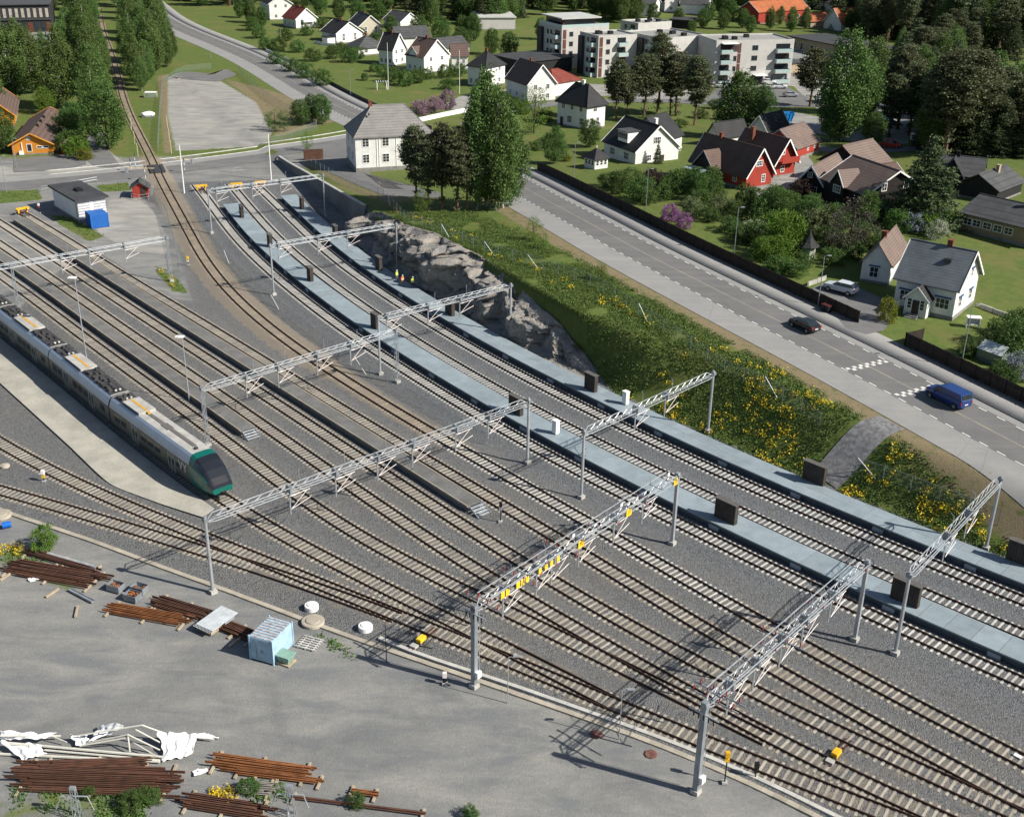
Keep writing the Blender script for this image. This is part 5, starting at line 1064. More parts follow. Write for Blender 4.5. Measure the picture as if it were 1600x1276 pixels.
# ---------------------------------------------------------------- rock face, retaining wall, bank planting
def rock_material():
    m, t, b = nodes('blasted rock'); P = pos(t); n1 = noi(t, P, 0.35, 6, .65, .5); n2 = noi(t, P, 2.2, 6, .7); n3 = noi(t, P, 9, 3)
    mp = N(t, 'ShaderNodeMapping'); mp.inputs['Rotation'].default_value = (R(25), R(35), R(20)); mp.inputs['Scale'].default_value = (.5, 2.6, .6); t.links.new(P, mp.inputs[0]); lay = noi(t, mp.outputs[0], 1.2, 5, .7)
    c = mixc(t, ramp(t, n1, .38, .64), (0.36, 0.335, 0.295, 1), (0.21, 0.21, 0.215, 1)); c = mixc(t, math_(t, 'MULTIPLY', ramp(t, lay, .5, .66), .85), c, (0.40, 0.33, 0.245, 1)); c = mixc(t, math_(t, 'MULTIPLY', ramp(t, n2, .52, .72), .7), c, (0.085, 0.085, 0.09, 1))
    t.links.new(c, b.inputs['Base Color']); b.inputs['Roughness'].default_value = .9; b.inputs['Specular IOR Level'].default_value = .2
    bump(t, b, math_(t, 'ADD', n2, math_(t, 'ADD', math_(t, 'MULTIPLY', lay, .8), math_(t, 'MULTIPLY', n3, .5))), .22); MATS['rock'] = m; return m
T11f = resample(T11, .36); sT = (T11f - W0) @ RD; T11f = T11f[(sT > 57) & (sT < 131)]; nT = tang(T11f); nT = np.stack([-nT[:, 1], nT[:, 0]], 1); sT = (T11f - W0) @ RD
NV = 52; V = []
def blocks(q, f, amp, tilt, seed):
    """fractured rock: every block steps out by its own amount and has its own tilted face"""
    d_, pts = mnoise.voronoi(q * f + Vector((seed, seed * 2.3, seed * .7)), distance_metric='DISTANCE'); c_ = pts[0]
    h_ = mnoise.cell(c_ * 7.31 + Vector((.5, .5, .5))); rv = mnoise.cell_vector(c_ * 3.7 + Vector((.3, .1, .2))) - Vector((.5, .5, .5)); loc = (q * f + Vector((seed, seed * 2.3, seed * .7)) - c_) / f
    return amp * (h_ - .5) + tilt * loc.dot(rv) - (.16 * amp if d_[1] - d_[0] < .05 else 0)
for i in range(len(T11f)):
    f = (sT[i] - 57) / 74; env_ = np.interp(f, [0, .08, .3, .5, .75, .92, 1.0], [.55, .9, 1.0, 1.0, .66, .40, .04]); W = np.interp(f, [0, .1, .35, .6, .85, 1.0], [3.2, 4.6, 6.6, 6.0, 4.2, 1.6])
    base = T11f[i] + nT[i] * 5.8; ptop = T11f[i] + nT[i] * (5.8 + W); hl = float(H(ptop)[0]); ht = max(hl * .55, 0) * (1 - env_) + env_ * (max(hl, 5.2) + .35)
    for j in range(NV):
        v = j / (NV - 1); zf = .80 * (v / .55) ** .9 if v < .55 else .80 + .20 * ((v - .55) / .45) ** .8; xf = .14 * (v / .55) ** 1.2 if v < .55 else .14 + .86 * ((v - .55) / .45)
        p = base + nT[i] * W * xf; lz = float(H(p)[0]); z = -0.5 + (ht + .5) * zf
        q = Vector((p[0], p[1], z)); am = min(1.0, 5 * v + .15) * min(1.0, 5 * (1 - v) + .05) * (.35 + .65 * env_)
        big = mnoise.noise(Vector((sT[i] * .10, 0.3, 2.0))) * 1.6; wob = Vector((mnoise.noise(q * .6), mnoise.noise(q * .6 + Vector((9, 0, 0))), mnoise.noise(q * .6 + Vector((0, 9, 0))))) * .5
        dsp = am * (big + blocks(q + wob, .20, 1.7, .8, 1.7) + blocks(q + wob, .55, .55, .6, 5.1) + .3 * blocks(q, 1.5, .6, .7, 9.4) + .12 * mnoise.noise(q * 3.0)); dz_ = am * (.55 * blocks(q, .33, 1.2, .45, 3.3) + .15 * blocks(q, 1.3, .9, .8, 7.7))
        V.append((p[0] - nT[i][0] * dsp, p[1] - nT[i][1] * dsp, max(-.5, z + dz_, lz + .10) if v < .985 else lz - .15))
F = [(i * NV + j, i * NV + j + 1, (i + 1) * NV + j + 1, (i + 1) * NV + j) for i in range(len(T11f) - 1) for j in range(NV - 1)]
o = obj('rock_face', npmesh('rock_face', V, np.array(F), rock_material(), False)); tag(o, 'blasted rock face, shadowed below and sunlit on top, behind the platform', 'rock')
rub = MB(); rr_ = random.Random(5)
for k in range(420):
    i = rr_.randrange(len(T11f)); off_ = 5.0 + abs(rr_.gauss(0, .45)); p = T11f[i] + nT[i] * off_; sz = rr_.uniform(.08, .3); rub.ico((p[0], p[1], -.3 + sz * .4), sz, 1, .25, (1, rr_.uniform(.7, 1.2), rr_.uniform(.5, .9)), k)
kind(tag(rub.build('rubble', MATS['rock']), 'loose stones along the foot of the rock face', 'stones'), 'stuff')
# retaining wall
M_RW = pm('retaining wall concrete', (0.20, 0.20, 0.20), .9, .12, .3, fine=.15)
Tw = resample(T11, 1.0); sw = (Tw - W0) @ RD; Tw = Tw[(sw > -3) & (sw < 57)]; sw = (Tw - W0) @ RD; ow = offs(Tw, 9.7); oc = offs(Tw, 10.15); rw = thing('retaining_wall', 'concrete retaining wall falling towards the level crossing, pale coping', 'wall', (float(ow[0, 0]), float(ow[0, 1]), -.4)); b0 = np.array((*ow[0], -.4))
zt = np.interp(sw, _ss, _uu) + .35
nb = 12; ix = np.linspace(0, len(ow) - 1, nb + 1).astype(int)
for k in range(nb):
    m = MB(); c = MB()
    for i in range(ix[k], ix[k + 1]):
        a, b_, a2, b2 = ow[i] - b0[:2], ow[i + 1] - b0[:2], oc[i] - b0[:2], oc[i + 1] - b0[:2]; z0, z1 = zt[i] + .4, zt[i + 1] + .4
        m.add([(*a, -.3), (*b_, -.3), (*b2, -.3), (*a2, -.3), (*a, z0), (*b_, z1), (*b2, z1), (*a2, z0)], [(0, 1, 5, 4), (2, 3, 7, 6), (4, 5, 6, 7), (1, 2, 6, 5), (0, 3, 7, 4)])
        e = (a - a2) / np.linalg.norm(a - a2) * .06
        c.add([(*(a + e), z0 + .003), (*(b_ + e), z1 + .003), (*(b2 - e), z1 + .003), (*(a2 - e), z0 + .003), (*(a + e), z0 + .16), (*(b_ + e), z1 + .16), (*(b2 - e), z1 + .16), (*(a2 - e), z0 + .16)], [(0, 1, 5, 4), (2, 3, 7, 6), (4, 5, 6, 7), (1, 2, 6, 5), (0, 3, 7, 4)])
    m.build('panel', M_RW, rw); c.build('coping', M_KERBL, rw)
# gravel chute down the bank
cp = smooth_path(GP([(1392, 660), (1370, 672), (1345, 690), (1320, 712), (1302, 735), (1290, 752)]), world=True, step=1.2, lam=.05)
M_CHUTE = pm('coarse stone', (0.30, 0.30, 0.305), .95, .2, 2.0, fine=.5, bmp=.08, col2=(.12, .12, .125))
chute = kind(strip_obj('gravel_path', M_CHUTE, cp, -1.9, 1.9, .10, 5), 'structure')
# weeds on the bank: leafy tufts and yellow flowers, far too many to count
def leaf_mat(name, a, b_, rnd=.18, trans=.25):
    if name in MATS: return MATS[name]
    m, t, b = nodes(name); P = pos(t); n1 = noi(t, P, .9, 4); oi = N(t, 'ShaderNodeObjectInfo')
    c = mixc(t, ramp(t, n1, .35, .65), (*a, 1), (*b_, 1)); hs = N(t, 'ShaderNodeHueSaturation'); t.links.new(c, hs.inputs['Color'])
    t.links.new(math_(t, 'ADD', math_(t, 'MULTIPLY', oi.outputs['Random'], 2 * rnd), 1 - rnd), hs.inputs['Value']); t.links.new(math_(t, 'ADD', math_(t, 'MULTIPLY', oi.outputs['Random'], .03), .487), hs.inputs['Hue'])
    t.links.new(hs.outputs[0], b.inputs['Base Color']); b.inputs['Roughness'].default_value = .6; b.inputs['Specular IOR Level'].default_value = .25
    tr = N(t, 'ShaderNodeBsdfTranslucent'); t.links.new(hs.outputs[0], tr.inputs[0]); mx = N(t, 'ShaderNodeMixShader'); mx.inputs[0].default_value = trans
    t.links.new(b.outputs[0], mx.inputs[1]); t.links.new(tr.outputs[0], mx.inputs[2]); t.links.new(mx.outputs[0], t.nodes['Material Output'].inputs[0]); MATS[name] = m; return m
def quads(C, size, up=0.0, rg=rng, asp=1.0):
    """random leaf quads at centres C"""
    n = len(C); a = rg.normal(size=(n, 3)); a[:, 2] += up; a /= np.linalg.norm(a, axis=1)[:, None]; b = rg.normal(size=(n, 3)); b -= a * (a * b).sum(1)[:, None]; b /= np.linalg.norm(b, axis=1)[:, None]; c = np.cross(a, b)
    s = (np.asarray(size) * rg.uniform(.6, 1.25, n))[:, None]; b = b * s * asp; c = c * s
    V = np.stack([C - b - c * .6, C + b - c * .6, C + b * .55 + c, C - b * .55 + c], 1).reshape(-1, 3); return V, np.arange(4 * n).reshape(n, 4)
def land_scatter(n, dlo, dhi, slo, shi, dens=None, rg=rng):
    i = rg.integers(0, len(T11), n); d = rg.uniform(dlo, dhi, n); P = T11[i] + _n11[i] * d[:, None] + rg.normal(0, 1.0, (n, 2)); s = (P - W0) @ RD; dd = near11(P); k = (s > slo) & (s < shi) & (dd > dlo - .3)
    return P[k]
def tufts(P, per, spread, h, size, up=.4):
    z = H(P); C = np.repeat(np.column_stack([P, z]), per, 0); n = len(C); C[:, :2] += rng.normal(0, spread, (n, 2)); C[:, 2] += np.abs(rng.normal(0, h * .45, n)) + .05
    return quads(C, size, up)
gpx = GP([(1300, 745), (1345, 690), (1392, 660)])
P = land_scatter(64000, 6.0, 24, 66, 215); dd = near11(P); s_ = (P - W0) @ RD
nz = np.array([mnoise.noise((x * .22, y * .22, 3.1)) for x, y in P]); dkk = np.array([((KR - q) ** 2).sum(1).min() for q in P]) ** .5
keep = (dkk > 15.2) & (nz > -.32) & (pdist(P, gpx) > 2.4) & ~((s_ < 134) & (dd < 5.9 + np.interp(s_, [56, 64, 84, 103, 122, 134], [3.4, 4.8, 6.8, 6.2, 4.4, .6])))
V, F = tufts(P[keep], 7, .26, .30, .075, 1.2); kind(tag(obj('bank_weeds', npmesh('bank_weeds', V, F, leaf_mat('weed leaf', (.075, .150, .030), (.115, .175, .042)))), 'green weeds covering the bank above the platform', 'weeds'), 'stuff')
P = land_scatter(4200, 6.2, 17, 60, 215); dd = near11(P); s_ = (P - W0) @ RD; nz = np.array([mnoise.noise((x * .16, y * .16, 9.0)) for x, y in P]); dkk = np.array([((KR - q) ** 2).sum(1).min() for q in P]) ** .5
keep = (dkk > 16) & (rng.random(len(P)) < np.interp(s_, [90, 140, 160, 200], [.06, .16, .75, .8])) & (nz > -.12) & (pdist(P, gpx) > 2.4) & ~((s_ < 136) & (dd < 13))
V, F = tufts(P[keep], 26, .26, .75, .085, .8); kind(tag(obj('yellow_flowers', npmesh('yellow_flowers', V, F, leaf_mat('yellow flower', (.62, .46, .02), (.40, .34, .02), .05, .1))), 'yellow flowering weeds on the bank', 'flowers'), 'stuff')
# sparse weeds elsewhere: yard edges and verge
def poly_scatter(px, n):
    poly = GP(px); lo, hi = poly.min(0), poly.max(0); P = rng.uniform(lo, hi, (n * 3, 2)); return P[inpoly(P, poly)][:n]
PW = np.vstack([poly_scatter(*a) for a in (([(240, 415), (268, 425), (295, 458), (275, 458)], 260), ([(75, 335), (110, 340), (165, 368), (140, 376), (95, 350)], 300), ([(-20, 848), (60, 860), (75, 880), (20, 885), (-20, 870)], 160), ([(150, 1250), (215, 1225), (245, 1235), (220, 1290), (150, 1290)], 420), ([(375, 1225), (440, 1215), (450, 1250), (390, 1255)], 120), ([(495, 990), (530, 1000), (570, 1035), (520, 1020)], 70), ([(20, 1225), (130, 1225), (140, 1270), (20, 1270)], 120), ([(150, 290), (200, 286), (205, 297), (160, 300)], 100), ([(0, 300), (60, 297), (64, 312), (0, 318)], 140))])
V, F = tufts(PW[::2], 8, .18, .2, .07); kind(tag(obj('yard_weeds', npmesh('yard_weeds', V, F, leaf_mat('weed leaf', (0, 0, 0), (0, 0, 0)))), 'low green weeds growing through the yard gravel', 'weeds'), 'stuff')
PY = np.vstack([poly_scatter(*a) for a in (([(245, 420), (268, 428), (290, 452), (275, 455)], 30), ([(330, 1235), (370, 1235), (365, 1255), (335, 1250)], 22), ([(0, 855), (35, 852), (40, 868), (0, 870)], 14))])
V, F = tufts(PY, 24, .18, .5, .06, .8); kind(tag(obj('yard_flowers', npmesh('yard_flowers', V, F, MATS['yellow flower'])), 'yellow flowers among the yard weeds', 'flowers'), 'stuff')
# chain-link fence above the rock and along the bank
M_LINK = None
def link_mat():
    m, t, b = nodes('chain link'); b.inputs['Base Color'].default_value = (.16, .22, .20, 1); b.inputs['Roughness'].default_value = .6
    tr = N(t, 'ShaderNodeBsdfTransparent'); mx = N(t, 'ShaderNodeMixShader'); mx.inputs[0].default_value = .82; t.links.new(b.outputs[0], mx.inputs[1]); t.links.new(tr.outputs[0], mx.inputs[2]); t.links.new(mx.outputs[0], t.nodes['Material Output'].inputs[0]); return m
M_LINK = link_mat()
def link_fence(lab, px, h=1.8, step=3.0, braces=(), world=False):
    P = resample(np.asarray(px, float) if world else GP(px), step); z = H(P); r = thing('chain_link_fence', lab, 'fence', (float(P[0, 0]), float(P[0, 1]), float(z[0]))); b0 = np.array((*P[0], z[0])); Q = np.column_stack([P, z]) - b0
    for q in Q: MB().bar((q[0], q[1], q[2] - .2), (q[0], q[1], q[2] + h + .05), .035, 5).build('post', M_GALVD, r)
    for i in range(len(Q) - 1):
        a, b = Q[i], Q[i + 1]; MB().quad((a[0], a[1], a[2] + .05), (b[0], b[1], b[2] + .05), (b[0], b[1], b[2] + h), (a[0], a[1], a[2] + h)).build('mesh_panel', M_LINK, r)
        MB().bar((a[0], a[1], a[2] + h), (b[0], b[1], b[2] + h), .018, 4).build('top_wire', M_GALVD, r)
    for k in braces:
        k = int(k * (len(Q) - 2)); a, b = Q[k], Q[k + 1]; MB().bar((a[0], a[1], a[2] + h * .95), (a[0] * .25 + b[0] * .75, a[1] * .25 + b[1] * .75, a[2] * .25 + b[2] * .75), .045, 5).build('brace', M_WHITE, r)
link_fence('chain-link fence along the top of the rock and down the flowering bank', [(606, 318), (630, 345), (674, 361), (760, 396), (850, 424), (933, 452), (980, 482), (1071, 542), (1136, 588), (1200, 612), (1280, 668)], braces=(.02, .28, .40, .48, .72, .96))
link_fence('chain-link fence beside the gravel chute at the bank', [(1337, 737), (1400, 760), (1480, 790), (1560, 820)], braces=(0,))
link_fence('chain-link fence around the light gravel lot', [(247, 238), (250, 180), (255, 130), (290, 112), (330, 108)], step=4)
link_fence('chain-link fence on the bank between gravel lot and main road', [(372, 112), (400, 140), (425, 160), (500, 200), (440, 222), (425, 226)], step=4)
link_fence('chain-link fence between the through track and the platform tracks', wp([(305, 335), (335, 385), (370, 425), (420, 470), (470, 510), (520, 548), (580, 590), (660, 636), (760, 694)], -.3), step=4, world=True, h=1.5, braces=(.3, .5, .78))
link_fence('chain-link fence curving round the railway building yard', wp([(238, 305), (262, 340), (272, 380), (282, 424)], -.3), step=3, world=True)
link_fence('chain-link fence in front of the big white building', [(480, 258), (500, 268), (530, 285), (575, 300), (600, 312)], step=3)
# ---------------------------------------------------------------- trees: a few shapes of each kind, copied tree by tree
L_BIRCH = leaf_mat('birch leaf', (.105, .165, .042), (.070, .120, .030)); L_DEC = leaf_mat('broad leaf', (.080, .140, .030), (.055, .105, .024)); L_PINE = leaf_mat('pine needles', (.088, .112, .052), (.108, .112, .058), .2, .28); L_SPR = leaf_mat('spruce needles', (.060, .092, .040), (.078, .098, .044), .2, .25)
L_BRIGHT = leaf_mat('bright leaf', (.115, .20, .022), (.08, .15, .018)); L_LILAC = leaf_mat('pink blossom', (.34, .20, .30), (.16, .13, .12)); L_PURP = leaf_mat('purple blossom', (.36, .14, .36), (.16, .10, .14)); L_WHITE = leaf_mat('white blossom', (.48, .50, .42), (.14, .20, .07)); L_MAROON = leaf_mat('maroon leaf', (.055, .022, .028), (.04, .03, .02)); L_PALE = leaf_mat('pale leaf', (.15, .18, .085), (.10, .13, .05)); L_GOLD = leaf_mat('golden shrub', (.19, .20, .02), (.12, .14, .02)); L_BLUE = leaf_mat('pale lilac blossom', (.30, .32, .42), (.09, .14, .06)); L_BARE = leaf_mat('grey twigs', (.10, .085, .07), (.075, .07, .055))
B_BIRCH = pm('birch bark', (.48, .46, .42), .8, .2, 3.0, col2=(.10, .09, .08)); B_PINE = pm('pine bark', (.17, .10, .065), .9, .2, 3.0); B_DARK = pm('dark bark', (.07, .055, .045), .9, .2, 3.0)
PROTO = {}
def env(kind_, z):
    if kind_ == 'birch': return np.sin(np.pi * np.clip((z - .06) / .96, 0, 1) ** .78) ** .75
    if kind_ == 'dec': return np.sin(np.pi * np.clip((z - .05) / .98, 0, 1) ** .9) ** .55
    if kind_ == 'pine': return np.sin(np.pi * np.clip((z - .30) / .72, 0, 1) ** .85) ** .6
    if kind_ == 'spruce': return np.clip(1.02 - z, 0, 1) ** .85 * np.clip((z + .02) / .1, 0, 1)
    return np.sin(np.pi * np.clip((z + .12) / 1.14, 0, 1)) ** .5
SPEC = {'birch': (.19, 430, 40, .0078, .042), 'dec': (.33, 340, 40, .0105, .055), 'pine': (.165, 260, 60, .0085, .045), 'spruce': (.24, 430, 34, .009, .038), 'bush': (.62, 140, 44, .021, .11), 'thin': (.30, 100, 30, .010, .075)}
def proto(kind_, var):
    if (kind_, var) in PROTO: return PROTO[(kind_, var)]
    rg = np.random.default_rng(hash_(kind_) + var * 17); W, nc, per, sz, cr = SPEC[kind_]
    ek = {'thin': 'dec'}.get(kind_, kind_); zz = rg.uniform(.02, 1.0, nc * 4); e = env(ek, zz); k = rg.random(nc * 4) < (e ** 1.3 + .04); zz = zz[k][:nc]; e = env(ek, zz); th = rg.uniform(0, 2 * np.pi, len(zz))
    lob = 1 + .22 * np.sin(th * 2 + rg.uniform(0, 6)) + .16 * np.sin(th * 3 + zz * 9 + rg.uniform(0, 6)); rr = W * e * lob * rg.uniform(.25, 1.0, len(zz)) ** .55
    if kind_ == 'spruce': zz = zz - .06 * rr / W
    C = np.column_stack([rr * np.cos(th), rr * np.sin(th), zz * .97]); csz = cr * rg.uniform(.6, 1.35, len(C)); ctr = C.copy()
    C = np.repeat(C, per, 0); n = len(C); sc = np.repeat(csz, per)[:, None]
    g = rg.normal(0, .5, (n, 3)) * sc
    if kind_ in ('pine', 'spruce'): g[:, 2] *= .42
    if kind_ == 'birch': g[:, 2] *= 1.35
    P_ = C + g; P_[:, 2] = np.clip(P_[:, 2], .01, 1.02)
    V, F = quads(P_, sz, .5 if kind_ != 'birch' else 0, rg, .8)
    mb = MB(); ts = {'birch': .011, 'pine': .013, 'spruce': .014, 'dec': .018, 'bush': .012, 'thin': .012}[kind_]
    if kind_ == 'bush':
        for i in range(5): a = rg.uniform(0, 6.28); mb.bar((0, 0, -.05), (.3 * math.cos(a), .3 * math.sin(a), .55), ts, 4, ts * .4)
    else:
        lean = rg.normal(0, .012, 2); pts = [(0, 0, -.03)] + [(lean[0] * t * 2 + rg.normal(0, .004), lean[1] * t * 2 + rg.normal(0, .004), t) for t in (.2, .4, .6, .8, .95)]
        mb.tube(pts, [ts * 1.3, ts, ts * .85, ts * .65, ts * .4, ts * .15], 7)
        for q in ctr[rg.permutation(len(ctr))[:26]]:
            z0 = max(.12 if kind_ != 'pine' else .35, q[2] - .12 - .25 * math.hypot(q[0], q[1]) / W * (1 if kind_ != 'spruce' else -.2)); mb.bar((0, 0, min(z0, .93)), tuple(q), ts * .32, 4, ts * .08)
    PROTO[(kind_, var)] = (V, F, mb); return PROTO[(kind_, var)]
def hash_(s): return sum(ord(c) * (i + 3) for i, c in enumerate(s))
MESHC = {}
TREEN = {'birch': 'birch_tree', 'dec': 'broadleaf_tree', 'pine': 'pine_tree', 'spruce': 'spruce_tree', 'bush': 'shrub', 'thin': 'young_tree'}
DEF = {'birch': (L_BIRCH, B_BIRCH), 'dec': (L_DEC, B_DARK), 'pine': (L_PINE, B_PINE), 'spruce': (L_SPR, B_DARK), 'bush': (L_DEC, B_DARK), 'thin': (L_PALE, B_DARK)}
tcount = 0
def tree(kind_, px, h, lab, wid=1.0, leaf=None, group=None, at=None, cat=None, bark=None):
    global tcount; tcount += 1
    p = at if at is not None else G(*px); leaf = leaf or DEF[kind_][0]; bark = bark or DEF[kind_][1]; var = tcount % (4 if leaf in (L_BIRCH, L_DEC, L_PINE, L_SPR) else 2); key = (kind_, var, leaf.name, bark.name)
    if key not in MESHC:
        V, F, mb = proto(kind_, var); MESHC[key] = (npmesh('crown', V, F, leaf), mb.mesh('trunk', bark))
    cm, tm = MESHC[key]
    r = thing(TREEN[kind_], lab, cat or ('shrub' if kind_ == 'bush' else 'tree'), p, (tcount * 2.399) % 6.283, group); r.scale = (h * wid, h * wid, h)
    obj('trunk', tm, r); obj('crown', cm, r); return r
def trees(kind_, lst, lab, group, wid=1.0, leaf=None, bark=None):
    for q in lst: tree(kind_, q[:2], q[2], lab, (q[3] if len(q) > 3 else 1.0) * wid, leaf, group, bark=bark)
# beside the railway at upper left
trees('birch', [(150,170,17),(146,140,17),(140,112,17),(137,86,17),(131,60,16),(128,36,16),(124,16,16),(158,120,13),(152,90,13),(120,60,14),(118,30,15),(150,196,14),(110,84,15),(104,110,15),(158,150,12),(144,40,13),(112,8,15)], 'tall birch in the row on the house side of the single track', 'birches on the house side of the single track', 1.15)
tree('dec', (168, 233), 15, 'large round broadleaf tree beside the lane to the orange house', 1.05)
trees('birch', [(214,134,15),(206,100,16),(238,118,19),(226,84,17),(250,96,18),(204,62,16),(222,52,17),(240,66,17),(196,30,16),(214,22,16),(262,104,12),(236,36,15),(232,128,12),(222,142,10),(198,12,15),(258,78,14),(246,112,15),(180,8,15),(232,8,15),(250,44,13),(270,92,10)], 'tall birch in the row on the road side of the single track', 'birches on the road side of the single track', 1.1)
trees('birch', [(100,170,21,1.2),(52,146,18,1.2),(18,158,20,1.3),(-6,128,20,1.3),(34,120,17,1.2),(75,140,16),(-15,180,14,1.3),(0,96,16)], 'broad birch behind the orange house', 'birches behind the orange house')
tree('dec', (4, 238), 10, 'dark leafy tree beside the gable of the orange house'); tree('dec', (72, 178), 7, 'bright green small tree behind the orange house roof', 1, L_BRIGHT); tree('dec', (110, 224), 8, 'dark tree between the orange house and the lane'); tree('dec', (118, 212), 8, 'second dark tree between the orange house and the lane', 1.1)
tree('bush', (122, 246), 4.5, 'tall green shrub beside the tiny red shed', 1, L_BRIGHT); tree('bush', (134, 250), 2.6, 'low yellow-green shrub at the lane corner', 1, L_GOLD); tree('bush', (112, 238), 5.0, 'green shrub right behind the tiny red shed')
# woods at the top
def wood(px, n, kinds, lab, grp, hmin, hmax, seed):
    rg = np.random.default_rng(seed); poly = GP(px); lo, hi = poly.min(0), poly.max(0); got = []
    for _ in range(6000):
        if len(got) >= n: break
        q = rg.uniform(lo, hi)
        if not inpoly(q[None], poly)[0] or any(np.linalg.norm(q - g) < 4.2 for g in got): continue
        got.append(q); k = kinds[rg.integers(len(kinds))]; z = float(H(q)[0])
        tree(k, None, rg.uniform(hmin, hmax), {'birch': 'birch', 'pine': 'pine', 'spruce': 'dark spruce', 'dec': 'broadleaf tree'}[k] + ' ' + lab, rg.uniform(1.0, 1.45), None, {'birch': 'birches', 'pine': 'pines', 'spruce': 'spruces', 'dec': 'broadleaf trees'}[k] + ' ' + grp, at=(q[0], q[1], z))
wood([(560,30),(620,36),(700,52),(760,44),(830,30),(900,18),(985,12),(985,-8),(560,-8)], 70, ('spruce', 'pine', 'birch', 'birch'), 'in the wood behind the row of white houses', 'in the wood behind the white houses', 14, 20, 3)
wood([(1345,62),(1400,72),(1470,92),(1560,100),(1640,90),(1640,-6),(1330,-6)], 175, ('pine', 'spruce', 'pine', 'spruce', 'birch'), 'in the wood behind the depot and warehouse', 'in the wood behind the depot', 17, 25, 5)
wood([(1395,150),(1450,150),(1520,130),(1520,100),(1420,90),(1390,110)], 22, ('pine', 'birch', 'spruce'), 'between the garages and the pale-roofed warehouse', 'between the garages and the warehouse', 12, 18, 8)
wood([(1440,238),(1520,244),(1640,252),(1640,215),(1560,205),(1470,200)], 40, ('spruce', 'pine', 'dec', 'spruce'), 'in the belt behind the black houses', 'in the belt behind the black houses', 9, 18, 9)
wood([(300,14),(400,18),(410,-6),(270,-6)], 12, ('dec', 'birch', 'spruce'), 'at the far end of the main road', 'at the far end of the main road', 9, 14, 11)
wood([(20,20),(110,20),(110,-8),(20,-8)], 10, ('birch', 'spruce'), 'behind the dark commercial building', 'behind the dark commercial building', 14, 18, 12)
wood([(1120,30),(1180,36),(1182,8),(1120,0)], 8, ('birch', 'dec'), 'between the far white houses and the red orange-roofed house', 'beside the red orange-roofed house', 9, 14, 13)
wood([(880,14),(985,26),(1000,40),(960,40),(900,24)], 9, ('birch',), 'behind the flats with the penthouse', 'behind the flats with the penthouse', 11, 16, 14)
# pines and birches of the housing area
trees('pine', [(963,187,15.5,1.25),(1005.6,184,17,1.25),(1027,176,21,1.15),(1056,181,17,1.3),(1084.6,196,17.5,1.15),(1047,180,15),(980,186,13)], 'tall dark pine in the clump in front of the flats', 'pines in front of the flats')
trees('birch', [(745,327,21,.8),(775,329,21,.85),(797,322,16,.9),(760,323,24,.8),(786,325,18,.85)], 'big birch in the dense clump beside the big white building', 'birches beside the big white building')
trees('pine', [(650,322,14.5,1.0),(670,330,14,1.0),(692,330,15.5,1.0),(714,331,15,1.1),(730,330,13,1.1)], 'dark young pine screening the big white building', 'pines screening the big white building'); tree('thin', (660, 336), 5, 'slim bright sapling in front of the young pines', .9, L_BRIGHT)
tree('birch', (1151, 214), 15.5, 'broad green tree between the white garage and the flats', 1.7, L_DEC); tree('dec', (1190, 190), 9.5, 'round green tree in front of the car park', 1)
trees('birch', [(1313,221,25,1.15),(1357,178,20,1.2),(1300,222,14,1.2),(1340,205,19,1.1)], 'tall bright birch behind the red outbuilding', 'birches behind the red outbuilding')
tree('pine', (1265, 167), 16, 'two-tiered pine beside the blue skip', 1.5); trees('pine', [(1402,202,21,1.3),(1420,212,17,1.2),(1475,246,23,1.4),(1508,242,22,1.4),(1490,225,20,1.3),(1545,225,16,1.4),(1388,215,15,1.2)], 'tall dark pine behind the brown barn', 'pines behind the brown barn'); trees('birch', [(1588,225,17,1.3),(1455,240,15,1.4),(1560,235,13,1.3)], 'loose birch among the dark pines behind the black houses', 'birches among the dark pines')
tree('spruce', (1440, 352), 15.5, 'broad dark spruce standing between the brown house and the black house', 1.6); tree('spruce', (1418, 330), 9, 'smaller spruce behind the broad dark spruce', 1.4); tree('dec', (1362, 230), 8, 'round green tree behind the brown barn', 1.1); tree('birch', (866, 256), 8.0, 'small birch on the lawn near the road fence', 1.5); tree('dec', (921, 230), 6.5, 'chestnut tree beside the pavilion', 1.2); tree('thin', (834, 208), 11.5, 'sparse spring-leaved tree in front of the curved gable', 1.2, L_BRIGHT)
# gardens
def shrubs(lst, lab, grp, leaf=None, wid=1.0, kind_='bush'):
    for q in lst: tree(kind_, q[:2], q[2], lab, (q[3] if len(q) > 3 else 1) * wid, leaf, grp)
shrubs([(968,302,4.2),(985,296,4.0),(1000,312,4.2),(1058,300,4.2),(1075,296,4),(1040,302,3.2),(1120,318,3),(1165,318,3.5),(1150,345,3.4),(1190,352,4.5),(1205,330,4.5),(1180,380,3.6),(1290,385,3.2),(1340,372,3),(1360,388,3.6),(1400,362,3.6),(1385,345,3.6),(1310,350,3.5),(1255,345,3.5)], 'green shrub in the gardens between road fence and dark houses', 'green garden shrubs along the road')
shrubs([(1228,395,6.5,.75),(1208,408,4),(1192,402,3.2),(1450,362,3.2,1.3),(1468,354,3,1.3),(1220,372,4.5)], 'bright green bush in the gardens behind the road fence', 'bright green garden bushes', L_BRIGHT)
shrubs([(1046,345,2.8),(1068,356,2.5)], 'purple flowering lilac behind the road fence', 'purple lilacs behind the road fence', L_PURP); shrubs([(655,180,3.8),(676,176,4.2),(700,170,5.0,.8)], 'pink blossoming bush beside the white fence', 'pink blossoming bushes', L_LILAC)
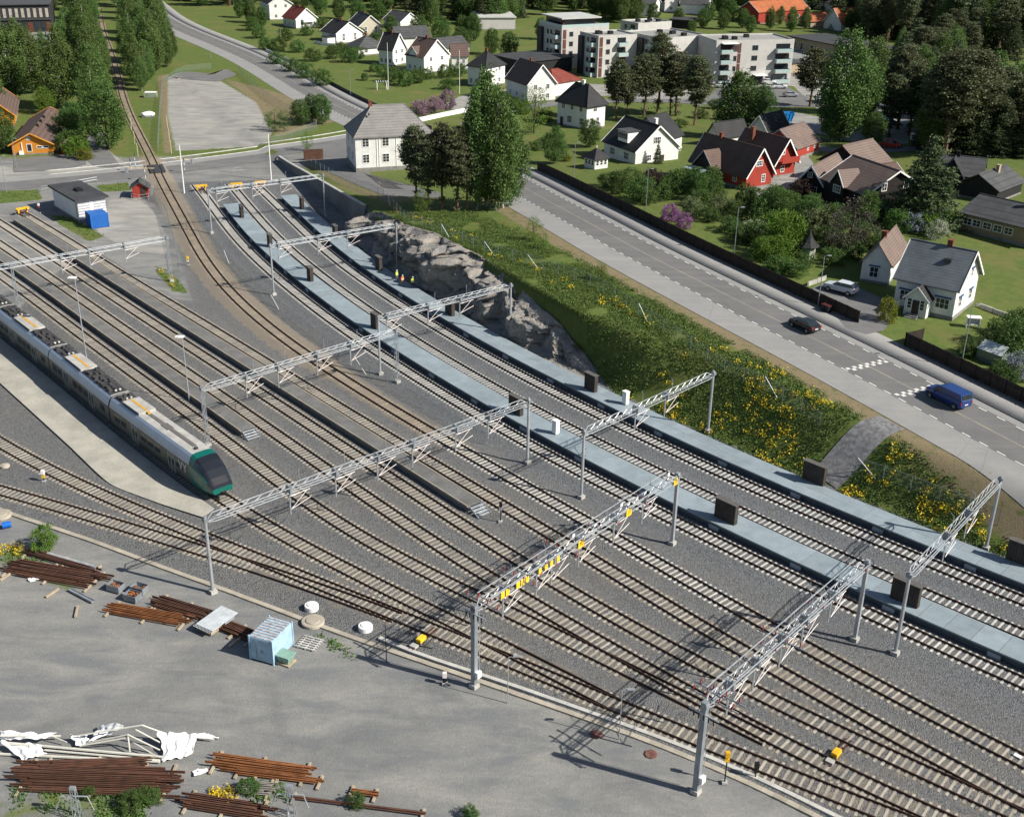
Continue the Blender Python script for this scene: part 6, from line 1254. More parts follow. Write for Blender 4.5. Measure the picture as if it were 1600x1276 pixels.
shrubs([(1082,338,3.4),(1275,372,4.6),(1128,336,3.4),(1300,392,3.4),(1285,352,3.4)], 'pale willow-leaved shrub on the garden lawn', 'pale willow-leaved shrubs', L_PALE); shrubs([(1178,372,3),(1462,372,3),(1500,282,2.4)], 'white blossoming bush in the gardens', 'white blossoming bushes', L_WHITE); shrubs([(1425,362,3.2),(1592,592,3.4),(1440,356,3)], 'pale lilac bush in blossom', 'pale lilac bushes', L_BLUE); shrubs([(1018,300,4.2),(1250,312,3.6),(1160,338,1.8)], 'maroon-leaved bush beside the houses', 'maroon-leaved bushes', L_MAROON)
tree('thin', (1324, 398), 9, 'bare grey-brown garden tree in front of the brown house', 1.3, L_BARE); tree('bush', (1385, 502), 3.3, 'golden-green conical bush at the driveway corner', .7, L_GOLD); tree('bush', (884, 252), 1.6, 'small golden shrub on the lawn by the road fence', 1.2, L_GOLD); tree('spruce', (1027, 256), 4.6, 'small dark conical conifer beside the white gable', .9)
shrubs([(1588,560,5.0,.9),(1572,540,4.2),(1600,528,4)], 'dense green bush on the lawn beside the greenhouse', 'bushes beside the greenhouse'); shrubs([(1512,555,2.2),(1560,592,2.4),(1575,600,2)], 'low bush behind the dark road fence near the greenhouse', 'low bushes near the greenhouse')
shrubs([(455,112,4.2),(478,122,4.6),(503,134,4.8),(432,100,4),(418,78,4.4),(446,64,4.6),(520,92,4.4),(546,98,5),(530,84,4),(560,92,4),(405,60,4.6),(465,82,4.2),(490,96,4.4),(436,80,4.6),(395,48,5),(575,84,3.6)], 'garden shrub behind the far road fence, in front of the white houses', 'shrubs behind the far road fence')
shrubs([(612,128,4.4),(634,134,4.6),(652,130,4.2),(600,120,3.6),(668,124,3.4),(585,112,2.4,1.4),(570,126,2.2),(695,122,4),(715,120,4.2),(745,150,3),(790,165,3.6),(806,172,3.4)], 'orchard shrub on the lawn of the twin white houses', 'orchard shrubs on the white houses lawn')
trees('dec', [(768,86,9),(795,92,9),(740,64,10),(722,62,9),(845,62,8),(755,108,5)], 'round leafy tree behind the white villa', 'leafy trees behind the white villa'); trees('dec', [(392,36,9),(375,28,8),(410,42,8)], 'leafy tree at the road corner by the first white house', 'leafy trees at the road corner')
trees('dec', [(470,196,6.5,1.1),(503,194,7.5,1.1),(488,190,7)], 'leafy young tree at the corner of the gravel lot', 'young trees at the gravel lot'); trees('thin', [(430,206,5.5,1.1),(444,206,5.5,1.1),(420,200,4)], 'thin young tree at the gravel lot fence', 'thin young trees at the gravel lot fence', 1, L_DEC)
trees('thin', [(833,377,4.2),(849,390,3.0),(939,440,3.0)], 'staked young tree planted beside the main road', 'staked roadside trees', 1, L_BRIGHT)
tree('thin', (480, 236), 4.5, 'thin tree at the end of the retaining wall', 1, L_BRIGHT)
tree('bush', (70, 858), 2.6, 'bright green bush beside the cable duct', .75, L_BRIGHT); shrubs([(205,1262,1.2,1.3),(235,1250,1.0,1.4),(390,1238,1.2),(557,1258,1.1),(735,1276,1.0),(140,1246,.9)], 'low weed bush among the stored rails', 'weed bushes among the stored rails', L_DEC)
shrubs([(1120,170,2.6,1.4),(1145,185,2.4,1.5),(1095,185,2.4,1.4),(1205,215,2.4,1.4),(1060,200,2.2,1.5),(850,225,1.6,1.6)], 'hedge shrub on the green below the flats', 'hedge shrubs below the flats')

rgf = np.random.default_rng(21); gf = []
for _ in range(4000):
    if len(gf) >= 190: break
    q = np.array((rgf.uniform(-330, 330), rgf.uniform(545, 800)))
    if abs(q[0] + 150 + (q[1] - 520) * .42) < 16 or abs(q[0]) > .46 * q[1] + 10 or any(np.linalg.norm(q - g_) < 7 for g_ in gf): continue
    gf.append(q); k = ('spruce', 'pine', 'birch', 'spruce')[rgf.integers(4)]
    tree(k, None, rgf.uniform(15, 22), {'birch': 'birch', 'pine': 'pine', 'spruce': 'dark spruce'}[k] + ' in the far wood beyond all the houses', rgf.uniform(1.2, 1.7), None, {'birch': 'birches', 'pine': 'pines', 'spruce': 'spruces'}[k] + ' in the far wood', at=(q[0], q[1], 0))
shrubs([(950,292,2.6,1.3),(1012,318,2.6,1.3),(1036,312,2.8,1.2),(1095,322,2.8,1.3),(1108,346,2.4,1.2),(1140,362,2.6,1.3),(1162,378,2.6,1.3),(1215,425,2.4,1.4),(1240,430,2.2,1.4),(1255,420,2.4),(1330,402,2.6,1.4),(1300,412,2.4,1.3),(1345,352,3.4),(1376,392,3,1.2),(1270,330,3.2),(1235,326,3),(1215,318,3),(1180,322,3.2),(1100,300,3.4),(1085,300,3.2),(1412,340,3.4),(1395,332,3.2)], 'dark green hedge shrub in the gardens along the board fence', 'hedge shrubs along the board fence', L_DEC)
trees('dec', [(1085,312,6,1.1),(1110,306,5.5,1.1),(1212,352,6.5,1.1),(1262,362,6,1.1),(1300,372,5.5,1.1),(1352,352,6,1.1)], 'small garden tree among the shrubs behind the board fence', 'small garden trees behind the board fence', 1, None)
shrubs([(700,140,3.2,1.2),(760,160,3,1.2),(780,172,3,1.3),(815,178,3,1.3),(850,190,3,1.3),(838,235,2.2,1.4),(985,205,3,1.2),(1010,200,3,1.2),(560,60,4),(585,66,3.6),(610,84,3.4),(480,56,4),(650,92,3.6),(505,44,4.2),(520,50,4),(690,76,4.4),(715,80,4.4)], 'dark garden shrub between the white houses', 'dark shrubs between the white houses', L_DEC)
trees('dec', [(560,36,9),(590,34,9),(612,58,8),(655,62,9),(690,66,9),(720,84,9),(530,30,9),(500,24,9),(470,18,9)], 'leafy tree behind the row of white houses', 'leafy trees behind the row of white houses', 1.1)

trees('birch', [(1203,46,9,1.2),(1236,50,10,1.2),(1258,46,9,1.2),(1218,40,8,1.2),(1345,52,12,1.2)], 'birch in front of the red orange-roofed house', 'birches before the red orange-roofed house')
trees('dec', [(1020,36,8),(1060,40,7),(1098,44,8),(1130,46,8),(1140,32,9),(1160,44,8),(1172,52,7),(1108,34,8),(958,34,8),(975,30,9),(1006,52,6),(1080,56,6)], 'leafy tree on the slope behind the flats', 'leafy trees behind the flats', 1.1)
wood([(1290,62),(1350,58),(1350,20),(1300,28)], 10, ('spruce', 'birch', 'pine'), 'beside the white orange-roofed house', 'beside the white orange-roofed house', 9, 15, 31)
wood([(1440,198),(1540,200),(1560,172),(1520,160),(1440,165)], 16, ('pine', 'birch', 'spruce', 'dec'), 'between the warehouse and the black houses', 'between the warehouse and the black houses', 10, 17, 32)
# ---------------------------------------------------------------- fences, walls and posts along the roads
M_FENCE = pm('dark brown fence', (.028, .021, .018), .8, .2, 1.2, rand=.15)
def panel_fence(lab, path, h, mat, step=2.2, postm=None, name='fence', board=True, dz=0.0, th=.05):
    P = resample(np.asarray(path), step); z = H(P) + dz; r = thing(name, lab, 'fence', (float(P[0, 0]), float(P[0, 1]), float(z[0]))); b0 = np.array((*P[0], z[0])); Q = np.column_stack([P, z]) - b0
    for q in Q: MB().box((q[0], q[1], q[2] + h / 2), (.12, .12, h + .12)).build('post', postm or mat, r)
    for i in range(len(Q) - 1):
        a, b = Q[i], Q[i + 1]; rz = math.atan2(b[1] - a[1], b[0] - a[0]); L = math.hypot(b[0] - a[0], b[1] - a[1]) - .13; mb = MB(); n = 8 if board else 1
        for k in range(n):
            f = (k + .5) / n; mb.box((a[0] + (b[0] - a[0]) * f, a[1] + (b[1] - a[1]) * f, a[2] + (b[2] - a[2]) * f + h / 2 + (random.uniform(-.015, .015) if board else 0)), (L / n - .015, th, h), rz)
        if board:
            for zz in (.25, .75): mb.beam((a[0], a[1], a[2] + h * zz), (b[0], b[1], b[2] + h * zz), .11, .07)
        mb.build('panel', mat, r)
    return r
def kslice(p0, p1, off):
    a, b = knear(p0), knear(p1); i = np.arange(len(kl)); k = (kl >= a) & (kl <= b); return offs(KERB, off)[k]
panel_fence('tall dark brown board fence between the gardens and the pavement', kslice((812, 266), (1312, 516), 4.15), 1.75, M_FENCE)
panel_fence('dark brown board fence in front of the house with the glazed grey roof', kslice((1372, 548), (1600, 662), 4.15), 1.75, M_FENCE)
a, b = G(1362, 512), G(1352, 503); panel_fence('short return of dark board fence at the driveway corner', [tuple(kslice((1372, 548), (1600, 662), 4.15)[0]), tuple(kslice((1372, 548), (1600, 662), 7.2)[0])], 1.7, M_FENCE)
panel_fence('white board fence on the pavement of the far main road', kslice((395, 82), (470, 120), 4.1), 1.0, M_TRIM, 2.5)
panel_fence('dark slatted fence along the pavement below the white houses lawn', kslice((472, 122), (640, 206), 4.1), 1.0, pm('weathered slats', (.09, .085, .075), .9, .2), 2.5)
panel_fence('white wall fence curving round the lawn corner by the side street', GP([(655, 191), (690, 183), (730, 175), (760, 172)]), 1.1, M_TRIM, 2.5, board=False, th=.2)
panel_fence('white picket fence in front of the sunroom', GP([(491, 68), (505, 71), (522, 73)]), 1.0, M_TRIM, 2.5)
panel_fence('pale low fence beside the far white houses', GP([(975, 28), (1000, 31), (1018, 33)]), 1.4, W_GREYL, 3.0, board=False)
# planted verge kerbs: low grey garden walls at the drive
for px, lab in (([(1262, 447), (1276, 442), (1290, 437)], 'low concrete garden wall beside the parked silver car'), ([(1530, 480), (1560, 492), (1600, 505)], 'low grey garden wall behind the lawn of the white house')):
    panel_fence(lab, GP(px), .6, M_CONC, 2.5, name='garden_wall', board=False, th=.25)
# lamp posts, flag poles, masts
def lamp(px, h, lab, head=1, col=M_GALV, r_=.06, group=None, dirz=0.0, zz=None):
    p = G(*px); r = thing('lamp_post', lab, 'lamp post', p, dirz, group); MB().bar((0, 0, -.3), (0, 0, h), r_, 8, r_ * .6).build('pole', col, r)
    if head == 1: m = MB(); m.bar((0, 0, h), (.5, 0, h + .12), .03, 5); m.build('arm', col, r); MB().box((.65, 0, h + .13), (.55, .22, .1)).build('lamp_head', M_GALV, r)
    if head == 2: MB().box((-.3, 0, h), (1.0, .7, .1)).build('lamp_head', M_WHITE, r); MB().bar((-.5, -.5, h + .05), (-.5, .5, h + .05), .04, 5).build('crossbar', col, r)
    return r
lamp((135, 558), 11, 'tall yard lamp mast beside the train, taller one', 2, r_=.09); lamp((296, 628), 8.5, 'yard lamp mast on the shorter yard platform', 2, r_=.08)
lamp((967, 1155), 4.6, 'small lamp post on the cable duct under the near gantry', 1, r_=.045); lamp((793, 1098), 4.4, 'small lamp post on the cable duct between the two near gantries', 1, r_=.045); lamp((604, 1034), 4.0, 'thin dark post beside the cable duct near the point motor', 0, M_BLACK, .045)
for px, h, lab in (((897, 280), 7, 'street lamp behind the board fence near the pavilion'), ((1009, 328), 7, 'street lamp behind the board fence near the round shrubs'), ((1147, 395), 7, 'street lamp behind the board fence near the white blossom'), ((1278, 478), 7, 'street lamp behind the board fence near the silver car'), ((1501, 575), 8, 'thin street lamp at the board fence beside the white bench'), ((548, 150), 7, 'street lamp on the far pavement by the slatted fence'), ((440, 78), 7, 'street lamp on the far pavement by the white board fence'), ((10, 300), 7, 'street lamp at the crossing road near the orange house'), ((26, 262), 6, 'leaning light post in front of the orange house'), ((330, 92), 6, 'street lamp near the gravel lot gate')): lamp(px, h, lab, 1, M_GALVD, .07)
for px, h, lab in (((607, 140), 13, 'white flagpole beside the garden arbour'), ((718, 147), 12, 'white flagpole on the lawn edge by the drive')): lamp(px, h, lab, 0, M_WHITE, .09)
lamp((288, 302), 9.5, 'tall pale steel mast beside the level crossing', 0, M_WHITE, .14); lamp((424, 282), 9.5, 'tall pale steel mast at the end of the retaining wall', 0, M_WHITE, .14)
for px in ((905, 360), (1024, 400), (834, 340)): pass
# level crossing: rubber panel, barriers, signals
c8 = GP([(245, 266)])[0]; rz8 = tdir('T8', c8); r = thing('level_crossing_panel', 'dark rubber level crossing panel between the rails', 'crossing panel', (c8[0], c8[1], 0), rz8)
for k in range(6): MB().box((-3.0 + k * 1.2, 0, -.03), (1.17, 1.34, .1)).build('panel', pm('crossing rubber', (.045, .047, .05), .8), r)
for s_ in (-1, 1):
    for k in range(6): MB().box((-3.0 + k * 1.2, s_ * 1.2, -.03), (1.17, .72, .1)).build('panel', MATS['crossing rubber'], r)
def signal(px, h, lab, white=True):
    p = G(*px); r = thing('crossing_signal', lab, 'signal', p, R(200)); n = 5
    for k in range(n): MB().bar((0, 0, h * k / n), (0, 0, h * (k + 1) / n), .06, 8).build('pole_band', M_WHITE if k % 2 else M_GALVD, r)
    m = MB(); m.bar((-.06, 0, h + .1), (.06, 0, h + .1), .34, 14); m.build('signal_head', M_BLACK, r); MB().bar((.065, 0, h + .1), (.08, 0, h + .1), .1, 10).build('lens', M_RED, r)
signal((212, 262), 2.6, 'white banded crossing signal on the hut side'); signal((228, 283), 3.0, 'black round crossing signal behind the red hut'); signal((205, 268), 2.4, 'second white banded crossing signal on the hut side'); signal((289, 270), 2.6, 'white banded crossing signal on the platform side')
def boom(px, rz, L, lab):
    p = G(*px); r = thing('crossing_barrier', lab, 'barrier', p, rz); MB().box((0, 0, .5), (.5, .4, 1.0)).build('post', M_GALV, r); n = 8
    for k in range(n): MB().box((.3 + L * (k + .5) / n, 0, 1.0), (L / n, .07, .12)).build('boom_band', M_WHITE if k % 2 else M_YEL, r)
boom((198, 270), R(2), 5.5, 'lowered barrier boom on the hut side of the level crossing'); boom((300, 256), R(176), 5.0, 'lowered barrier boom on the platform side of the level crossing')
def railing(lab, px, h=1.1, mat=M_GALV, step=2.0):
    P = resample(GP(px), step); z = H(P); r = thing('guard_rail', lab, 'railing', (float(P[0, 0]), float(P[0, 1]), float(z[0]))); b0 = np.array((*P[0], z[0])); Q = np.column_stack([P, z]) - b0
    for q in Q: MB().bar((q[0], q[1], q[2] - .1), (q[0], q[1], q[2] + h), .04, 5).build('post', mat, r)
    for i in range(len(Q) - 1):
        for hh in (h, h * .55): MB().bar((Q[i][0], Q[i][1], Q[i][2] + hh), (Q[i + 1][0], Q[i + 1][1], Q[i + 1][2] + hh), .035, 5).build('rail', mat, r)
railing('grey railing between the crossing road and the railway building', [(66, 300), (125, 290), (152, 285)]); railing('railing around the red crossing hut', [(206, 312), (220, 315), (236, 312), (240, 300)], 1.2); railing('short railing at the end of the platform tracks', [(365, 272), (372, 271), (378, 270)], 1.2)
MB_ = MB()
# yellow bird-netting poles beside the single track
for i, px in enumerate(((206, 205), (211, 225), (216, 245), (262, 200), (265, 220), (268, 240))):
    p = G(*px); r = thing('warning_tape_post', 'thin post wrapped in yellow warning tape beside the single track', 'post', p, 0, 'taped posts beside the single track'); MB().bar((0, 0, 0), (0, 0, 3.0), .04, 5).build('pole', M_WHITE, r)
    for k in range(5): MB().box((0, 0, .5 + k * .55), (.22, .05, .26)).build('tape', pm('tape yellow', (.55, .47, .12), .6), r)
# ---------------------------------------------------------------- vehicles
M_TYRE = pm('tyre', (.012, .012, .012), .8, .1); M_RIM = pm('rim', (.30, .31, .32), .35, .1, metal=.6); M_LAMP = pm('lamp glass', (.5, .5, .5), .1, .05, spec=.8); M_TAIL = pm('tail lamp', (.35, .01, .01), .3, .05); M_PLATE = pm('number plate', (.7, .7, .68), .5, .02)
def paint(n, c): return pm('paint ' + n, c, .22, .03, .4, spec=.6)
BODY = {'car': (4.4, 1.82, [(0.0, .55, .75), (.12, .38, .92), (.95, .35, 1.02), (1.55, .34, 1.06), (3.9, .34, 1.08), (4.3, .4, 1.0), (4.4, .5, .75)], [(1.15, 1.04), (1.85, 1.44), (3.3, 1.46), (4.15, 1.06)]),
        'suv': (4.7, 1.88, [(0, .55, .85), (.12, .42, 1.0), (1.1, .4, 1.12), (1.5, .4, 1.15), (4.3, .4, 1.17), (4.6, .45, 1.1), (4.7, .55, .9)], [(1.25, 1.13), (2.0, 1.62), (4.05, 1.64), (4.55, 1.16)]),
        'van': (5.2, 2.0, [(0, .5, .9), (.1, .4, 1.1), (.9, .38, 1.22), (1.1, .38, 1.28), (4.9, .38, 1.3), (5.15, .4, 1.3), (5.2, .5, 1.25)], [(.95, 1.25), (1.75, 1.9), (2.1, 1.98), (5.0, 1.98), (5.17, 1.3)])}
def vehicle(ty, px, lab, colour, rz, group=None, dz=0.1, cat=None, sc=1.0):
    L, W, lo, up = BODY[ty]; p = G(*px); r = thing({'car': 'car', 'suv': 'car', 'van': 'van'}[ty], lab, cat or ('van' if ty == 'van' else 'car'), (p.x, p.y, p.z + dz), rz, group); r.scale = (sc,) * 3
    # length along local x, front at x = +L/2
    def X(x): return L / 2 - x
    m = MB(); V = []; k = 8
    for x, z0, z1 in lo:
        w = W / 2 * (1 if .2 < x < L - .25 else .86); V += [(X(x), -w * .93, z0), (X(x), -w, (z0 + z1) / 2), (X(x), -w * .985, z1 - .06), (X(x), -w * .90, z1), (X(x), w * .90, z1), (X(x), w * .985, z1 - .06), (X(x), w, (z0 + z1) / 2), (X(x), w * .93, z0)]
    F = [(i * k + j, i * k + (j + 1) % k, (i + 1) * k + (j + 1) % k, (i + 1) * k + j) for i in range(len(lo) - 1) for j in range(k)] + [tuple(range(k)), tuple(range((len(lo) - 1) * k, len(lo) * k))]
    m.add(V, F); body = m.build('body', colour, r, smooth=False)
    g = MB(); rf = MB(); n = len(up); wt = W / 2 * (.80 if ty != 'van' else .90); wb = W / 2 * .92
    zb = min(u[1] for u in up)
    P0 = []; 
    for x, z in up: f = (z - up[0][1]) / (max(u[1] for u in up) - up[0][1] + 1e-6); w = wb + (wt - wb) * max(0, min(1, f)); P0.append((X(x), w, z))
    for i in range(n - 1):
        (x0, w0, z0), (x1, w1, z1) = P0[i], P0[i + 1]; tgt = rf if (abs(z1 - z0) < .12) else g
        tgt.quad((x0, -w0, z0), (x0, w0, z0), (x1, w1, z1), (x1, -w1, z1))
    for s_ in (-1, 1): g.add([(q[0], s_ * q[1], q[2]) for q in P0], [tuple(range(n))])
    rf.build('roof', colour, r); g.build('glasshouse', M_GLASS if ty != 'van' else colour, r)
    if ty == 'van':
        for s_ in (-1, 1): MB().add([(X(1.25), s_ * W / 2 * .955, 1.32), (X(2.3), s_ * W / 2 * .955, 1.32), (X(2.3), s_ * W / 2 * .925, 1.82), (X(1.75), s_ * W / 2 * .925, 1.80)], [(0, 1, 2, 3)]).build('side_window', M_GLASS, r)
        MB().quad((X(5.19), -.75, 1.35), (X(5.19), .75, 1.35), (X(5.08), .72, 1.85), (X(5.08), -.72, 1.85)).build('rear_window', M_GLASS, r); MB().quad((X(.93), -.8, 1.30), (X(.93), .8, 1.30), (X(1.68), .74, 1.88), (X(1.68), -.74, 1.88)).build('windscreen', M_GLASS, r)
    else:
        pl = MB()
        for s_ in (-1, 1): pl.beam((X(2.65), s_ * (wb - .02), 1.06), (X(2.65), s_ * (wt + .005), up[1][1] - .02), .09, .03, up=(0, 1, 0))
        pl.build('pillar', colour, r)
    wr = .33 if ty == 'car' else .36
    for x in (.85, L - .85):
        for s_ in (-1, 1):
            t_ = MB().bar((0, -.11, 0), (0, .11, 0), wr, 18).build('wheel', M_TYRE, r, (X(x), s_ * (W / 2 - .08), wr)); MB().bar((0, s_ * .10, 0), (0, s_ * .125, 0), wr * .62, 12).build('rim', M_RIM, t_)
    for s_ in (-1, 1):
        MB().box((X(.1), s_ * W * .36, .78), (.16, .34, .16)).build('headlight', M_LAMP, r); MB().box((X(L - .05), s_ * W * .40, .95), (.1, .22, .3)).build('tail_light', M_TAIL, r); MB().box((X(1.45), s_ * (W / 2 + .06), 1.1), (.18, .16, .13)).build('mirror', colour, r)
    MB().box((X(L - .0), 0, .72), (.03, .5, .12)).build('number_plate', M_PLATE, r); MB().box((X(.0), 0, .5), (.05, W * .8, .2)).build('bumper', M_TYRE, r)
    return r
rk = math.atan2(-RD[1], -RD[0])
def roadrz(px):
    g_ = GP([px])[0]; i = int(np.clip(np.linalg.norm(KERB - g_, axis=1).argmin(), 1, len(KERB) - 2)); d = KERB[i - 1] - KERB[i + 1]; return math.atan2(d[1], d[0])
vehicle('car', (1256, 515), 'black hatchback driving along the main road', paint('black', (.012, .012, .014)), roadrz((1256, 515)), dz=.06)
vehicle('van', (1480, 629), 'dark blue delivery van on the chequered road hump', paint('blue', (.012, .04, .16)), roadrz((1480, 629)), dz=.06)
vehicle('suv', (1313, 458), 'silver estate car parked beside the white cottage', paint('silver', (.52, .56, .60)), roadrz((1313, 458)) + R(18), dz=.15)
for i, (px, c, l) in enumerate((((1128, 138), 'white', 'white car parked at the left end of the flats car park'), ((1178, 133), 'black', 'dark car parked at the entrance of the flats'), ((1190, 129), 'grey', 'grey car parked behind the white car at the flats'), ((1201, 132), 'white', 'white car parked at the flats garage'), ((1218, 139), 'silver', 'silver car parked on the kerb of the flats car park'), ((1204, 139), 'white', 'second white car parked in front of the flats garage'))):
    vehicle('car', px, l, paint(c, {'white': (.7, .7, .7), 'black': (.02, .02, .025), 'grey': (.12, .12, .12), 'silver': (.4, .42, .44)}[c]), R(-12 + i * 4), 'cars parked at the flats', dz=.14)
for px, ty, c, l, rz in (((1345, 196), 'van', (.02, .08, .25), 'blue van parked under the birches', R(20)), ((1360, 190), 'van', (.6, .62, .64), 'white van parked under the birches', R(15)), ((1385, 197), 'van', (.03, .12, .32), 'blue and white van beside the pine trunk', R(15)), ((1372, 157), 'car', (.6, .62, .64), 'white car beside the storage shed', R(80)), ((1290, 110), 'car', (.05, .10, .22), 'blue car parked at the depot yard', R(5)), ((1462, 94), 'car', (.5, .55, .62), 'pale car parked at the wood edge', R(0)), ((1573, 109), 'car', (.6, .62, .66), 'white car on the lot behind the pale warehouse roof', R(0)), ((1235, 152), 'car', (.25, .27, .3), 'grey car in the shade of the pine', R(10)), ((1392, 231), 'car', (.45, .03, .02), 'red car parked behind the brown barn', R(-30)), ((1440, 222), 'van', (.6, .6, .6), 'white van behind the dark pines', R(10)), ((1500, 64), 'van', (.62, .62, .6), 'white camper parked in the wood', R(0)), ((1520, 78), 'van', (.62, .62, .6), 'second white camper parked in the wood', R(20)), ((1435, 68), 'van', (.6, .6, .6), 'white van parked between the wood pines', R(10)), ((1428, 152), 'car', (.03, .08, .4), 'bright blue car beside the white metal roof', R(70)), ((968, 16), 'car', (.05, .05, .06), 'dark car parked at the far white houses', R(0))):
    vehicle(ty, px, l, paint('x%d' % px[0], c), rz, dz=.1)
# blue skip behind the red houses
a = G(1220, 190); r = thing('skip_container', 'bright blue open skip beside the back street', 'skip', a, R(8)); M_SKIP = pm('skip blue', (.01, .19, .50), .5, .08)
m = MB(); V = []
for z, sx, sy in ((.1, 2.4, 1.1), (2.3, 3.1, 1.25)): V += [(-sx, -sy, z), (sx, -sy, z), (sx, sy, z), (-sx, sy, z)]
V += [(-3.0, -1.15, 2.3), (3.0, -1.15, 2.3), (3.0, 1.15, 2.3), (-3.0, 1.15, 2.3), (-2.3, -1.0, .5), (2.3, -1.0, .5), (2.3, 1.0, .5), (-2.3, 1.0, .5)]
m.add(V, [(0, 1, 5, 4), (1, 2, 6, 5), (2, 3, 7, 6), (3, 0, 4, 7), (3, 2, 1, 0), (4, 5, 9, 8), (5, 6, 10, 9), (6, 7, 11, 10), (7, 4, 8, 11), (8, 9, 13, 12), (9, 10, 14, 13), (10, 11, 15, 14), (11, 8, 12, 15), (12, 13, 14, 15)]); m.build('tub', M_SKIP, r)
m = MB()
for k in range(7): m.beam((-2.4 + k * .8, -1.16, .2), (-2.75 + k * .92, -1.30, 2.25), .1, .1)
m.build('rib', M_SKIP, r)
# ---------------------------------------------------------------- people on the platform
def person(px, lab, vest, trousers, rz, stride=.18, hi=1.76):
    q = gz(*px, .57); s = hi / 1.76
    J = {'pel': (0, 0, .96), 'spi': (0.02, 0, 1.20), 'che': (.02, 0, 1.40), 'nec': (.03, 0, 1.50), 'hd1': (.05, 0, 1.60), 'hd2': (.05, 0, 1.74), 'hl': (0, .10, .92), 'kl': (stride * .6, .10, .50), 'al': (stride * .9, .10, .09), 'tl': (stride * .9 + .17, .10, .04), 'hr': (0, -.10, .92), 'kr': (-stride * .2, -.10, .50), 'ar': (-stride * 1.1, -.10, .12), 'tr': (-stride * 1.1 + .16, -.10, .04),
         'sl': (.01, .19, 1.42), 'el': (-.06, .25, 1.14), 'wl': (.06, .25, .90), 'fl': (.09, .25, .80), 'sr': (.01, -.19, 1.42), 'er': (.06, -.25, 1.14), 'wr': (.20, -.24, .94), 'fr': (.24, -.23, .85)}
    E_ = [('pel', 'spi'), ('spi', 'che'), ('che', 'nec'), ('nec', 'hd1'), ('hd1', 'hd2'), ('pel', 'hl'), ('hl', 'kl'), ('kl', 'al'), ('al', 'tl'), ('pel', 'hr'), ('hr', 'kr'), ('kr', 'ar'), ('ar', 'tr'), ('che', 'sl'), ('sl', 'el'), ('el', 'wl'), ('wl', 'fl'), ('che', 'sr'), ('sr', 'er'), ('er', 'wr'), ('wr', 'fr')]
    RA = {'pel': (.16, .12), 'spi': (.145, .11), 'che': (.17, .12), 'nec': (.06, .06), 'hd1': (.085, .095), 'hd2': (.075, .085), 'hl': .095, 'kl': .065, 'al': .05, 'tl': .045, 'hr': .095, 'kr': .065, 'ar': .05, 'tr': .045, 'sl': .07, 'el': .05, 'wl': .038, 'fl': .035, 'sr': .07, 'er': .05, 'wr': .038, 'fr': .035}
    ks = list(J); me = bpy.data.meshes.new('body'); me.from_pydata([tuple(c * s for c in J[k]) for k in ks], [(ks.index(a), ks.index(b)) for a, b in E_], []); o = bpy.data.objects.new('body', me); COL.objects.link(o)
    md = o.modifiers.new('skin', 'SKIN'); o.modifiers.new('sub', 'SUBSURF').levels = 1; o.modifiers['sub'].render_levels = 1
    for i, k in enumerate(ks): rr = RA[k]; me.skin_vertices[0].data[i].radius = (rr if isinstance(rr, tuple) else (rr, rr)); me.skin_vertices[0].data[i].use_root = (k == 'pel')
    bpy.context.view_layer.update(); dm = bpy.data.meshes.new_from_object(o.evaluated_get(bpy.context.evaluated_depsgraph_get())); bpy.data.objects.remove(o)
    mats = [vest, trousers, pm('skin', (.45, .26, .18), .6), pm('helmet white', (.7, .7, .68), .4), pm('boot', (.03, .025, .02), .7)]; dm.materials.clear()
    for m_ in mats: dm.materials.append(m_)
    for f in dm.polygons:
        z = f.center.z / s; f.material_index = 4 if z < .12 else 1 if z < .90 else 3 if z > 1.66 else 2 if z > 1.50 else 2 if (abs(f.center.y) > .2 * s and z < .92) else 0
        f.use_smooth = True
    r = thing('person', lab, 'person', (q[0], q[1], .575), rz); obj('body', dm, r)
    m = MB(); m.box((.0, 0, 1.22 * s), (.30, .43, .05)); m.box((0, 0, 1.06 * s), (.31, .40, .05)); m.build('reflective_band', pm('reflective', (.65, .66, .62), .4), r); m = MB(); m.lathe([(.125, 0), (.12, .06), (.06, .13), (.01, .14)], (.05, 0, 1.67 * s), 12); m.build('helmet', mats[3], r); MB().box((.15, 0, 1.63 * s), (.03, .04, .05)).build('nose', mats[2], r); MB().box((.135, 0, 1.655 * s), (.02, .12, .02)).build('eyes', M_BLACK, r)
HV = pm('hi-vis yellow', (.55, .62, .03), .6, .05); HO = pm('hi-vis orange', (.75, .16, .02), .6, .05); TD = pm('dark trousers', (.03, .03, .035), .8); TK = pm('khaki trousers', (.20, .17, .10), .8)
person((620, 439), 'worker in yellow hi-vis jacket walking nearest the platform edge screen', HV, TK, R(-40)); person((629, 446.5), 'worker in orange hi-vis vest between the two in yellow', HO, TK, R(-50), .1, 1.72); person((645, 450), 'worker in yellow hi-vis with dark trousers by the rock face', HV, TD, R(-60), .22, 1.8)
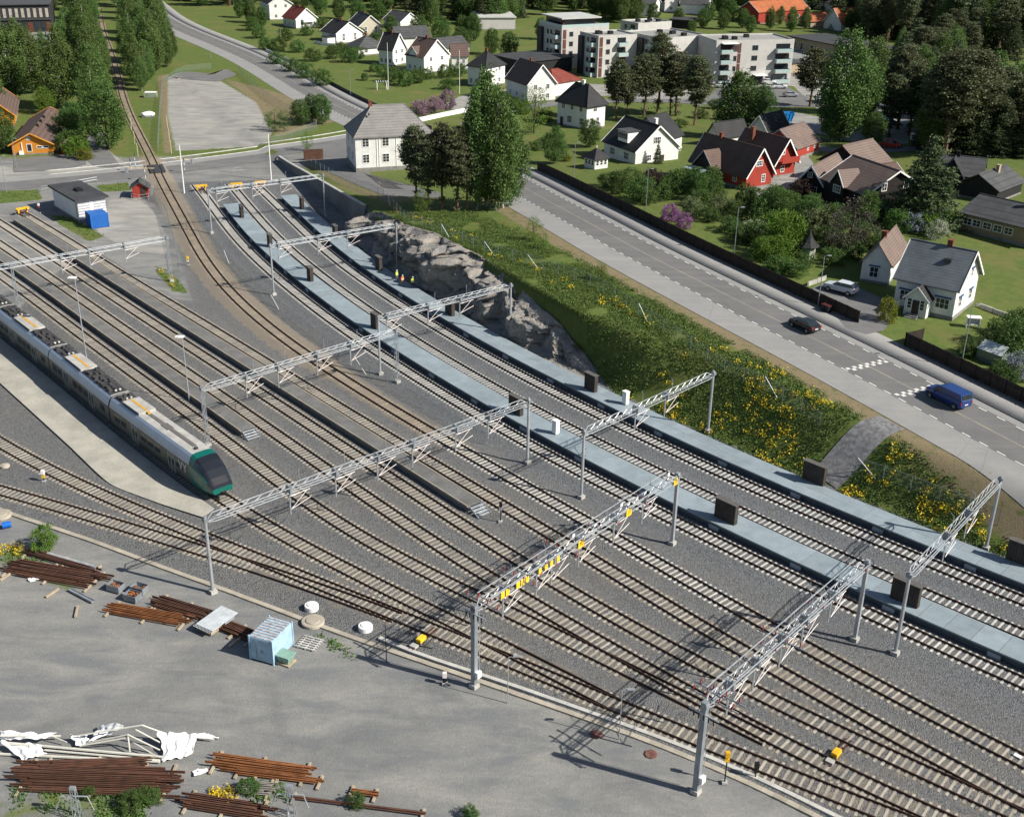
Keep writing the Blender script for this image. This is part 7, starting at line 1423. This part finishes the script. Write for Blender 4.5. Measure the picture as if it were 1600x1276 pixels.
# ---------------------------------------------------------------- cable duct with its covers
M_DUCT = pm('duct cover', (.36, .325, .265), .9, .12, .6, rand=.10); M_DUCTN = pm('new duct cover', (.44, .43, .40), .9, .08, .6, rand=.06)
Dp = resample(DUCT, .98); dr = thing('cable_duct', 'pale concrete cable duct of separate covers along the yard edge', 'cable duct', (float(Dp[0, 0]), float(Dp[0, 1]), -.4)); b0 = Dp[0]; td = tang(Dp); cov = MB().box((0, 0, 0), (.96, .46, .14)).mesh('cover', M_DUCT); covn = MB().box((0, 0, 0), (.96, .36, .2)).mesh('cover', M_DUCTN)
for i in range(len(Dp)): obj('cover', cov, dr, (Dp[i, 0] - b0[0], Dp[i, 1] - b0[1], .10 + random.uniform(-.012, .012)), math.atan2(td[i, 1], td[i, 0]) + random.uniform(-.015, .015))
dn = smooth_path(wp([(600,1004),(625,1018),(660,1030),(730,1052),(800,1077),(900,1112),(1000,1148),(1100,1186),(1200,1231),(1290,1274)], -.2), world=True, step=.98, lam=.05, ext=(0, 20)); dr2 = thing('cable_duct', 'whiter new cable duct just inside the older one', 'cable duct', (float(dn[0, 0]), float(dn[0, 1]), -.35)); td = tang(dn)
for i in range(len(dn)): obj('cover', covn, dr2, (dn[i, 0] - dn[0, 0] + .0, dn[i, 1] - dn[0, 1] + .55, .12), math.atan2(td[i, 1], td[i, 0]))
def gy(px, z=-.35): q = gz(*px, z); return Vector((q[0], q[1], z))
# manholes
for px, rr, hh, m_, lab in (((487, 951), .62, .42, M_WHITE, 'white concrete manhole ring beside the tracks'), ((571, 983), .62, .42, M_WHITE, 'white concrete manhole ring near the point motor'), ((489, 973), 1.0, .25, M_DUCT, 'broad beige manhole cover on the cable duct'), ((2, 806), 1.0, .25, M_DUCT, 'beige manhole cover at the start of the cable duct'), ((8, 729), .5, .2, M_DUCT, 'small beige manhole cover between the sidings')):
    p = gy(px); r = thing('manhole', lab, 'manhole', p); m = MB(); m.lathe([(rr, 0), (rr, hh), (rr * .95, hh + .03)], n=22); m.build('ring', m_, r); m = MB(); m.lathe([(rr * .62, hh + .03), (rr * .6, hh + .10), (rr * .5, hh + .11)], n=20); m.build('lid', m_, r)
M_RLID = pm('rusty lid', (.16, .075, .06), .8, .2, 3.0)
for px, lab in (((1220, 1128), 'rusty round lid in the ballast left of the orange point motor'), ((1286, 1159), 'rusty round lid in the ballast beside the orange point motor'), ((932, 1147), 'square rusty plate by the duct lamp post'), ((1017, 1178), 'rusty plate on the sandy strip near the big column')):
    p = gy(px, -.36); r = thing('access_lid', lab, 'lid', p); m = MB(); m.lathe([(.5, 0), (.5, .06), (.46, .08)], n=8 if 'square' in lab or 'plate' in lab else 18); m.build('cover', M_RLID, r); MB().box((0, 0, .09), (.3, .05, .03)).build('handle', M_RLID, r)
# ---------------------------------------------------------------- stored rails and beams
M_RUST = pm('rusty rail stock', (.105, .048, .030), .85, .25, 1.2, rand=.28, col2=(.06, .032, .024)); M_RUSTO = pm('orange rust', (.24, .095, .035), .85, .25, 1.2, rand=.2); M_TIMB = pm('timber bearer', (.38, .31, .22), .9, .15, 1.5)
RM = {}
def stock_mesh(L, mat):
    k = (round(L, 1), mat.name)
    if k not in RM: m = MB(); m.box((0, 0, .01), (L, .14, .02)); m.box((0, 0, .085), (L, .03, .13)); m.box((0, 0, .16), (L, .075, .04)); RM[k] = m.mesh('rail', mat)
    return RM[k]
def pile(lab, p0, p1, n, width, layers=2, mat=None, seed=0, jitter=.5, bearers=3):
    a, b = gy(p0), gy(p1); d = b - a; L = d.length; rz = math.atan2(d.y, d.x); r = thing('rail_stack', lab, 'rail stack', (a + b) / 2, rz, 'stacks of old rails'); rr = random.Random(seed)
    for k in range(bearers): MB().box((-L * .42 + L * .84 * k / max(1, bearers - 1), 0, .08), (.18, width + .9, .14)).build('bearer', M_TIMB, r)
    for l in range(layers):
        m_ = int(n * (1 - .35 * l))
        for k in range(m_):
            ll = round(L * rr.uniform(.72, 1.0) * 2) / 2; o = obj('rail', stock_mesh(ll, mat or M_RUST), r, (rr.uniform(-1, 1) * jitter, (k - (m_ - 1) / 2) * width / n + rr.uniform(-.03, .03), .16 + l * .19), rr.uniform(-.02, .02))
def pilepx(*a, **k): pile(*a, **k)
pile('long stack of dark rusty rails beside the cable duct', (8, 885), (160, 912), 14, 2.4, 2, seed=1, jitter=.9); pile('rusty rails next to the long grey pipe', (35, 862), (158, 895), 6, .9, 1, seed=2, mat=M_RUST)
pile('orange-brown rails in front of the two scrap boxes', (165, 950), (300, 975), 8, 1.5, 1, mat=M_RUSTO, seed=3); pile('dark rails between the scrap boxes and the grey sheet', (240, 940), (335, 968), 9, 1.7, 2, seed=4); pile('brown rails behind the pale blue container', (340, 975), (402, 1000), 8, 1.4, 2, seed=5)
pile('largest stack of rusty rails below the collapsed white tent', (20, 1215), (285, 1225), 16, 2.9, 3, seed=6, jitter=1.0); pile('rusty rails leaning over the largest stack', (60, 1200), (245, 1192), 6, .9, 2, seed=7, jitter=.6); pile('orange rusty rails on pale bearers', (325, 1190), (490, 1212), 9, 1.5, 2, mat=M_RUSTO, seed=8); pile('thin orange rails beside the weeds', (360, 1205), (512, 1225), 4, .5, 1, mat=M_RUSTO, seed=9); pile('rails at the bottom edge beside the lattice mast', (285, 1252), (420, 1272), 8, 1.4, 2, seed=10); pile('long single rail at the bottom edge of the yard', (440, 1246), (680, 1276), 2, .2, 1, seed=11, bearers=2); pile('short rusty rails near the small bush', (545, 1238), (590, 1244), 3, .4, 1, mat=M_RUSTO, seed=12, bearers=2)
pile('old sleepers stacked beside the yellow flowers', (372, 1232), (425, 1236), 6, 1.2, 2, mat=pm('grey old timber', (.26, .24, .22), .9, .2), seed=13, bearers=2)
# pipe, boxes, beams
a, b = gy((75, 868)), gy((152, 890)); r = thing('steel_pipe', 'long grey pipe lying beside the rusty rails', 'pipe', a); d = b - a; m = MB(); m.bar((0, 0, .22), (d.x, d.y, .22), .2, 14); m.build('tube', pm('grey pipe', (.34, .35, .36), .6), r); m = MB(); m.bar((d.x * 1.001, d.y * 1.001, .22), (d.x * 1.003, d.y * 1.003, .22), .16, 12); m.build('opening', M_BLACK, r)
a, b = gy((108, 922)), gy((146, 942)); r = thing('steel_channel', 'pale steel channel lying in the gravel', 'steel beam', a); d = b - a; MB().beam((0, 0, .12), (d.x, d.y, .12), .3, .05).build('web', M_GALV, r)
for s_ in (-1, 1): MB().beam((-d.y / d.length * .15 * s_, d.x / d.length * .15 * s_, .19), (d.x - d.y / d.length * .15 * s_, d.y + d.x / d.length * .15 * s_, .19), .02, .16).build('flange', M_GALV, r)
for px, lab in (((182, 922), 'open steel scrap box, first of three'), ((219, 925), 'open steel scrap box beside the stacked rails'), ((208, 937), 'open steel scrap box in front of the other two')):
    p = gy(px); r = thing('scrap_box', lab, 'scrap box', p, R(-22)); m = MB()
    for x, y, sx, sy in ((-.65, 0, .05, .9), (.65, 0, .05, .9), (0, -.45, 1.35, .05), (0, .45, 1.35, .05)): m.box((x, y, .42), (sx, sy, .62))
    m.build('side', M_GALVD, r); MB().box((0, 0, .2), (1.25, .85, .1)).build('base', M_GALVD, r); m = MB()
    for k in range(12): m.box((random.uniform(-.5, .5), random.uniform(-.32, .32), .45 + random.uniform(0, .2)), (random.uniform(.1, .35), random.uniform(.08, .2), .1), random.uniform(0, 3))
    m.build('scrap', M_RUSTO, r)
# corrugated sheet crate
p = gy((335, 978)); r = thing('corrugated_sheets', 'pile of grey corrugated roofing sheets tipped over the rails', 'sheet pile', p, R(-32)); 
for l in range(3):
    m = MB(); n = 12
    for k in range(n):
        x0 = -1.0 + k * 2.0 / n; z = .55 + l * .09; m.add([(x0, -1.5, z), (x0 + .08, -1.5, z + .07), (x0 + 2.0 / n, -1.5, z), (x0, 1.5, z + .15), (x0 + .08, 1.5, z + .22), (x0 + 2.0 / n, 1.5, z + .15)], [(0, 1, 4, 3), (1, 2, 5, 4)])
    m.build('sheet', M_GALVD, r, (l * .12, l * .08, 0))
MB().box((0, 0, .28), (1.7, 2.4, .4)).build('crate', M_TIMB, r); MB().box((1.15, .7, .7), (.12, 1.1, .3)).build('edge_profile', M_GALV, r)
# pale blue container and green box
a, b, L, D, rz = frame_of((392, 1029), (421, 1037.5), C=(445, 1014)); r = thing('storage_container', 'weathered pale blue metal container with rusting top', 'container', (a.x, a.y, -.38), rz); M_PB = pm('pale blue paint', (.32, .47, .60), .6, .12, 1.2); D = min(D, 3.0); L = 2.2
MB().b(0, L, 0, D, .12, 2.3).build('body', M_PB, r); m = MB(); n = 9
for k in range(n): m.b(.05, L - .05, D * k / n + .04, D * (k + .6) / n, 2.3, 2.36)
m.build('roof_rib', pm('rusting pale blue', (.40, .46, .50), .7, .2, 2.5, col2=(.26, .12, .06)), r)
m = MB()
for x in (0, L):
    for y in (0, D): m.box((x, y, 1.2), (.12, .12, 2.4))
m.build('corner_post', M_PB, r); m = MB(); m.box((L * .3, -.03, 1.2), (.05, .06, 1.9)); m.box((L * .55, -.05, 1.1), (.2, .08, .25)); m.build('door_lock', M_GALVD, r); MB().b(.1, L - .1, -.02, 0, .25, 2.2).build('door', M_PB, r)
p = gy((447, 1034)); r = thing('grit_box', 'small green lidded box beside the pale blue container', 'box', p, R(-25)); M_GRN = pm('box green', (.20, .33, .27), .6, .1); m = MB(); m.add([(-.45, -.35, .15), (.45, -.35, .15), (.45, .35, .15), (-.45, .35, .15), (-.62, -.5, .75), (.62, -.5, .75), (.62, .5, .75), (-.62, .5, .75)], [(0, 1, 5, 4), (1, 2, 6, 5), (2, 3, 7, 6), (3, 0, 4, 7), (0, 1, 2, 3), (4, 5, 6, 7)]); m.build('tub', M_GRN, r); MB().box((0, 0, .82), (1.36, 1.12, .1)).build('lid', M_GRN, r); MB().box((0, 0, .07), (1.3, 1.1, .12)).build('pallet', M_TIMB, r)
p = gy((484, 1006)); r = thing('steel_grid', 'grey slatted pallet lying beside the green box', 'pallet', p, R(-20))
for k in range(6): MB().box((0, -.75 + k * .3, .15), (1.9, .12, .05)).build('slat', pm('bleached wood', (.5, .49, .46), .9), r)
for x in (-.7, 0, .7): MB().box((x, 0, .07), (.12, 1.7, .1)).build('bearer', MATS['bleached wood'], r)
p = gy((11, 824)); r = thing('barrel', 'blue plastic barrel lying by the cable duct', 'barrel', p, R(30)); m = MB(); m.bar((-.4, 0, .32), (.4, 0, .32), .31, 16); m.bar((-.2, 0, .32), (-.15, 0, .32), .33, 16); m.bar((.15, 0, .32), (.2, 0, .32), .33, 16); m.build('drum', pm('barrel blue', (.01, .12, .5), .4), r); MB().bar((.41, .1, .4), (.45, .1, .4), .05, 8).build('bung', M_BLACK, r)
# collapsed white tent: bent frame tubes and rumpled sheets
M_TARP = pm('white tarpaulin', (.78, .78, .77), .6, .04, 1.0); M_FRM = pm('pale tent frame', (.55, .54, .48), .5, .06)
c0 = gy((190, 1165)); r = thing('collapsed_tent', 'collapsed white storage tent with pale frame and torn sheeting', 'tent', c0)
def tp(px, z): q = gz(px[0], px[1], z - .4); return (q[0] - c0.x, q[1] - c0.y, z)
for i, (a, b, za, zb, rr) in enumerate([((0, 1178), (250, 1190), .15, .2, .10), ((60, 1165), (255, 1183), .3, .25, .10), ((70, 1172), (250, 1188), .2, .2, .08), ((120, 1150), (222, 1133), .8, 1.7, .06), ((222, 1133), (255, 1145), 1.7, .9, .06), ((140, 1160), (200, 1148), .5, 1.5, .06), ((200, 1148), (250, 1172), 1.5, .5, .06), ((128, 1165), (198, 1153), .4, 1.2, .06), ((200, 1150), (203, 1175), 1.4, .2, .06), ((212, 1140), (250, 1160), 1.5, .6, .06), ((250, 1148), (335, 1155), .5, .3, .05), ((0, 1150), (95, 1150), .9, .5, .07), ((0, 1160), (55, 1165), .6, .5, .12), ((82, 1150), (105, 1160), .7, .4, .04), ((200, 1155), (245, 1182), .9, .3, .05)]):
    MB().bar(tp(a, za), tp(b, zb), rr, 6).build('frame_tube', M_FRM, r)
def cloth(pts, z, seed, nu=44, nv=26, amp=.22):
    q = [Vector(tp(p_, zz)) for p_, zz in zip(pts, z)]; V = []
    for i in range(nu):
        for j in range(nv):
            u, v = i / (nu - 1), j / (nv - 1); P_ = (q[0] * (1 - u) + q[1] * u) * (1 - v) + (q[3] * (1 - u) + q[2] * u) * v
            n = mnoise.fractal(Vector((u * 2.2 + seed, v * 1.4, seed)), 1.2, 2, 2) + .22 * math.sin(u * 21 + 4 * v + 2 * mnoise.noise(Vector((u * 3, v * 3, seed))) + seed); e = mnoise.noise(Vector((u * 4, v * 4, seed + 5))) * .25
            V.append((P_.x + e, P_.y + e * .6, max(.04, P_.z + amp * n)))
    F = [(i * nv + j, i * nv + j + 1, (i + 1) * nv + j + 1, (i + 1) * nv + j) for i in range(nu - 1) for j in range(nv - 1)]; o = obj('sheet', npmesh('sheet', V, np.array(F), M_TARP, True), r); sd = o.modifiers.new('thick', 'SOLIDIFY'); sd.thickness = .02
cloth([(248, 1142), (308, 1146), (300, 1180), (256, 1192)], [1.1, .6, .1, .1], 1.0, amp=.3); cloth([(138, 1162), (160, 1130), (195, 1134), (150, 1156)], [.3, .6, 1.3, .5], 2.2); cloth([(0, 1142), (88, 1146), (70, 1156), (0, 1154)], [.8, .7, .6, .6], 3.1, amp=.25); cloth([(0, 1158), (60, 1162), (72, 1178), (36, 1192)], [.6, .6, .2, .1], 4.7, amp=.3); cloth([(300, 1148), (322, 1146), (345, 1154), (318, 1156)], [.5, .3, .1, .1], 5.5, 12, 8, .15); cloth([(110, 1150), (138, 1148), (138, 1162), (120, 1164)], [.5, .5, .3, .3], 6.3, 14, 10, .2)
for px, lab in (((52, 906), 'small white torn sheet in the weeds'), ((313, 1207), 'small white box lid lying on the gravel')):
    c0_ = gy(px); rr_ = thing('plastic_scrap', lab, 'scrap', c0_, R(20)); m = MB()
    for k in range(7): m.box((random.uniform(-.35, .35), random.uniform(-.2, .2), .05 + k * .02), (.5, .32, .03), random.uniform(-.4, .4))
    m.build('sheet', M_TARP, rr_); MB().box((0, 0, .2), (.2, .15, .05)).build('fold', M_TARP, rr_)
for i, (p0, p1) in enumerate((((0, 908), (26, 891)), ((72, 934), (92, 921)), ((258, 975), (272, 963)), ((358, 1010), (384, 992)), ((118, 965), (122, 948)))):
    a, b = gy(p0), gy(p1); d = b - a; r = thing('timber_bearer', 'loose pale timber bearer lying beside the rail stacks', 'timber', a, 0, 'loose timber bearers'); MB().beam((0, 0, .1), (d.x, d.y, .12), .18, .16).build('beam', M_TIMB, r); MB().beam((d.x * .5, d.y * .5, .19), (d.x * .55, d.y * .55, .19), .16, .03).build('shim', M_TIMB, r)
# ---------------------------------------------------------------- point motors and trackside signals
def motor(px, rz, lab, col):
    p = gy(px, -.2); r = thing('point_motor', lab, 'point motor', p, rz); MB().box((0, 0, .2), (.85, .5, .32)).build('housing', col, r); MB().box((0, 0, .38), (.8, .44, .05)).build('lid', col, r)
    for y in (-.18, .18): MB().beam((-1.5, y, .03), (2.2, y, .03), .1, .1).build('drive_bar', M_RAILR, r)
    MB().box((-1.0, 0, .1), (.5, .6, .2)).build('junction_box', M_CONC, r)
motor((658, 1001), tdir('T2', gz(658, 1001)) + math.pi / 2, 'yellow point motor on red bars beside the sidings', M_YEL); motor((1306, 1179), tdir('T5', gz(1306, 1179)) + math.pi / 2, 'orange point motor with grey box between the near tracks', M_YELB)
def dwarf(px, h, lab, rz=0.0, col=M_WHITE, box=M_YEL):
    p = gy(px, -.3); r = thing('trackside_signal', lab, 'signal', p, rz); MB().bar((0, 0, 0), (0, 0, h), .05, 8).build('post', M_BLACK, r); MB().box((0, 0, h), (.32, .3, .45)).build('signal_head', col, r); MB().box((0, -.03, h - .5), (.34, .1, .3)).build('plate', box, r); MB().box((0, 0, .05), (.4, .4, .15)).build('base', M_CONC, r)
dwarf((1132, 1222), 2.6, 'signal with orange box beside the big gantry column', 0, M_YELB, M_YELB); dwarf((69, 752), 1.1, 'low white and yellow signal between the two sidings', 0, M_WHITE, M_YEL); dwarf((294, 414), 1.2, 'low yellow and white signal beside the through track', 0, M_YEL, M_WHITE); dwarf((782, 815), 2.0, 'slim signal at the steps of the longer yard platform', 0, M_BLACK, M_GALV); dwarf((1180, 1215), 1.2, 'low dark signal post at the new cable duct', 0, M_BLACK, M_BLACK); dwarf((695, 1068), .9, 'small reddish marker post on the old duct', 0, M_PINK, M_BLACK); dwarf((62, 333), 1.6, 'white and red marker at the yard track buffer', 0, M_WHITE, M_RED)
p = gy((1590, 1182), -.2); r = thing('balise', 'pale rectangular balise between the rails', 'balise', p, tdir('T8', gz(1590, 1182))); MB().box((0, 0, .09), (.55, .35, .08)).build('unit', M_WHITE, r); MB().box((0, 0, .04), (.9, .12, .04)).build('mount', M_GALVD, r)
# tangled lattice masts at the bottom edge
for px, lab in (((456, 1275), 'lattice mast top rising at the bottom edge of the yard'), ((122, 1278), 'dark mast with insulator bracket at the bottom edge of the yard')):
    p = gy(px); r = thing('catenary_mast', lab, 'mast', p); m = MB(); lattice(m, (0, 0, -.2), (0, 0, 2.6), .5, .3, .03, 6); m.build('mast', M_GALVD, r); m = MB(); m.bar((-.9, 0, 2.0), (.9, 0, 2.0), .05, 6); m.bar((-1.4, 0, .8), (-.9, 0, 2.0), .04, 5); m.bar((1.2, 0, .8), (.9, 0, 2.0), .04, 5); m.build('bracket', M_GALV, r); MB().box((0, 0, 2.7), (.4, .25, .2)).build('cap', M_GALV, r)
# ---------------------------------------------------------------- garden things
def arbour(px): 
    p = G(*px); r = thing('garden_arbour', 'white timber arbour on the lawn beside the flagpole', 'arbour', p, R(10))
    for x in (-1.4, 1.4):
        for y in (-1, 1): MB().box((x, y, 1.1), (.15, .15, 2.2)).build('post', M_TRIM, r)
    for k in range(6): MB().box((-1.6 + k * .64, 0, 2.3), (.12, 2.6, .12)).build('rafter', M_TRIM, r)
arbour((597, 140))
p = G(1519, 512); r = thing('garden_bench', 'white garden swing bench on the lawn beside the white house', 'bench', p, R(-8)); MB().box((0, 0, .5), (1.6, .5, .08)).build('seat', M_TRIM, r); MB().box((0, .25, .85), (1.6, .08, .6)).build('backrest', M_TRIM, r); MB().box((0, 0, 1.5), (1.8, 1.1, .06)).build('canopy', M_TRIM, r)
for s_ in (-1, 1): MB().box((s_ * .8, 0, .75), (.08, .6, 1.5)).build('leg', M_TRIM, r)
a, b, L, D, rz = frame_of((1524, 560), (1562, 575), depth=2.6); r = thing('greenhouse', 'small greenhouse with pale ribbed roof behind the board fence', 'greenhouse', a, rz); MB().b(0, L, 0, D, -.2, 1.5).build('wall', pm('greenhouse glazing', (.16, .20, .17), .15, .1, spec=.7), r)
for s_ in (0, 1):
    for k in range(6):
        x0, x1 = L * k / 6 + .02, L * (k + 1) / 6 - .02; y0 = -.15 if s_ == 0 else D + .15; MB().quad((x0, y0, 1.45), (x1, y0, 1.45), (x1, D / 2, 2.3), (x0, D / 2, 2.3)).build('roof_pane', pm('greenhouse roof', (.50, .54, .53), .4, .05), r)
p = G(1293, 489); r = thing('wheelie_bin', 'dark wheelie bins standing at the driveway fence', 'bin', p, roadrz((1293, 489))); 
for k in range(2):
    MB().box((k * .75, 0, .5), (.6, .65, .95)).build('bin_body', M_BLACK, r); MB().box((k * .75, 0, 1.02), (.64, .7, .1)).build('bin_lid', pm('bin lid', (.08, .02, .02) if k == 0 else (.02, .02, .02), .5), r)
p = G(232, 183); r = thing('tarped_load', 'white tarped trailer load beside the single track', 'load', p, R(10)); MB().ico((0, 0, .7), 1.1, 2, .12, (1.6, 1.0, .7), 4).build('tarp', M_TARP, r); MB().box((0, 0, .2), (3.0, 1.8, .3)).build('bed', M_GALVD, r)
p = G(236, 152); r = thing('tarped_load', 'green and white tarped stack beside the single track', 'load', p, R(5)); MB().box((0, 0, .7), (3.4, 2.2, 1.3)).build('cover', pm('green sheet', (.22, .27, .2), .7, .2, 1.5), r); MB().box((0, 0, 1.37), (3.0, 1.9, .1)).build('top', M_TARP, r)
a = G(490, 250); r = thing('rusty_plate', 'rust-brown steel sheet leaning at the end of the white building yard', 'steel sheet', a, R(15)); MB().box((0, 0, 1.1), (4.2, .08, 2.4)).build('plate', M_RUST, r); MB().box((0, .4, .6), (.12, .9, .12)).build('prop', M_TIMB, r)
a = G(568, 343); r = thing('timber_pile', 'orange-brown timber pile at the end of the retaining wall', 'timber pile', a, R(-50))
for k in range(7): MB().box((random.uniform(-.2, .2), (k % 4) * .3 - .4, .2 + (k // 4) * .22), (3.2, .22, .18), random.uniform(-.1, .1)).build('beam', pm('fresh timber', (.42, .24, .12), .8, .1), r)
bpy.context.view_layer.update()
print('objects', len(bpy.data.objects), 'tris', sum(len(m.loop_triangles) or sum(len(p.vertices)-2 for p in m.polygons) for m in bpy.data.meshes))
